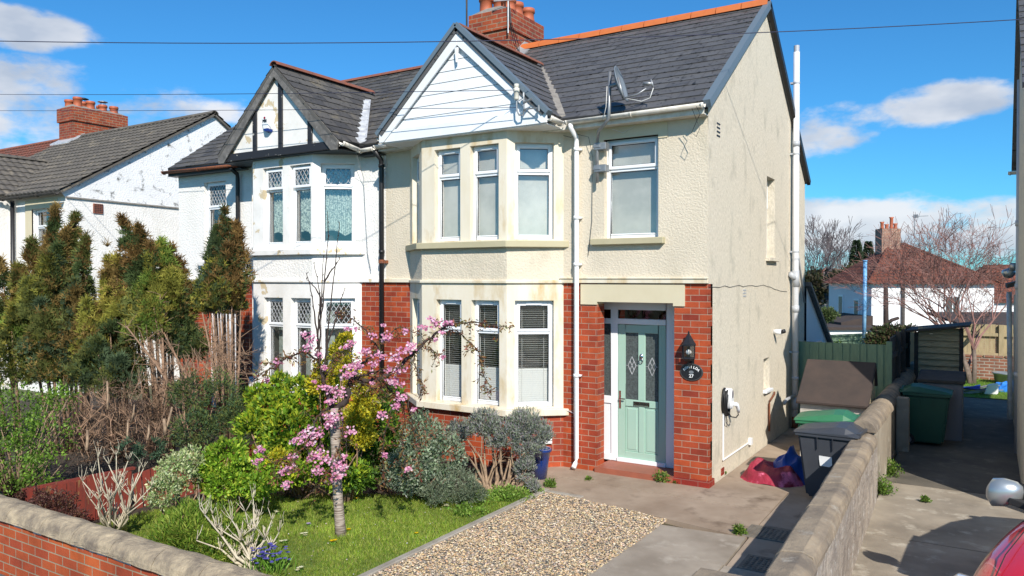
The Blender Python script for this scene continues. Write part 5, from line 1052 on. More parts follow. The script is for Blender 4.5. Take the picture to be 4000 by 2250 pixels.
for i in range(9):
    x=.015+.009*i; ry=.085+rng.uniform(-.01,.018); rz=.16+rng.uniform(-.02,.03); zc=1.08-rng.uniform(0,.05)
    mb.tube([(x+.004*math.sin(a*3),cy_-.03+ry*math.cos(a),zc+rz*math.sin(a)) for a in [k*2*math.pi/20 for k in range(21)]],.0085,6,False)
mb.tube([(.16,.86,.895),(.165,.86,.86),(.15,.80,.83),(.10,.72,.85),(.08,.68,.92)],.009,6); mb.tube([(.05,.66,.9),(.06,.68,.78),(.05,.70,.70),(.03,.66,.73),(.02,.64,.9)],.007,6); mb.build('cable',K['cable'],EV,smooth=True)
mb=MB(); mb.tube([(.13,.72,1.03),(.165,.77,1.02),(.17,.84,.95),(.165,.865,.90)],[.03,.03,.026,.022],10); mb.build('plug',K['chargew'],EV,smooth=True)
mb=MB(); mb.tube([(.018,.64,.90),(.018,.64,.25)],.013,8); mb.tube([(.018,.64,.25),(.018,2.02,.25)],.013,8); mb.box(0,2.0,.21,.05,2.09,.31); mb.build('conduit',K['plastic_w'],EV)
CC=thing('security_camera','small white and black security camera on the side wall','camera',(.05,3.6,1.84)); mb=MB(); mb.tube([(.0,3.6,1.86),(.13,3.6,1.86)],.045,12); mb.build('bracket_body',K['plastic_w'],CC,smooth=True); mb=MB(); mb.tube([(.13,3.6,1.86),(.19,3.58,1.88)],.035,10); mb.build('lens_hood',K['black'],CC,smooth=True)
AB=thing('burglar_alarm_box','white and blue alarm box lettered PSS in the black and white gable','alarm',(-7.71,-.63,5.5))
mb=MB(); zc=5.53; xc=-7.71; Yf=gy2-.115
mb.add([(xc-.155,gy2,zc+.12),(xc+.155,gy2,zc+.12),(xc+.075,gy2,zc-.13),(xc-.075,gy2,zc-.13),(xc-.115,Yf,zc+.11),(xc+.085,Yf,zc+.11),(xc+.055,Yf+.01,zc-.12),(xc-.065,Yf+.01,zc-.12)],[(0,1,2,3),(4,7,6,5),(0,4,5,1),(1,5,6,2),(2,6,7,3),(3,7,4,0)]); ab=mb.build('case',K['plastic_w'],AB,bevel=.008)
mb=MB(); mb.hexa([(xc-.055,gy2,zc-.17),(xc+.055,gy2,zc-.17),(xc+.078,gy2,zc-.11),(xc-.078,gy2,zc-.11)],[(xc-.04,Yf+.02,zc-.155),(xc+.03,Yf+.02,zc-.155),(xc+.058,Yf+.006,zc-.11),(xc-.066,Yf+.006,zc-.11)]); mb.build('blue_lens',K['bluebag'],AB,bevel=.004)
textobj([text('PSS',.062,Matrix.Translation((xc-.012,Yf-.004,zc+.02)),K['black'],AB,bold=.002,sx=1.2)],K['black'],AB,'lettering')
mb=MB(); oval(mb,.022,.022,Yf-.006,Yf-.002,(xc-.012,zc+.075),16); mb.build('red_emblem',K['pink'],AB)
MB_=thing('white_meter_box','small white box on the bay brickwork above the blue pot','box',(-2.33,-.2,.4)); mb=MB(frame((-2.42,-.21,.36),(.66,.51,0))); mb.box(0,-.05,0,.17,0,.15); mb.build('box',K['plastic_w'],MB_,bevel=.006)
# satellite dish on its bent pole
SD=thing('satellite_dish','grey satellite dish on a bent pole above the front gutter','satellite dish',(-1.55,-.1,4.4))
mb=MB(); mb.tube([(-1.56,-.10,4.12),(-1.56,-.10,4.62),(-1.55,-.12,4.72),(-1.47,-.24,4.82),(-1.34,-.33,4.88),(-1.27,-.35,4.95),(-1.26,-.35,5.08),(-1.25,-.35,5.58)],.023,10); mb.build('pole',K['galv'],SD,smooth=True)
for z in (4.27,4.58):
    mb=MB(); mb.box(-1.60,-.13,z,-1.42,0,z+.10); mb.box(-1.61,-.14,z+.03,-1.50,-.06,z+.07); mb.build('bracket',K['galv'],SD,bevel=.004)
dn=Vector((.985,-.45,.34)).normalized(); dn=Vector((.93,.13,.28)).normalized()
c=Vector((-1.09,-.33,5.40)); a_=dn.cross(Vector((0,0,1))).normalized(); b_=a_.cross(dn)
mb=MB(); R1=.235; vs=[];ns=28
for r_ in (.0,.08,.15,.21,R1): vs+=[c+(a_*math.cos(2*math.pi*i/ns)*.95+b_*math.sin(2*math.pi*i/ns)*1.08)*r_+dn*(r_*r_*1.1-.055) for i in range(ns)]
k0=len(vs)
vs+=[v-dn*.012 for v in vs]
fs=[]
for r_ in range(4):
    for i in range(ns): q=(r_*ns+i,r_*ns+(i+1)%ns,(r_+1)*ns+(i+1)%ns,(r_+1)*ns+i); fs.append(q); fs.append(tuple(k0+x for x in q[::-1]))
fs+=[(4*ns+i,4*ns+(i+1)%ns,k0+4*ns+(i+1)%ns,k0+4*ns+i) for i in range(ns)]
mb.add(vs,fs); mb.build('dish',mat('dish_grey',(.17,.20,.23),.45),SD,smooth=True)
mb=MB(); mb.tube([(-1.25,-.35,5.38),(-1.16,-.35,5.40),c-dn*.06],.03,8); mb.beam(c-dn*.05+Vector((0,0,.1)),c-dn*.03-b_*.2,.04,.03); mb.tube([c-b_*.20-dn*.02,c-b_*.22+dn*.16,c-b_*.19+dn*.30],.012,6); 
lp=c-b_*.13+dn*.33; mb.tube([lp+dn*.06-b_*.03,lp-dn*.05+b_*.02],.022,10); mb.tube([lp+dn*.06-b_*.08,lp+dn*.06+b_*.03],.014,8); mb.build('arm_and_receiver',K['galv'],SD,smooth=True)
mb=MB(); mb.tube([lp+dn*.06-b_*.09,lp-b_*.20-dn*.02,lp-dn*.14-b_*.20,c-b_*.21],.006,6); mb.tube([(-1.28,-.38,5.38),(-1.29,-.39,5.1),(-1.34,-.38,4.93)],.005,6); mb.build('coax_cable',K['cable_w'],SD,smooth=True)
# insulator bracket on the white gable and overhead wires
IN=thing('wire_bracket_with_insulator','white ceramic insulator and steel bracket where overhead wires meet the white gable','bracket',(-2.45,-.7,5.2))
mb=MB(); mb.lathe([(.03,0),(.035,.02),(.035,.10),(.045,.11),(.045,.16),(.025,.17),(.035,.18),(.035,.22),(0,.23)],(-2.49,-.76,5.27),14); mb.build('insulator',mat('ceramic',(.62,.60,.52),.25),IN,smooth=True)
mb=MB(); mb.tube([(-2.49,-.76,5.28),(-2.49,-.75,5.12),(-2.46,-.74,5.06),(-2.40,-.73,5.06),(-2.38,-.74,5.12),(-2.38,-.75,5.33)],.012,6); mb.tube([(-2.40,-.66,5.12),(-2.38,-.75,5.13),(-2.14,-.75,5.12)],.010,6); mb.tube([(-2.14,-.75,5.16),(-2.14,-.74,5.08)],.016,6); mb.tube([(-2.38,-.75,5.22),(-2.30,-.76,5.24),(-2.24,-.76,5.26)],.018,6); mb.tube([(-2.38,-.75,5.3),(-2.38,-.75,5.36)],.016,6); mb.build('steel_hook',K['galv'],IN)
def wire(lab,a,b,sag,r=.009,grp=None,m='wirem'):
    a=Vector(a);b=Vector(b); pts=[a.lerp(b,t/24)-Vector((0,0,sag*4*(t/24)*(1-t/24))) for t in range(25)]
    mb=MB(); mb.tube(pts,r,5); o=mb.build('overhead_wire',K[m],smooth=True); tag(o,lab,'wire',grp)
GW='overhead wires crossing the front'
wire('long overhead wire crossing the whole picture in front of both gables',(-10.369,-6.535,5.949),(4.914,3.019,6.262),.24,.006,GW)
wire('middle overhead wire from the left ending at the white insulator',(-26.593,-2.49,8.192),(-2.49,-.80,5.40),.10,.005,GW)
wire('lowest overhead wire from the left ending at the steel hook',(-26.59,-2.496,7.663),(-2.49,-.78,5.16),.06,.0045,GW)
AE=thing('chimney_aerial_mast','dark aerial mast rising at the left of the brick chimney','aerial',(-5.56,2.38,7)); mb=MB(); mb.tube([(-5.57,2.38,6.9),(-5.57,2.38,9.2)],.018,8); mb.tube([(-5.60,2.39,7.1),(-5.55,2.36,7.8),(-5.60,2.37,8.6)],.008,5); mb.build('mast',K['darkwood'],AE)
AE=thing('chimney_aerial','small white aerial rods above the brick chimney corner','aerial',(-4.62,2.38,8)); mb=MB(); mb.tube([(-4.60,2.36,7.4),(-4.60,2.36,8.35)],.014,6); mb.beam((-4.85,2.25,8.02),(-4.42,2.42,8.02),.014,.02); mb.beam((-4.8,2.2,8.14),(-4.4,2.4,8.16),.014,.02); mb.build('rods',K['galv'],AE)
mb=MB(); 
for s_ in range(3): mb.tube([(-4.60+.01*s_,2.36,8.0),(-4.59+.02*s_,2.40,7.6),(-4.57,2.5+.1*s_,7.25),(-4.50,2.62,7.06)],.007,5)
mb.build('cable',K['cable'],AE)
# ------------------------------------------------------------------ red car, nose towards the street
def car():
    t=thing('parked_car','glossy red hatchback parked nose out on the neighbouring driveway at the bottom right','car',(0,0,0))
    # local: x across (0 centre), y along (front = -y), z up
    st=[# y, half width low, half width shoulder, z bottom, z shoulder, z top (bonnet or belt)
     (-2.02,.55,.50,.28,.52,.58),(-1.96,.72,.66,.20,.60,.68),(-1.80,.82,.76,.18,.68,.78),(-1.45,.87,.82,.18,.76,.86),(-1.05,.89,.85,.18,.83,.93),(-.75,.90,.86,.18,.87,.98),(-.30,.90,.86,.18,.90,1.0),(.6,.90,.87,.18,.92,1.02),(1.4,.90,.86,.20,.95,1.04),(1.85,.84,.80,.25,.95,1.04),(1.98,.74,.72,.32,.85,.98)]
    vs=[];fs=[];n=0
    for (y,wl,ws,zb_,zs_,zt_) in st:
        prof=[(wl*.94,zb_),(wl,zb_+.12),(wl+.005,(zb_+zs_)/2),(wl,zs_-.08),(ws,zs_),(ws*.80,zs_+(zt_-zs_)*.62),(ws*.45,zt_-.01),(0,zt_)]
        ring=[(x,y,z) for x,z in prof]+[(-x,y,z) for x,z in prof[:-1][::-1]]; n=len(ring); vs+=ring
    k=len(st); fs=[(i*n+j,i*n+(j+1)%n,(i+1)*n+(j+1)%n,(i+1)*n+j) for i in range(k-1) for j in range(n)]+[list(range(n)),[(k-1)*n+j for j in range(n)]]
    mb=MB(); mb.add(vs,fs); body=mb.build('body',K['carred'],t,smooth=True); md=body.modifiers.new('s','SUBSURF'); md.levels=2; md.render_levels=2
    gh=[(-.80,.74,.98,.74,.985),(-.30,.72,1.0,.62,1.30),(.10,.72,1.01,.60,1.42),(.9,.71,1.02,.60,1.44),(1.5,.70,1.03,.56,1.36),(1.9,.68,1.03,.60,1.06)]
    vs=[];fs=[]
    for (y,wb,zb_,wt,zt_) in gh:
        vs+=[(wb,y,zb_),((wb*.4+wt*.6)*1.02,y,zb_+(zt_-zb_)*.6),(wt,y,zt_-.0),(wt*.6,y,zt_+.03),(0,y,zt_+.045),(-wt*.6,y,zt_+.03),(-wt,y,zt_),(-(wb*.4+wt*.6)*1.02,y,zb_+(zt_-zb_)*.6),(-wb,y,zb_)]
    n=9;k=len(gh); fs=[(i*n+j,i*n+j+1,(i+1)*n+j+1,(i+1)*n+j) for i in range(k-1) for j in range(n-1)]+[list(range(n)),[(k-1)*n+j for j in range(n)]]
    mb=MB(); mb.add(vs,fs); mb.build('windows',K['carglass'],t,smooth=True)
    mb=MB()
    for i in range(2,k-2):
        a,b=gh[i],gh[i+1]; mb.hexa([(-a[3]-.01,a[0],a[4]+.0),(a[3]+.01,a[0],a[4]),(b[3]+.01,b[0],b[4]),(-b[3]-.01,b[0],b[4])],[(-a[3]*.7,a[0],a[4]+.055),(a[3]*.7,a[0],a[4]+.055),(b[3]*.7,b[0],b[4]+.055),(-b[3]*.7,b[0],b[4]+.055)])
    mb.hexa([(-.61,.1,1.40),(.61,.1,1.40),(.60,.9,1.42),(-.60,.9,1.42)],[(-.5,.1,1.475),(.5,.1,1.475),(.5,.9,1.495),(-.5,.9,1.495)])
    for s in (-1,1):
        mb.beam((s*.76,-.80,.98),(s*.61,-.12,1.36),.07,.05); mb.beam((s*.61,-.12,1.36),(s*.60,.12,1.43),.07,.05); mb.beam((s*.715,.45,1.0),(s*.61,.45,1.43),.06,.04); mb.beam((s*.70,1.5,1.02),(s*.58,1.35,1.40),.12,.05)
    mb.build('roof_and_pillars',K['carred'],t,bevel=.012)
    for s in (-1,1):
        mb=MB(); mb.M=Matrix.Translation((s*.735,-1.80,.655))@Matrix.Rotation(s*R_(38),4,'Z')@Matrix.Rotation(R_(-18),4,'X'); mb.lathe([(0,-.05),(.12,-.045),(.15,0),(.12,.045),(0,.06)],n=20,sx=1.0,sy=.95); mb.build('headlight',K['lens'],t,smooth=True)
        mb=MB(); mb.lathe([(0,-.17),(.05,-.16),(.085,-.10),(.10,0),(.09,.10),(.04,.15),(0,.16)],(0,0,0),16,1.0,.62)
        for i,v in enumerate(mb.v): mb.v[i]=(s*1.0+v[2]*s*.72,-.60+v[1]*1.5-v[2]*.25,1.045+v[0]*(1.15+v[2]*1.2)-v[2]*.1)
        mo=mb.build('wing_mirror',K['carsilver'],t,smooth=True)
        mb=MB(); mb.beam((s*.80,-.62,.97),(s*.95,-.62,1.0),.09,.05); mb.box(s*.99-.13,-.555,.98,s*.99+.13,-.545,1.13); mb.build('mirror_foot',K['rubber'],mo,bevel=.01)
        for y in (-1.32,1.28):
            w_=MB(); w_.M=Matrix.Translation((s*.80,y,.30))@Matrix.Rotation(math.pi/2,4,'Y'); w_.lathe([(0,-.10),(.24,-.10),(.295,-.09),(.30,-.05),(.30,.07),(.29,.10),(.2,.10),(.19,.07),(0,.07)] ,n=28); wh=w_.build('wheel',K['rubber'],t,smooth=True)
            w_=MB(); w_.M=Matrix.Translation((s*.90,y,.30))@Matrix.Rotation(math.pi/2,4,'Y')
            for i in range(7): a=i*2*math.pi/7; w_.beam((0,0,0),(math.cos(a)*.19,math.sin(a)*.19,0),.04,.02)
            w_.lathe([(.18,-.012),(.20,-.012),(.20,.012),(.18,.012)],n=24); w_.build('wheel_rim',K['carsilver'],wh)
    mb=MB(); mb.box(-.42,-2.05,.30,.42,-1.95,.42); mb.box(-.3,-2.03,.50,.3,-1.96,.56); mb.build('grille',K['rubber'],t,bevel=.01)
    mb=MB(); mb.box(-.26,-2.075,.33,.26,-2.055,.43); mb.build('number_plate',K['paper'],t)
    mb=MB()
    for s in (-1,1):
        mb=MB(); mb.tube([(s*.60,-1.93,.70),(s*.66,-1.5,.835),(s*.70,-1.0,.915),(s*.70,-.80,.955)],.004,5); mb.build('bonnet_gap',K['rubber'],body)
    return t
CAR=car(); CAR.location=(4.41,-2.42,.01); CAR.rotation_euler=(0,0,R_(-21))
# ------------------------------------------------------------------ foliage tools
RG=np.random.default_rng(7)
def cards(name,m,P,D,S,L,Wd,C,parent=None,tri=False,vary=.0):
    """leaf-sized rhombs: P base, D along, S across (all n x 3)"""
    n=len(P); D=D/np.maximum(np.linalg.norm(D,axis=1,keepdims=True),1e-6); S=S-D*np.sum(S*D,axis=1,keepdims=True); S=S/np.maximum(np.linalg.norm(S,axis=1,keepdims=True),1e-6)
    o=np.array(origin(parent)); P=P-o; L=np.asarray(L).reshape(-1,1)*np.ones((n,1)); Wd=np.asarray(Wd).reshape(-1,1)*np.ones((n,1)); k=3 if tri else 4
    V=np.empty((n,k,3))
    if tri: V[:,0]=P-S*Wd/2; V[:,1]=P+S*Wd/2; V[:,2]=P+D*L
    else: V[:,0]=P; V[:,1]=P+D*L*.5+S*Wd/2; V[:,2]=P+D*L; V[:,3]=P+D*L*.5-S*Wd/2
    me=bpy.data.meshes.new(name); me.vertices.add(n*k); me.vertices.foreach_set('co',V.reshape(-1)); me.loops.add(n*k); me.loops.foreach_set('vertex_index',np.arange(n*k,dtype=np.int32)); me.polygons.add(n); me.polygons.foreach_set('loop_start',np.arange(0,n*k,k,dtype=np.int32))
    me.update(calc_edges=True); a=me.color_attributes.new('Col','FLOAT_COLOR','POINT'); cc=np.ones((n,k,4)); cc[:,:,:3]=np.clip(C,0,1)[:,None,:]; a.data.foreach_set('color',cc.reshape(-1)); me.materials.append(m)
    ob=bpy.data.objects.new(name,me); COL.objects.link(ob); ob.parent=parent; ORG[ob.name]=(0,0,0); return ob
def rdir(n): v=RG.normal(size=(n,3)); return v/np.linalg.norm(v,axis=1,keepdims=True)
def nfield(P,f,seed=0): return np.array([noise.noise(Vector((p[0]*f+seed,p[1]*f-seed,p[2]*f+.7*seed))) for p in P])
def blob(n,blobs,shell=.55,zmin=.02):
    """points in a union of ellipsoids, weighted to the outside; returns points and outward directions"""
    w_=np.array([(r[0]*r[1]+r[0]*r[2]+r[1]*r[2]) for _,r in blobs]); idx=RG.choice(len(blobs),n,p=w_/w_.sum()); c=np.array([b[0] for b in blobs])[idx]; r=np.array([b[1] for b in blobs])[idx]
    d=rdir(n); rad=(shell+(1-shell)*RG.random((n,1))**.7)*(1+.5*nfield(d,1.9,3.3)+.22*nfield(d,5.5,8.1))[:,None]; P=c+d*r*rad; k=P[:,2]>zmin; return P[k],d[k],idx[k]
def palette(n,cols,j=.12,w=None):
    c=np.array(cols)[RG.choice(len(cols),n,p=w)]; return c*(1+RG.normal(size=(n,1))*j*1.5)*(1+RG.normal(size=(n,3))*j*.35)
def bush(name,label,cat,blobs,n,cols,L=.05,Wd=.025,loc=None,shell=.5,gate=3.5,thr=-.12,up=.35,w=None,matn='leaf',group=None,stems=None,stemm='brownstem',foliage='foliage'):
    loc=loc or (blobs[0][0][0],blobs[0][0][1],0); t=thing(name,label,cat,loc,group)
    P,d,ix=blob(n,blobs,shell); g=nfield(P,gate,len(P)%17); k=g>thr; P=P[k];d=d[k]
    hl=nfield(P,gate*.8,5.5); D=d*.7+rdir(len(P))*.8+np.array([0,0,up]); C=palette(len(P),cols,.12,w)*(1+.35*hl[:,None])
    cards(foliage,K[matn],P,D,rdir(len(P)),L*(.4+1.0*RG.random(len(P))),Wd*(.45+.95*RG.random(len(P))),C,t)
    if stems:
        mb=MB(); rng=random.Random(n); base=Vector((loc[0],loc[1],0))
        for _ in range(stems):
            c,r=rng.choice(blobs); q=Vector(c)+Vector((rng.uniform(-.7,.7)*r[0],rng.uniform(-.7,.7)*r[1],rng.uniform(-.3,.7)*r[2])); b=base+Vector((rng.uniform(-.15,.15),rng.uniform(-.1,.1),0)); m_=b.lerp(q,.5)+Vector((rng.uniform(-.08,.08),rng.uniform(-.08,.08),-.03)); mb.tube([b,m_,q],[.014,.010,.004],5)
        mb.build('stem',K[stemm],t,smooth=True)
    return t
def branchy(mb,p,d,l,r,depth,rng,spread=.5,grav=0.0,split=3,minr=.0025,seg=3,up=.15,tips=None,n=5,decay=.68):
    pts=[p]; rad=[r]; dd=Vector(d).normalized()
    for i in range(seg):
        dd=(dd+Vector((rng.uniform(-1,1),rng.uniform(-1,1),rng.uniform(-1,1)))*spread*.28+Vector((0,0,up-grav))*.12).normalized(); p=p+dd*l/seg; pts.append(p); rad.append(max(minr,r*(1-.4*(i+1)/seg)))
    mb.tube(pts,rad,n if r>.008 else 3,False)
    if tips is not None and depth<=1: tips+=[(q,dd) for q in pts[1:]]
    if depth>0:
        for k in range(split):
            a=pts[-1] if k<2 else pts[rng.randint(1,seg)]; v=(dd+Vector((rng.uniform(-1,1),rng.uniform(-1,1),rng.uniform(-.6,1)))*spread).normalized(); branchy(mb,a,v,l*decay*rng.uniform(.8,1.2),max(minr,rad[-1]*.78),depth-1,rng,spread,grav,split,minr,seg,up,tips,n,decay)
# ------------------------------------------------------------------ lawn blades, gravel
def inpoly(X,Y,poly):
    c=np.zeros(len(X),bool); j=len(poly)-1
    for i in range(len(poly)):
        xi,yi=poly[i];xj,yj=poly[j]; c^=((yi>Y)!=(yj>Y))&(X<(xj-xi)*(Y-yi)/(yj-yi+1e-12)+xi); j=i
    return c
def grass(name,poly,n,h_,cols,label=None):
    xs_=[p[0] for p in poly]; ys_=[p[1] for p in poly]; X=RG.uniform(min(xs_),max(xs_),n);Y=RG.uniform(min(ys_),max(ys_),n); k=inpoly(X,Y,poly); X=X[k];Y=Y[k]; P=np.stack([X,Y,np.zeros(len(X))],1)
    g=nfield(P,1.6,2); g2=nfield(P,6.0,4); D=rdir(len(P))*.55+np.array([0,0,1.0]); H_=h_*(.55+.6*RG.random(len(P)))*(1+.7*g+.3*g2); C=palette(len(P),cols,.16)*(1+.45*g[:,None]+.2*g2[:,None]); o=cards(name,K['blade'],P,D,rdir(len(P)),np.maximum(H_,.01),.007,C,None,True); tag(o,kind='stuff'); return o
LB=[(-5.5,-5.95),(-1.72,-6.05),(-1.74,-1.28),(-2.2,-1.5),(-2.9,-2.2),(-3.8,-2.7),(-4.6,-3.2),(-5.3,-4.4)]
grass('lawn_grass',LB,120000,.037,[(.22,.32,.035),(.16,.26,.03),(.28,.36,.05),(.34,.36,.10)])
grass('back_lawn_grass',[(1.0,10.9),(6,10.9),(6,14.6),(1.0,14.6)],26000,.07,[(.15,.30,.03),(.19,.36,.05)])
def gravel():
    n=34000; X=RG.uniform(-1.69,.04,n);Y=RG.uniform(-5.6,-1.30,n); k=(Y<-1.34-.22*np.clip((X+1.3)/1.3,0,1))&(X<.02+.10*np.exp(-((Y+2.2)/.5)**2)); X=X[k];Y=Y[k]; n=len(X)
    r=.0055+.0085*RG.random(n)**1.3; base=np.array([(1,0,0),(0,1,0),(-1,0,0),(0,-1,0),(0,0,1),(0,0,-1),(.7,.7,.35),(-.7,.7,.35),(-.7,-.7,.35),(.7,-.7,.35)])
    F_=[(4,0,6),(4,6,1),(4,1,7),(4,7,2),(4,2,8),(4,8,3),(4,3,9),(4,9,0),(0,1,6),(1,2,7),(2,3,8),(3,0,9)]
    V=base[None]*(1+RG.normal(size=(n,10,3))*.16)*r[:,None,None]*np.array([1.25,.9,.6]); a=RG.uniform(0,6.28,n); ca,sa=np.cos(a),np.sin(a); V=np.stack([V[:,:,0]*ca[:,None]-V[:,:,1]*sa[:,None],V[:,:,0]*sa[:,None]+V[:,:,1]*ca[:,None],V[:,:,2]],2)
    g=nfield(np.stack([X,Y,X*0],1),1.4,3); V+=np.stack([X,Y,.012+.012*RG.random(n)+.008*g],1)[:,None,:]
    fi=(np.array(F_)[None]+np.arange(n)[:,None,None]*10).reshape(-1,3); me=bpy.data.meshes.new('gravel'); me.vertices.add(n*10); me.vertices.foreach_set('co',V.reshape(-1)); me.loops.add(fi.size); me.loops.foreach_set('vertex_index',fi.reshape(-1).astype(np.int32)); me.polygons.add(len(fi)); me.polygons.foreach_set('loop_start',np.arange(0,fi.size,3,dtype=np.int32)); me.update(calc_edges=True)
    C=palette(n,[(.54,.40,.24),(.60,.46,.29),(.46,.31,.17),(.66,.56,.42),(.28,.22,.17),(.40,.33,.25),(.56,.40,.22),(.16,.14,.12)],.12); cc=np.ones((n,10,4)); cc[:,:,:3]=np.clip(C,0,1)[:,None,:]; at=me.color_attributes.new('Col','FLOAT_COLOR','POINT'); at.data.foreach_set('color',cc.reshape(-1)); me.materials.append(K['pebble'])
    o=bpy.data.objects.new('gravel_stones',me); COL.objects.link(o); tag(o,kind='stuff')
gravel()
n_=90; X_=RG.uniform(-5.0,-1.8,n_*3);Y_=RG.uniform(-5.6,-1.8,n_*3); k_=inpoly(X_,Y_,LAWN)&(np.hypot(X_+2.9,Y_+3.6)<1.7); P_=np.stack([X_,Y_,X_*0+.045],1)[k_]
cards('fallen_petals',K['petal'],P_,rdir(len(P_))*np.array([1,1,.2]),rdir(len(P_))*np.array([1,1,.3]),.016,.013,palette(len(P_),[(.82,.6,.7),(.86,.74,.78)],.05)); tag(bpy.data.objects['fallen_petals'],kind='stuff')
# ------------------------------------------------------------------ pink weeping cherry
CH=thing('pink_blossom_cherry','small weeping cherry with pink blossom and ringed silvery trunk standing on the lawn','tree',(-2.792,-3.891,0))
BR=dict(
trunk=[(-2.775,-3.904,-0.011),(-2.786,-3.91,0.125),(-2.817,-3.912,0.466),(-2.836,-3.908,0.736),(-2.847,-3.911,1.008),(-2.851,-3.911,1.226),(-2.861,-3.915,1.371)],
b=[[(-2.861,-3.915,1.353),(-2.918,-3.948,1.517),(-2.95,-3.99,1.665),(-2.963,-4.03,1.849),(-2.945,-4.076,2.016)],
[(-2.855,-3.911,1.353),(-2.779,-3.862,1.426),(-2.744,-3.815,1.55),(-2.74,-3.799,1.64),(-2.692,-3.746,1.673),(-2.602,-3.631,1.648),(-2.511,-3.515,1.688),(-2.404,-3.387,1.784),(-2.295,-3.258,1.937),(-2.216,-3.148,2.055),(-2.105,-3.077,2.167),(-2.025,-3.026,2.243)],
[(-2.025,-3.026,2.243),(-1.821,-2.957,2.283),(-1.65,-2.909,2.277),(-1.508,-2.82,2.249),(-1.334,-2.712,2.23)],
[(-2.057,-3.047,2.167),(-1.929,-2.967,2.186),(-1.789,-2.905,2.056),(-1.676,-2.871,1.937),(-1.646,-2.855,1.778),(-1.618,-2.84,1.628),(-1.59,-2.824,1.479)],
[(-2.692,-3.746,1.673),(-2.526,-3.818,1.738),(-2.337,-3.817,1.786),(-2.15,-3.818,1.816),(-2,-3.782,1.865)],
[(-2.736,-3.798,1.64),(-2.813,-3.644,1.747),(-2.858,-3.434,1.837),(-2.814,-3.287,1.942),(-2.915,-3.231,2.049),(-3.015,-3.291,2.205),(-3.148,-3.373,2.322),(-3.297,-3.465,2.361)],
[(-2.814,-3.287,1.942),(-2.783,-3.148,2.069),(-2.734,-2.998,2.198),(-2.583,-2.905,2.139)],
[(-2.511,-3.515,1.688),(-2.364,-3.601,1.589),(-2.205,-3.621,1.496),(-2.144,-3.584,1.37)],
[(-2.205,-3.621,1.496),(-2.206,-3.741,1.37),(-2.258,-3.777,1.157),(-2.283,-3.796,0.944),(-2.27,-3.79,0.732),(-2.231,-3.769,0.537)],
[(-2.129,-3.573,1.514),(-2.058,-3.591,1.29),(-2.026,-3.574,1.076),(-1.987,-3.552,0.897),(-1.993,-3.559,0.701)],
[(-2.223,-3.518,1.19),(-2.237,-3.53,0.972),(-2.204,-3.513,0.772),(-2.173,-3.494,0.699)],[(-2.205,-3.621,1.496),(-2.223,-3.517,1.335),(-2.223,-3.518,1.19)],
[(-2.968,-4.033,1.867),(-2.97,-4.209,1.99),(-2.983,-4.336,1.982),(-3.008,-4.47,1.94),(-3.081,-4.516,1.888),(-3.089,-4.64,1.831),(-3.204,-4.713,1.729)],
[(-2.878,-3.925,1.389),(-2.83,-4.131,1.352),(-2.815,-4.241,1.264),(-2.798,-4.35,1.11),(-2.846,-4.442,0.983),(-2.894,-4.532,0.858),(-3.031,-4.62,0.722)],
[(-2.846,-4.442,0.983),(-2.924,-4.55,0.944),(-3.025,-4.613,0.909),(-3.127,-4.676,0.995)],
[(-2.824,-3.892,1.353),(-2.677,-3.979,1.218),(-2.655,-4.027,1.051),(-2.656,-4.088,0.903),(-2.708,-4.182,0.739),(-2.781,-4.23,0.573)],
[(-2.295,-3.258,1.928),(-2.254,-3.293,1.803),(-2.19,-3.255,1.635),(-2.158,-3.237,1.524)],[(-2.271,-3.183,2.017),(-2.151,-3.109,1.96),(-2.047,-3.045,1.895)],[(-2.657,-3.783,1.662),(-2.434,-3.762,1.603),(-2.343,-3.706,1.568),(-2.251,-3.65,1.46)],
[(-2.95,-3.99,1.665),(-2.977,-3.863,1.796),(-3.004,-3.76,1.933)]],
s=[[(-2.945,-4.076,2.016),(-2.943,-4.072,2.195),(-2.904,-4.043,2.465),(-2.886,-4.028,2.734),(-2.855,-4.002,3.218),(-2.865,-4.005,3.469)],[(-2.936,-4.069,2.106),(-2.972,-4.087,2.357),(-2.996,-4.099,2.572),(-3.051,-4.13,2.823)],[(-2.904,-4.043,2.465),(-2.943,-4.066,2.626),(-3.004,-4.103,2.716),(-3.05,-4.131,2.77)],[(-2.965,-3.975,1.68),(-2.939,-3.954,2.007),(-2.923,-3.94,2.279),(-2.886,-3.912,2.642),(-2.851,-3.884,3.06),(-2.825,-3.863,3.369)],[(-2.886,-4.028,2.734),(-2.823,-3.987,2.859),(-2.747,-3.938,2.985)],[(-2.936,-3.952,2.025),(-2.861,-3.901,2.297),(-2.816,-3.87,2.497),(-2.771,-3.84,2.661)],[(-2.945,-4.076,2.016),(-2.864,-4.138,2.362),(-2.853,-4.128,2.61),(-2.908,-4.157,2.929)],[(-2.926,-4.066,1.855),(-2.919,-4.056,2.285),(-2.909,-4.045,2.572),(-2.897,-4.031,3.003)]])
mb=MB(); tp=[Vector(p) for p in BR['trunk']]; mb.tube(tp,[.066,.056,.053,.053,.054,.056,.058],14); mb.build('trunk',K['cherrybark'],CH,smooth=True)
rngb=random.Random(17)
def smoothpath(pts,k=4,j=.012):
    pts=[Vector(p) for p in pts]; out=[]
    for i in range(len(pts)-1):
        p0=pts[max(i-1,0)];p1=pts[i];p2=pts[i+1];p3=pts[min(i+2,len(pts)-1)]
        for s in range(k):
            t=s/k; out.append(.5*((2*p1)+(p2-p0)*t+(2*p0-5*p1+4*p2-p3)*t*t+(3*p1-p0-3*p2+p3)*t*t*t)+Vector([rngb.uniform(-j,j) for _ in range(3)])*(1 if s or i else 0))
    out.append(pts[-1]); return out
R0=[.040,.038,.010,.008,.016,.018,.010,.012,.007,.006,.005,.009,.012,.012,.007,.011,.007,.006,.008,.010]
LP=[]
mb=MB()
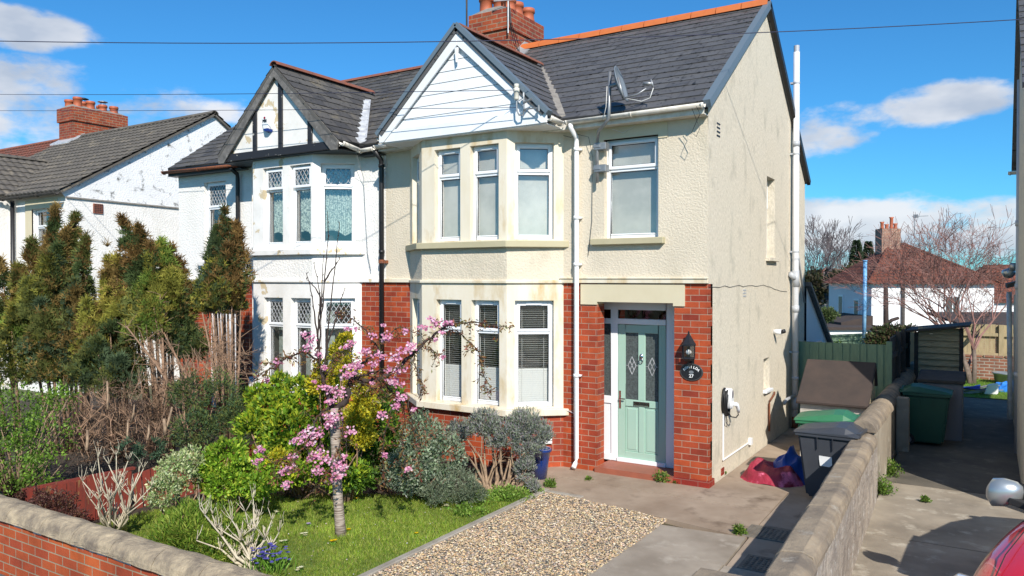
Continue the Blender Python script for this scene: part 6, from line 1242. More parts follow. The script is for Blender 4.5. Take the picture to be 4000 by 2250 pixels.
for i,b in enumerate(BR['b']):
    p=smoothpath(b); r=R0[i]; n=len(p); e=.012 if i==1 else .003; mb.tube(p,[r+(e-r)*k/(n-1) for k in range(n)],7,False); LP+=[(q,i) for q in p[(n//4 if i<2 else 0):]]
    for q in p[n//3::3]:
        d=Vector((rngb.uniform(-1,1),rngb.uniform(-1,1),rngb.uniform(-.9,.6))).normalized(); e_=[q,q+d*.09,q+d*.16+Vector((0,0,-.03))]; mb.tube(e_,[.004,.003,.002],4,False); LP+=[(e_[1],i),(e_[2],i)]
mb.build('branches',K['bark'],CH,smooth=True)
mb=MB()
for b in BR['s']:
    p=smoothpath(b,4,.006); n=len(p); mb.tube(p,[.011-.008*k/(n-1) for k in range(n)],6,False)
    for q in p[2::2]: mb.tube([q,q+Vector((rngb.uniform(-.02,.02),rngb.uniform(-.02,.02),.02))],[.006,.002],4,False)
mb.build('bare_shoots',K['bark'],CH,smooth=True)
BLW=[((-2.725,-4.066,1.308),0.085),((-2.754,-4.086,1.228),0.053),((-2.609,-3.937,1.138),0.061),((-2.813,-4.359,1.145),0.100),((-2.755,-4.264,1.161),0.063),((-2.862,-4.45,1.112),0.055),((-3.141,-4.684,1.029),0.051),((-3.152,-4.693,0.918),0.038),((-2.883,-4.465,0.949),0.048),((-2.88,-4.523,0.841),0.061),((-2.907,-4.543,0.671),0.055),((-2.937,-4.56,0.799),0.041),((-2.776,-4.221,0.932),0.081),((-2.842,-4.263,0.897),0.046),((-2.708,-4.18,0.879),0.053),((-2.597,-4.111,0.809),0.084),((-2.604,-4.117,0.722),0.070),((-2.789,-4.232,0.757),0.060),((-2.677,-4.164,0.669),0.039),((-2.589,-4.046,0.903),0.026),((-2.925,-4.18,2.132),0.057),((-2.955,-4.199,2.043),0.053),((-2.986,-4.217,2.185),0.035),((-3.067,-4.507,1.897),0.048),((-3.073,-4.632,1.729),0.027),((-2.939,-4.073,1.953),0.043),((-2.935,-4.017,1.605),0.040),((-2.814,-4,1.585),0.065),((-2.774,-3.917,1.533),0.065),((-2.829,-4.011,1.46),0.047),((-2.648,-3.894,1.783),0.093),((-2.588,-3.855,1.837),0.068),((-2.694,-3.923,1.729),0.050),((-2.72,-3.582,1.961),0.063),((-2.443,-3.645,1.934),0.065),((-2.32,-3.568,1.916),0.062),((-2.436,-3.76,1.846),0.047),((-2.442,-3.767,1.648),0.025),((-2.45,-3.77,1.765),0.029),((-2.061,-3.762,1.824),0.056),((-2.228,-3.51,1.989),0.065),((-2.231,-3.393,2.016),0.059),((-2.583,-3.376,2.111),0.068),((-2.779,-3.381,2.122),0.042),((-3.109,-3.468,2.192),0.027),((-3.027,-3.417,2.188),0.027),((-2.171,-3.715,1.671),0.085),((-2.125,-3.688,1.511),0.064),((-2.154,-3.708,1.423),0.046),((-2.255,-3.831,1.343),0.056),((-2.036,-3.576,1.379),0.032),((-2.092,-3.184,2.314),0.045),((-2.036,-3.15,2.267),0.063),((-1.934,-3.086,2.277),0.052),((-1.996,-3.127,2.165),0.026),((-2.17,-3.235,2.23),0.045),((-2.059,-3.167,2.096),0.022),((-1.986,-3.125,1.901),0.022),((-2.117,-3.577,0.733),0.036),((-2.23,-3.822,0.92),0.032),((-2.537,-3.111,2.163),0.039),((-2.934,-3.596,2.045),0.049),((-2.981,-3.627,1.998),0.038),((-2.877,-4.036,1.819),0.029),((-2.75,-3.243,2.23),0.031),((-2.975,-4.099,1.666),0.022),((-2.15,-3.818,1.816),0.039)]
CP=[];CN=[]
for (p,r) in BLW:
    r*=.88; n=int(14+ (r/.05)**2*19); d=rdir(n); rad=r*(.2+1.05*RG.random((n,1))**.6)*(1+.7*nfield(d,1.6,r*50))[:,None]; q=np.array(p)+d*rad*np.array([1.15,1.15,.85]); CP.append(q)
CP=np.concatenate(CP)
# each blossom = six petals round a centre
nb=len(CP); ax=rdir(nb)*.6+np.array([.25,-.6,.3]); ax/=np.linalg.norm(ax,axis=1,keepdims=True); t1=np.cross(ax,rdir(nb)); t1/=np.linalg.norm(t1,axis=1,keepdims=True); t2=np.cross(ax,t1); PP=[];DD=[];SS=[];CC=[]
hue=palette(nb,[(.80,.40,.57),(.84,.52,.66),(.64,.24,.40),(.86,.66,.74),(.74,.33,.50)],.07)
for k in range(7):
    a=k*2*math.pi/7; dd=t1*math.cos(a)+t2*math.sin(a)+ax*.45; PP.append(CP);DD.append(dd);SS.append(np.cross(ax,dd));CC.append(hue*(1+RG.normal(size=(nb,1))*.06))
cards('blossom',K['petal'],np.concatenate(PP),np.concatenate(DD),np.concatenate(SS),.017,.014,np.concatenate(CC),CH)
pts=np.array([list(q) for q,i in LP for _ in range(6)]); pts=pts+RG.normal(size=pts.shape)*.018
cards('bronze_leaves',K['leaf'],pts,rdir(len(pts))+np.array([0,0,-.2]),rdir(len(pts)),.055*(.6+.7*RG.random(len(pts))),.018,palette(len(pts),[(.20,.085,.04),(.18,.12,.045),(.24,.14,.05),(.17,.17,.05),(.22,.065,.045)],.12),CH)
# ------------------------------------------------------------------ shrubs of the front garden
GOLD=[(.50,.42,.02),(.62,.52,.03),(.42,.40,.03)]; GR=[(.13,.25,.02),(.20,.34,.025),(.09,.18,.02),(.28,.38,.03)]; DG=[(.045,.10,.02),(.07,.14,.03),(.10,.19,.03)]
bush('mixed_green_gold_shrub','large glossy green shrub with golden patches behind the cherry trunk','shrub',[((-4.277,-3.15,1.243),(0.324,0.291,0.259)),((-4.471,-3.392,1.099),(0.288,0.256,0.224)),((-4.552,-3.563,0.894),(0.254,0.254,0.254)),((-4.151,-3.43,0.883),(0.345,0.298,0.251)),((-4.001,-2.981,1.049),(0.291,0.275,0.259)),((-3.752,-2.83,0.725),(0.291,0.291,0.291)),((-3.857,-3.25,0.632),(0.377,0.329,0.282)),((-4.07,-3.504,0.499),(0.372,0.310,0.248)),((-3.634,-2.997,0.387),(0.317,0.270,0.222)),((-4.851,-3.273,1.245),(0.165,0.149,0.132)),((-4.628,-3.131,1.41),(0.149,0.132,0.116)),((-4.067,-2.782,1.311),(0.198,0.182,0.165))],30000,GR+[(.40,.44,.03),(.34,.40,.03)],.070,.032,shell=.62,gate=4.2,thr=-.2,stems=26)
bush('golden_euonymus','upright bright yellow shrub rising behind the cherry branches','shrub',[((-3.657,-2.99,1.814),(0.159,0.174,0.190)),((-3.618,-2.963,2.004),(0.089,0.092,0.095)),((-3.757,-3.173,1.636),(0.151,0.146,0.141)),((-3.507,-2.901,1.497),(0.159,0.159,0.159)),((-3.355,-2.928,1.259),(0.188,0.173,0.157)),((-3.363,-3.054,1.027),(0.217,0.202,0.186)),((-3.439,-2.746,1.131),(0.144,0.152,0.160)),((-3.809,-3.208,1.479),(0.188,0.157,0.126)),((-3.94,-3.773,0.663),(0.135,0.113,0.090)),((-3.283,-3.006,0.872),(0.155,0.155,0.155))],13000,GOLD+[(.30,.32,.03)],.046,.024,shell=.55,gate=5,thr=-.2,stems=18)
bush('glossy_green_shrub','dark green leafy shrub between the cherry trunk and the grey-leaved bush','shrub',[((-3.638,-2.285,0.843),(0.236,0.253,0.270)),((-3.545,-2.585,0.541),(0.294,0.262,0.229)),((-3.658,-2.058,1.149),(0.172,0.172,0.172)),((-3.472,-2.896,0.324),(0.285,0.222,0.159)),((-3.418,-2.387,0.617),(0.198,0.198,0.198))],13000,GR[:3]+DG,.056,.026,shell=.6,gate=4.5,thr=-.2,stems=12)
bush('choisya_bush','rounded bright green leafy bush at the left edge of the lawn','shrub',[((-4.365,-4.156,0.686),(0.267,0.223,0.178)),((-4.428,-4.316,0.533),(0.176,0.176,0.176)),((-4.104,-4.114,0.504),(0.235,0.206,0.176)),((-4.066,-3.854,0.542),(0.180,0.180,0.180)),((-4.194,-4.289,0.442),(0.232,0.196,0.160)),((-3.873,-4.089,0.413),(0.203,0.167,0.131))],13000,[(.16,.30,.02),(.24,.40,.03),(.12,.24,.02),(.38,.46,.05)],.055,.025,shell=.62,gate=5,thr=-.22,stems=10)
bush('variegated_shrub','pale cream and green variegated shrub behind the bleached dead bush','shrub',[((-4.483,-4.703,0.609),(0.255,0.234,0.213)),((-4.328,-4.962,0.494),(0.192,0.178,0.164)),((-4.54,-4.502,0.704),(0.174,0.160,0.145))],6500,[(.42,.46,.22),(.55,.58,.34),(.22,.32,.10),(.33,.42,.16)],.036,.020,shell=.5,gate=6,thr=-.2,stems=8)
bush('green_heath_mound','low bright green needle-leaved mound just behind the front wall','shrub',[((-3.607,-5.105,0.222),(0.437,0.341,0.244)),((-3.175,-5.012,0.196),(0.277,0.233,0.189)),((-3.755,-5.316,0.153),(0.178,0.159,0.140))],15000,[(.10,.20,.02),(.16,.28,.03),(.25,.34,.05),(.33,.38,.07)],.060,.009,shell=.75,gate=5,thr=-.35,up=.8)
bush('purple_barberry','low dark purple-brown twiggy shrub behind the front wall','shrub',[((-5.14,-5.707,0.376),(0.294,0.227,0.160)),((-5.534,-5.716,0.426),(0.164,0.137,0.109)),((-4.834,-5.635,0.287),(0.158,0.132,0.105))],7500,[(.10,.035,.03),(.14,.06,.05),(.07,.03,.025),(.16,.09,.05)],.028,.014,shell=.4,gate=6,thr=-.25,stems=12)
bush('grey_leaved_bush','grey-green woolly-leaved bush under the bay window','shrub',[((-2.928,-2.315,0.725),(0.308,0.316,0.324)),((-2.935,-2.559,0.419),(0.349,0.317,0.285)),((-2.68,-2.163,0.499),(0.259,0.275,0.291)),((-2.63,-2.489,0.287),(0.282,0.235,0.188))],13000,[(.19,.25,.15),(.26,.32,.21),(.36,.41,.30),(.11,.17,.09)],.050,.022,shell=.55,gate=5,thr=-.2,stems=14)
bush('low_grey_shrub','low grey-green feathery mound at the edge of the lawn beside the lavender','shrub',[((-2.361,-2.38,0.237),(0.328,0.257,0.187)),((-2.48,-2.632,0.186),(0.184,0.154,0.123)),((-2.147,-2.306,0.158),(0.186,0.147,0.109))],9000,[(.17,.21,.13),(.24,.28,.19),(.13,.17,.10)],.040,.008,shell=.5,gate=6,thr=-.25,up=.7)
# lavender: pale woody stems and grey tufted heads
LV=thing('old_lavender_bush','old woody lavender with bare tan stems and grey-green tufted tops under the bay window','shrub',(-2.223,-1.648,0.039))
mb=MB(); rng=random.Random(6); base=Vector((-2.223,-1.648,0.022)); base.z=0
HEADS=[((-2.766,-1.741,0.742),(0.185,0.169,0.152)),((-2.495,-1.57,0.86),(0.219,0.194,0.169)),((-2.183,-1.495,0.762),(0.200,0.184,0.167)),((-1.986,-1.37,0.879),(0.234,0.209,0.184)),((-1.751,-1.343,0.749),(0.149,0.157,0.165)),((-1.904,-1.441,0.6),(0.231,0.182,0.132)),((-1.879,-1.547,0.344),(0.131,0.139,0.147)),((-1.794,-1.497,0.115),(0.092,0.082,0.072)),((-2.296,-1.567,0.662),(0.167,0.142,0.117))]
for c,r in HEADS:
    c=Vector(c)
    for _ in range(3 if r[0]>.12 else 1):
        q=c+Vector((rng.uniform(-.7,.7)*r[0],rng.uniform(-.5,.5)*r[1],-.5*r[2])); b=base+Vector(((.22 if q.x>base.x+.1 else -.12)*rng.uniform(.3,1),rng.uniform(-.08,.08),0)); k=b.lerp(q,.35)+Vector((rng.uniform(-.12,.12),rng.uniform(-.06,.06),-.09)); k2=b.lerp(q,.7)+Vector((rng.uniform(-.08,.08),rng.uniform(-.05,.05),-.02)); mb.tube([b,b.lerp(k,.5)+Vector((rng.uniform(-.03,.03),0,0)),k,k.lerp(k2,.5)+Vector((rng.uniform(-.03,.03),0,0)),k2,q],[.034,.027,.02,.015,.010,.004],6,False)
        for _ in range(2): d=Vector((rng.uniform(-1,1),rng.uniform(-1,1),rng.uniform(0,1))).normalized(); mb.tube([k2,k2+d*.10],[.006,.002],4,False)
mb.build('woody_stems',K['lavwood'],LV,smooth=True)
P_,d_,_i=blob(34000,HEADS,.3); g_=nfield(P_,8,3); k_=g_>-.22; P_=P_[k_]; d_=d_[k_]
cards('grey_tufts',K['needle'],P_,d_*.5+rdir(len(P_))*.6+np.array([0,0,.7]),rdir(len(P_)),.05,.010,palette(len(P_),[(.24,.27,.21),(.31,.33,.28),(.18,.22,.14),(.27,.25,.27)],.12),LV)
# bleached dead bushes
def dead(label,base,tops,seed,r0=.022):
    t=thing('bleached_dead_bush',label,'shrub',(base[0],base[1],0),'bleached dead bushes'); mb=MB(); rng=random.Random(seed); b0=Vector((base[0],base[1],0))
    for (x,y,z) in tops:
        q=Vector((x,y,z)); b=b0+Vector((rng.uniform(-.14,.14),rng.uniform(-.08,.08),0)); k1=b.lerp(q,.3)+Vector((rng.uniform(-.05,.05),rng.uniform(-.05,.05),-.02)); k2=b.lerp(q,.65)+Vector((rng.uniform(-.04,.04),rng.uniform(-.04,.04),0)); mb.tube([b,k1,k2,q],[r0*.85,r0*.6,r0*.38,r0*.2],6)
        for c,rr_,n_ in ((k1,r0*.42,4),(k2,r0*.30,6),(q,r0*.20,4)):
            for _ in range(n_):
                d=Vector((rng.uniform(-.6,.6),rng.uniform(-.5,.5),rng.uniform(.45,1.2))).normalized(); l=rng.uniform(.05,.15); e=c+d*l; mb.tube([c,c.lerp(e,.5)+Vector((rng.uniform(-.012,.012),0,0)),e],[rr_,rr_*.8,rr_*.5],4)
                if rng.random()<.5: d2=(d+Vector((rng.uniform(-.7,.7),rng.uniform(-.5,.5),.4))).normalized(); mb.tube([e,e+d2*rng.uniform(.04,.10)],[rr_*.5,rr_*.3],4)
    mb.build('branches',K['deadwood'],t,smooth=True)
dead('taller bleached dead bush standing against the broken red fence',(-4.91,-5.18),[(-4.68,-5.53,0.76),(-4.63,-5.5,0.92),(-4.54,-5.44,0.85),(-4.47,-5.4,0.95),(-4.46,-5.28,0.87),(-4.37,-5.22,0.74),(-4.33,-5.19,0.79),(-4.67,-5.64,0.71),(-4.26,-5.15,0.6),(-4.47,-5.52,0.71),(-4.41,-5.37,0.71),(-4.6,-5.6,0.53),(-4.23,-5.26,0.47)],41,.020)
dead('bleached dead bush with a thick pale stump nearest the lawn',(-2.79,-5.07),[(-3.39,-5.2,0.53),(-3.26,-5.24,0.49),(-3.28,-5.14,0.46),(-3.07,-5.24,0.4),(-3.04,-5.1,0.44),(-3.09,-4.9,0.46),(-3.11,-4.79,0.56),(-2.98,-4.83,0.41),(-2.87,-4.76,0.38),(-2.73,-4.79,0.29),(-3.24,-5.35,0.28),(-2.97,-5.06,0.3),(-2.76,-4.93,0.25)],57,.024)
# privet-like green hedge at the far left, brush and cut stems
bush('clipped_green_hedge','fresh green leafy hedge with bare twigs at the left edge','hedge',[((-7.188,-5.09,1.067),(0.385,0.401,0.417)),((-6.589,-5.43,0.572),(0.391,0.391,0.391)),((-6.625,-4.977,0.851),(0.282,0.314,0.345)),((-6.934,-4.693,1.227),(0.229,0.213,0.196)),((-6.152,-5.276,0.508),(0.238,0.223,0.208)),((-7.337,-5.54,0.872),(0.497,0.559,0.621))],17000,[(.13,.24,.03),(.19,.32,.04),(.08,.15,.02)],.042,.022,shell=.35,gate=5,thr=-.02,stems=70,stemm='lavwood')
BT=thing('dead_brushwood','tangle of dead brown twigs and cut stems under the conifers','brushwood',(-6.814,-3.916,0.821))
mb=MB(); rng=random.Random(31)
for i in range(430):
    c,r=rng.choice([((-7.187,-3.911,0.96),(0.672,0.531,0.389)),((-6.679,-3.474,1.086),(0.714,0.589,0.464)),((-6.433,-3.081,1.345),(0.400,0.418,0.437)),((-6.953,-4.359,0.641),(0.438,0.371,0.303)),((-6.39,-3.889,0.688),(0.511,0.392,0.272)),((-6.087,-2.744,1.553),(0.404,0.367,0.330))])
    p=Vector(c)+Vector((rng.uniform(-1,1)*r[0],rng.uniform(-.5,.5)*r[1],rng.uniform(-1,.6)*r[2])); p.z=max(.02,p.z); d=Vector((rng.uniform(-.8,.8),rng.uniform(-.5,.5),rng.uniform(-.1,1))).normalized(); l=rng.uniform(.18,.5); w0=rng.choice((.003,.004,.005,.008)); m_=p+d*l*.5+Vector((rng.uniform(-.03,.03),rng.uniform(-.03,.03),.02)); q=p+d*l; mb.tube([p,m_,q],[w0,w0*.8,w0*.4],4,False)
    for _ in range(3): v=(d+Vector((rng.uniform(-1,1),rng.uniform(-.6,.6),rng.uniform(-.6,.8)))).normalized(); mb.tube([m_,m_+v*rng.uniform(.06,.2)],[w0*.6,w0*.25],3,False)
mb.build('twigs',K['brownstem'],BT)
P_,d_,_i=blob(15000,[((-7.284,-3.855,0.872),(0.714,0.571,0.429)),((-6.77,-3.416,0.926),(0.757,0.613,0.469)),((-7.053,-4.305,0.552),(0.443,0.374,0.306)),((-6.483,-3.83,0.599),(0.550,0.413,0.275))],.2); g_=nfield(P_,4,9); P_=P_[g_>.0]
cards('dead_foliage',K['needle'],P_,rdir(len(P_))+np.array([0,0,.2]),rdir(len(P_)),.06,.010,palette(len(P_),[(.10,.065,.045),(.15,.10,.07),(.06,.04,.03)],.15),BT)
ST=thing('pruned_conifer_stumps','pale cut stumps and stems left from pruned conifers','stump',(-6.202,-4.008,0.662))
mb=MB()
for a,b,r in (((-6.208,-4.249,0.573),(-6.278,-4.169,0.947),.013),((-6.33,-4.678,0.641),(-6.423,-4.615,0.874),.02),((-5.885,-3.926,0.749),(-5.888,-3.805,1.096),.018),((-5.871,-3.917,0.749),(-5.886,-3.924,0.964),.025),((-6.601,-4.251,1.063),(-6.707,-4.194,1.416),.014),((-6.339,-4.09,0.896),(-6.304,-4.065,1.129),.012),((-5.973,-4.1,0.704),(-6.048,-4.026,0.881),.016)): mb=MB(); mb.tube([a,Vector(a).lerp(Vector(b),.5)+Vector((.012,0,0)),b],[r,r*.9,r*.75],8); mb.build('cut_stem',K['lavwood'],ST,smooth=True)

# conifers in the white house's garden
def conifer(label,plumes,base,n,cols,seed,lean=0,bare=None,density=1):
    """plumes: (top point, half width, foliage bottom z, colour index list)"""
    t=thing('overgrown_conifer',label,'conifer',(base[0],base[1],0),'conifers in the left front garden'); rng=random.Random(seed); A=[];Dn=[];Cc=[]
    mb=MB()
    for (top,hw_,zb_,ci) in plumes:
        top=Vector(top); bx=Vector((base[0]+(top.x-base[0])*.55,base[1]+(top.y-base[1])*.5,0)); mb.tube([bx,bx.lerp(top,.5),top-Vector((0,0,.1))],[.032,.022,.005],6)
        H_=top.z-zb_; m_=int(n*hw_*H_*70); tt=RG.random(m_)**.85; z=zb_+H_*tt; frac=z/top.z
        cx_=bx.x+(top.x-bx.x)*frac+.05*np.sin(z*3+seed); cy_=bx.y+(top.y-bx.y)*frac+.05*np.cos(z*2.3+seed)
        prof=np.minimum(1,((1-tt)*1.75))**.95*(.6+.4*np.minimum(1,tt*5+.3)); a=RG.uniform(0,2*math.pi,m_); lump=1+.75*np.array([noise.noise(Vector((math.cos(x)*1.5+seed,math.sin(x)*1.5,y*3.1))) for x,y in zip(a,z)])
        rr_=hw_*1.2*prof*lump*(.45+.55*RG.random(m_)**.45); P=np.stack([cx_+np.cos(a)*rr_,cy_+np.sin(a)*rr_,z],1); D=np.stack([np.cos(a)*.65,np.sin(a)*.65,np.full(m_,.95)],1)+rdir(m_)*.45
        g=nfield(P,5.5,seed); k=g>-.26; cs=np.array(cols)[np.array(ci)[np.clip((nfield(P,2.6,seed+3)*1.6+.5+RG.normal(size=m_)*.22)*len(ci),0,len(ci)-1).astype(int)]]; hl=nfield(P,4.2,seed+9)
        C=cs*1.18*(1+.55*hl[:,None]+RG.normal(size=(m_,1))*.2)
        A.append(P[k]);Dn.append(D[k]);Cc.append(C[k])
    P=np.concatenate(A);D=np.concatenate(Dn);C=np.concatenate(Cc)
    # each spray = a short stem with side sprigs, all flat
    s1=rdir(len(P)); s1-=D*np.sum(s1*D,1,keepdims=True)/np.sum(D*D,1,keepdims=True); s1/=np.linalg.norm(s1,axis=1,keepdims=True); Dn_=D/np.linalg.norm(D,axis=1,keepdims=True)
    sc=(.55+.7*RG.random(len(P)))*np.where(RG.random(len(P))<.16,2.1,1.0)
    PP=[P,P+Dn_*.015*sc[:,None],P+Dn_*.03*sc[:,None]];DD=[Dn_,Dn_+s1*.9,Dn_-s1*.9]; LL=[.070*sc,.048*sc,.044*sc]
    nrm=np.cross(Dn_,s1); cards('foliage',K['needle'],np.concatenate(PP),np.concatenate(DD),np.concatenate([s1,np.cross(nrm,DD[1]),np.cross(nrm,DD[2])]),np.concatenate(LL),.015,np.concatenate([C,C*1.08,C*.95]),t)
    mb.build('trunk',K['brownstem'],t,smooth=True)
    if bare:
        mb=MB()
        for (p,q,nn_) in bare:
            p=Vector(p);q=Vector(q); mb.tube([p,p.lerp(q,.5)+Vector((.02,0,.03)),q],[.024,.017,.010],6,False)
            for i in range(nn_):
                s_=p.lerp(q,rng.uniform(.15,1)); d=Vector((rng.uniform(-.75,.75),rng.uniform(-.6,.6),rng.uniform(-.15,1.0))).normalized(); l=rng.uniform(.12,.38); mb.tube([s_,s_+d*l*.5+Vector((0,0,.012)),s_+d*l],[.0055,.004,.002],4,False)
        mb.build('bare_branches',K['brownstem'],t,smooth=True)
    return t
CC_=[(.055,.080,.028),(.10,.112,.032),(.19,.185,.035),(.15,.090,.032),(.13,.19,.035),(.20,.135,.045),(.065,.095,.048),(.26,.225,.045)]
conifer('tallest bushy conifer at the left with rusty brown tips',[((-9.74,-3.342,3.901),0.186,1.687,[0, 3, 5]),((-9.346,-3.216,3.769),0.255,1.162,[1, 3, 5, 2]),((-9.053,-3.155,3.435),0.171,1.175,[0, 3, 1]),((-9.883,-3.557,3.359),0.255,1.286,[5, 3, 1]),((-9.927,-3.708,2.959),0.244,1.094,[2, 5, 1]),((-9.318,-3.441,3.289),0.303,1.108,[0, 1, 6]),((-8.738,-3.44,2.724),0.295,1.070,[1, 6, 5]),((-9.337,-3.331,3.537),0.204,1.175,[5, 3]),((-9.316,-3.56,3.124),0.320,1.122,[5, 1, 2]),((-9.446,-3.763,2.803),0.278,1.135,[2, 1]),((-8.503,-3.415,2.412),0.195,1.163,[3, 1, 2]),((-9.204,-3.735,2.409),0.315,1.149,[1, 5, 6])],(-9.35, -3.1),170,CC_,3,bare=None)
conifer('bright yellow-green conifer at the very left edge',[((-10.187,-3.868,3.089),0.171,1.501,[0, 3, 5]),((-9.746,-3.958,2.307),0.357,1.056,[4, 7, 1]),((-10.195,-4.118,2.523),0.441,1.122,[4, 0, 1])],(-10.6, -3.3),160,CC_,8,bare=None)
conifer('narrow rusty-gold conifer second from the left',[((-8.553,-3.08,3.276),0.192,1.322,[5, 2, 7]),((-8.353,-3.076,3.121),0.159,1.334,[5, 7]),((-8.537,-3.194,2.922),0.199,1.215,[5, 2]),((-8.172,-3.207,2.529),0.293,1.085,[2, 7, 5]),((-8.306,-2.93,3.004),0.200,1.923,[4, 1]),((-8.42,-3.243,2.606),0.236,1.464,[7, 2, 5]),((-8.041,-3.367,2.073),0.326,1.113,[6, 1, 0]),((-8.004,-3.584,1.859),0.264,1.067,[6, 0, 1]),((-7.587,-3.444,1.605),0.262,1.007,[6, 1])],(-8.5, -2.9),170,CC_,13,bare=None)
conifer('leaning dark-tipped conifer with bare reddish lower branches',[((-8.236,-2.994,3.717),0.135,2.406,[0, 3]),((-8.153,-2.945,3.518),0.159,2.327,[0, 3]),((-7.806,-2.85,3.276),0.197,2.015,[2, 0, 3]),((-7.512,-2.789,2.92),0.273,1.827,[2, 5, 0]),((-7.555,-3.059,2.418),0.307,1.804,[4, 2, 1]),((-8.029,-2.867,3.578),0.167,2.406,[0, 3, 5]),((-7.765,-2.705,3.32),0.230,2.088,[2, 7, 4]),((-7.727,-2.565,3.244),0.220,2.003,[0, 5, 3]),((-7.81,-2.977,2.803),0.273,1.983,[4, 2, 1]),((-7.908,-3.041,2.608),0.215,1.944,[4, 7]),((-7.584,-2.956,2.648),0.232,1.989,[2, 4, 7])],(-7.6, -2.6),170,CC_,19,bare=[((-7.167,-3.073,0.991),(-7.409,-2.966,2.534),26),((-6.821,-2.976,0.895),(-7.367,-3.536,2.103),34),((-6.974,-2.954,0.878),(-7.241,-3.342,1.875),26),((-7.193,-2.973,0.9),(-7.396,-3.079,2.345),22),((-6.871,-2.77,0.976),(-7.265,-3.002,1.965),20)])
conifer('two-topped conifer with bare stems beneath, nearest the leaded bay window',[((-7.31,-1.942,3.872),0.181,2.271,[0, 3, 6]),((-7.075,-2.038,3.329),0.242,2.198,[3, 0, 5]),((-7.211,-2.125,3.208),0.242,2.198,[6, 0, 2]),((-7.156,-1.849,3.625),0.189,2.312,[3, 5, 0]),((-7.444,-2.03,3.584),0.164,2.353,[6, 0]),((-7.155,-2.094,2.925),0.299,2.198,[2, 7, 1]),((-7.004,-2,2.885),0.202,2.239,[5, 2, 0]),((-7.311,-2.194,2.764),0.182,2.319,[0, 6, 4])],(-7.4, -1.7),180,CC_,23,bare=[((-7.026,-2.161,0.881),(-7.137,-2.091,2.36),22),((-6.924,-2.097,0.881),(-7.001,-2.005,2.4),22),((-7.127,-2.224,0.881),(-7.24,-2.155,2.36),20),((-7.263,-2.309,0.881),(-7.308,-2.199,2.279),16),((-6.922,-1.978,0.865),(-6.88,-1.932,2.279),16),((-6.906,-2.322,0.873),(-7.219,-2.38,2.247),16)])
conifer('small dark conifer shoot below the leaning conifer',[((-7.393,-2.605,2.33),0.197,1.464,[0, 1, 6]),((-7.408,-2.736,2.1),0.156,1.553,[0, 6]),((-7.28,-2.54,1.976),0.158,1.543,[0, 1]),((-7.647,-2.526,2.483),0.140,2.083,[1, 4])],(-7.2, -2.2),170,CC_,29,bare=None)
for i,(c,r,lab) in enumerate(((((-6.192,-4.121,0.551),(0.139,0.144,0.149)),0,'small blue-green conifer tuft, left of the two beside the red fence end'),(((-5.982,-3.989,0.6),(0.106,0.111,0.116)),0,'smallest blue-green conifer tuft, just above the red fence'),)): pass
bush('dark_conifer_tuft','small blue-green conifer tuft beside the red fence','shrub',[((-6.153,-4.214,0.557),(0.157,0.152,0.147))],2600,[(.05,.10,.06),(.08,.14,.08)],.05,.012,matn='needle',shell=.4)
bush('dark_conifer_tuft','tiny dark conifer tuft at the upper end of the red fence','shrub',[((-5.982,-3.989,0.567),(0.119,0.117,0.116))],1800,[(.05,.09,.05),(.07,.12,.07)],.05,.012,matn='needle',shell=.4)
bush('dark_conifer_tuft','broad dark conifer regrowth between the red fence and the green-gold shrub','shrub',[((-5.637,-3.653,0.795),(0.367,0.300,0.234)),((-5.612,-3.278,1.114),(0.309,0.344,0.378)),((-6.051,-3.433,1.237),(0.312,0.278,0.243)),((-5.239,-3.286,0.843),(0.202,0.253,0.303))],12000,[(.05,.09,.045),(.08,.12,.04),(.12,.14,.04)],.055,.013,matn='needle',shell=.45,stems=8)
# small plants
def tuft(name,label,cat,p,r,n,cols,L,group=None,flower=None,Wd=.012):
    t=thing(name,label,cat,p,group); P_=np.array(p)+np.stack([RG.normal(size=n)*r*.4,RG.normal(size=n)*r*.4,np.zeros(n)],1); P_[:,2]=p[2]+.0; cards('leaves',K['leaf'],P_,rdir(n)*.6+np.array([0,0,1.]),rdir(n),L,Wd,palette(n,cols,.12),t)
    if flower:
        fc,nf,fr,fh=flower; c=np.array(p)+np.stack([RG.normal(size=nf)*r*.35,RG.normal(size=nf)*r*.35,fh*(.6+.5*RG.random(nf))],1); PP=np.repeat(c,8,0); a=np.tile(np.arange(8)*math.pi/4,nf); D=np.stack([np.cos(a),np.sin(a),np.full(len(a),.25)],1); cards('flowers',K['petal'],PP,D,np.stack([-np.sin(a),np.cos(a),a*0],1),fr,fr*.8,palette(len(PP),[fc],.05),t)
    return t
GL=[(.12,.26,.03),(.18,.33,.05)]
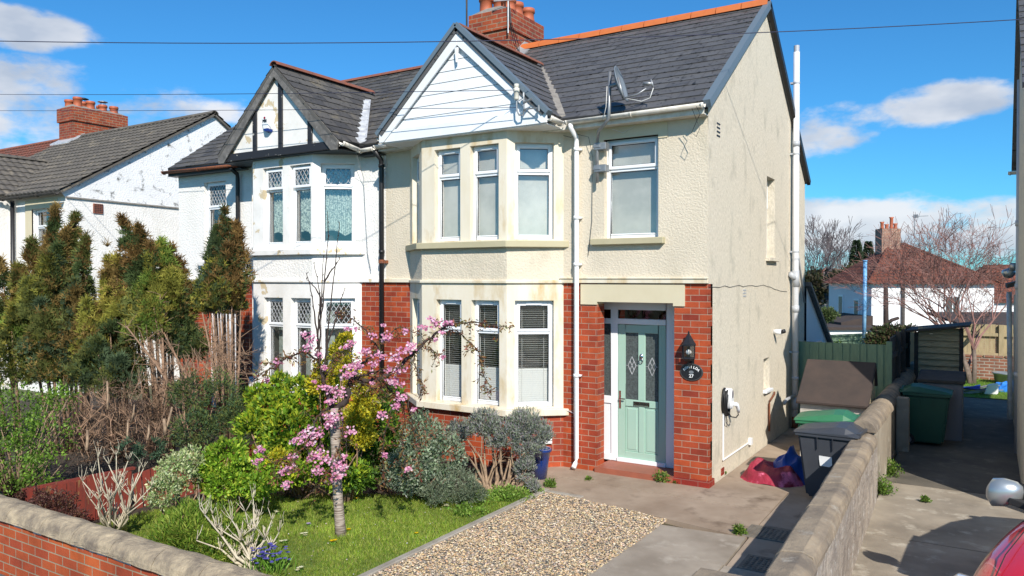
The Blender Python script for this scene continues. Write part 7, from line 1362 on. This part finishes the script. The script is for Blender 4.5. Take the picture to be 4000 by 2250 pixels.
for i,(p,lab,fl,gp) in enumerate([((-2.62,-4.18,0),"pair of yellow dandelions nearest the lawn's near edge",((0.85, 0.6, 0.01),3,0.028,0.05),'yellow dandelions on the lawn'),((-2.75,-3.8,0),'yellow dandelion at the foot of the cherry trunk',((0.85, 0.6, 0.01),2,0.028,0.05),'yellow dandelions on the lawn'),((-2.06,-3.5,0),'yellow dandelion close to the gravel edging',((0.85, 0.6, 0.01),1,0.028,0.05),'yellow dandelions on the lawn'),((-3.48,-2.92,0),"yellow dandelion in the tree's shade at the back of the lawn",((0.85, 0.6, 0.01),1,0.028,0.05),'yellow dandelions on the lawn'),((-2.37,-2.56,0),'white primroses at the right side of the lawn near the grey mound',((0.8, 0.78, 0.55),4,0.028,0.05),'white flowers on the lawn'),((-3.05,-4.18,0),'pale cream primroses on the lawn in front of the cherry',((0.8, 0.78, 0.55),4,0.028,0.05),'white flowers on the lawn'),((-3.89,-3.81,0),'small white flower at the back left of the lawn',((0.8, 0.78, 0.55),2,0.028,0.05),'white flowers on the lawn'),((-3.25,-3.91,0),'pale lilac flower left of the cherry trunk',((0.6, 0.5, 0.72),2,0.028,0.05),'white flowers on the lawn'),((-3.07,-4.43,0),'white flower beside the bleached stump',((0.8, 0.78, 0.55),2,0.028,0.05),'white flowers on the lawn'),((-2.37,-4.88,0),'white primrose at the nearest edge of the lawn',((0.8, 0.78, 0.55),3,0.028,0.05),'white flowers on the lawn')]):
    tuft('lawn_flower',lab,'flower',p,.05,14,GL,.05,gp,fl)
tuft('bluebell_clump','clump of bluebells beside the bleached stump at the front wall','flower',(-2.6,-5.03,0),.22,160,GL,.20,None,((.16,.14,.55),60,.022,.22))
for p,lab,r in [((-0.62,-0.03),'green weed clump at the foot of the red door step',0.11),((-0.43,0),'tiny green weed beside the red brick pier base',0.05),((1.95,1.97),'bright green weed clump growing at the rendered wall foot',0.17),((1.97,0.93),'brown-green weed clump at the stone wall foot nearest the camera side',0.18),((1.82,-2.07),'small weeds at the foot of the stone wall low in the picture',0.1),((0.87,-1.62),'weeds in the driveway joint beside the inspection cover',0.07),((-1.78,-1.06),'small green weed at the gravel bed corner',0.08),((-0.03,0.81),'tiny weed in the path crack below the red brick pier',0.04),((2.49,0.79),'small dry weed in the neighbouring driveway joint',0.05),((-1.49,-0.5),'low weed beside the white downpipe foot',0.04)]: 
    t=bush('weed_clump',lab,'weed',[((p[0],p[1],r*.4),(r,r*.8,r*.9))],int(9000*r),[(.13,.24,.04),(.20,.30,.05),(.09,.15,.03)],.035,.018,loc=(p[0],p[1],0),shell=.1,gate=8,thr=-.3)
# edge plants at the end of the lawn
bush('ground_cover_plants','low fresh green ground cover where the lawn meets the gravel edging','ground cover',[((-2.0,-1.75,.03),(.32,.30,.10)),((-2.3,-2.15,.02),(.35,.28,.09)),((-2.05,-2.5,.02),(.20,.3,.06)),((-1.9,-1.4,.02),(.2,.15,.07))],9000,[(.13,.25,.03),(.20,.34,.05),(.26,.36,.08)],.035,.02,shell=.2,gate=7,thr=-.2)
# ------------------------------------------------------------------ trees beyond
def bare_tree(name,label,base,top,h,r,seed,mat_,spread=.55,depth=5,split=3,stems=1,lean=(0,0),l0=.3,minr=.006,up=.2,fine=True):
    t=thing(name,label,'tree',base); rng=random.Random(seed); tk=MB(); br=MB(); base=Vector(base)
    for s in range(stems):
        d=Vector((lean[0]+rng.uniform(-1,1)*(.55 if stems>1 else .1),lean[1]+rng.uniform(-1,1)*(.4 if stems>1 else .1),1)).normalized(); p=base+Vector((rng.uniform(-.05,.05),0,0)); L=h*l0; q=p+d*L*.5+Vector((rng.uniform(-.1,.1),0,0))*h*.05; e=p+d*L
        tk.tube([p,q,e],[r,r*.8,r*.65],8)
        for k in range(split+1): branchy(br,e if k<3 else q,(d+Vector((rng.uniform(-1,1),rng.uniform(-1,1),rng.uniform(-.2,.8)))*spread).normalized(),h*.26,r*.55,depth,rng,spread,0,split,minr,2,up,None,4,.72)
    tk.build('trunk',K['bark2'] if mat_=='twig' else K[mat_],t,smooth=True); br.build('branches',K[mat_],t)
    return t

bare_tree('bare_fruit_tree','spreading leafless reddish-twigged tree leaning over the pale fence at the far lawn',(2.75,13.4,0),None,4.6,.07,5,'twig',.80,5,3,3,(-.12,.05),.20,.0042,.05)
for (b,h_,s_,lab) in (((-8.4,53.552,-1.467),9.5,3,'tall leafless tree behind the cream house, leftmost on the skyline'),((-7.993,58.519,-1.75),8.0,9,'leafless tree on the skyline, second from the cream house'),((-7.127,61.416,-1.891),6.0,14,'shorter leafless tree on the skyline beside the dark cypresses')):
    bare_tree('bare_tree',lab,(b[0],b[1],-2.7),None,h_,.20,s_,'twig_far',.6,5,3,1,(0,0),.3,.012,.35)
for (px_,w_,lab,nn) in (((-5.498,53.071,3.029),.62,'dark pointed cypress on the skyline, left one of the pair',1),((-4.726,53.553,3.029),.60,'dark pointed cypress on the skyline, right one of the pair',2)):
    t=thing('cypress_tree',lab,'tree',(px_[0],px_[1],-2.7),'cypresses beyond the back gardens'); zt=5.75-.1*nn; n=3600; tt=RG.random(n)**.8; z=1.2+(zt-1.2)*tt; a=RG.uniform(0,6.28,n); lump=1+.5*np.array([noise.noise(Vector((math.cos(x)*1.5+nn,math.sin(x)*1.5,y*1.1))) for x,y in zip(a,z)]); rr_=w_*1.15*(1-tt)**.75*lump*(.4+.6*RG.random(n)**.5)+.02
    PQ=np.stack([px_[0]+np.cos(a)*rr_,px_[1]+np.sin(a)*rr_,z],1); cards('foliage',K['needle'],PQ,np.stack([np.cos(a),np.sin(a),a*0-.1],1)+rdir(n)*.4,rdir(n),.26,.12,palette(n,[(.035,.06,.035),(.05,.085,.045),(.07,.10,.05)],.12),t); mb=MB(); mb.tube([(px_[0],px_[1],-2.7),(px_[0],px_[1],4.5)],[.2,.04],7); mb.build('trunk',K['bark'],t,smooth=True)
bush('background_shrubbery','mass of dark evergreen shrubs on the skyline behind the red roofed house','shrubs',[((-6.066,50.346,2.179),(1.121,1.121,1.121)),((-5.428,51.933,2.835),(1.046,0.951,0.856)),((-4.459,52.536,2.644),(1.142,0.951,0.761)),((-8.2,51.367,1.965),(1.162,1.258,1.355))],6000,[(.05,.065,.03),(.08,.085,.04),(.10,.085,.05)],.35,.16,shell=.4,gate=.6,thr=-.3)
bush('background_shrubbery','dark leafy hedge above the green fence beside the blue pole','hedge',[((0.949,12.262,1.291),(0.501,0.367,0.234)),((0.667,12.084,1.157),(0.334,0.250,0.167)),((1.299,13.072,1.322),(0.274,0.222,0.171))],7000,[(.05,.08,.03),(.09,.12,.04),(.13,.08,.05)],.08,.04,shell=.4,gate=2,thr=-.15,stems=10)
bush('background_shrubbery','sunlit green shrub peeping between the annex and the pale green fence','shrub',[((-0.312,10.296,1.333),(0.190,0.206,0.222)),((-0.176,10.379,1.206),(0.190,0.159,0.127))],1800,[(.16,.26,.04),(.10,.16,.04)],.07,.035,shell=.3,gate=2,thr=-.2)
bush('background_shrubbery','shrub beside the far white annex wall','shrub',[((-4.1,32.687,0.88),(0.534,0.434,0.334))],1800,[(.08,.12,.04),(.12,.15,.06)],.16,.08,shell=.3,gate=1,thr=-.2)
lg=thing('cut_tree_trunk','tall dark cut tree trunk with a stub branch in front of the far white house','tree',(-0.311,23.26,0.751)); mb=MB(); mb.tube([(-0.308,23.256,0.351),(-0.322,23.26,1.252),(-0.34,23.269,2.604)],[.11,.10,.08],9); mb.tube([(-0.295,23.273,1.002),(-0.118,23.386,1.152),(0.094,23.52,1.232)],[.08,.07,.06],7); mb.build('trunk',K['bark'],lg,smooth=True)
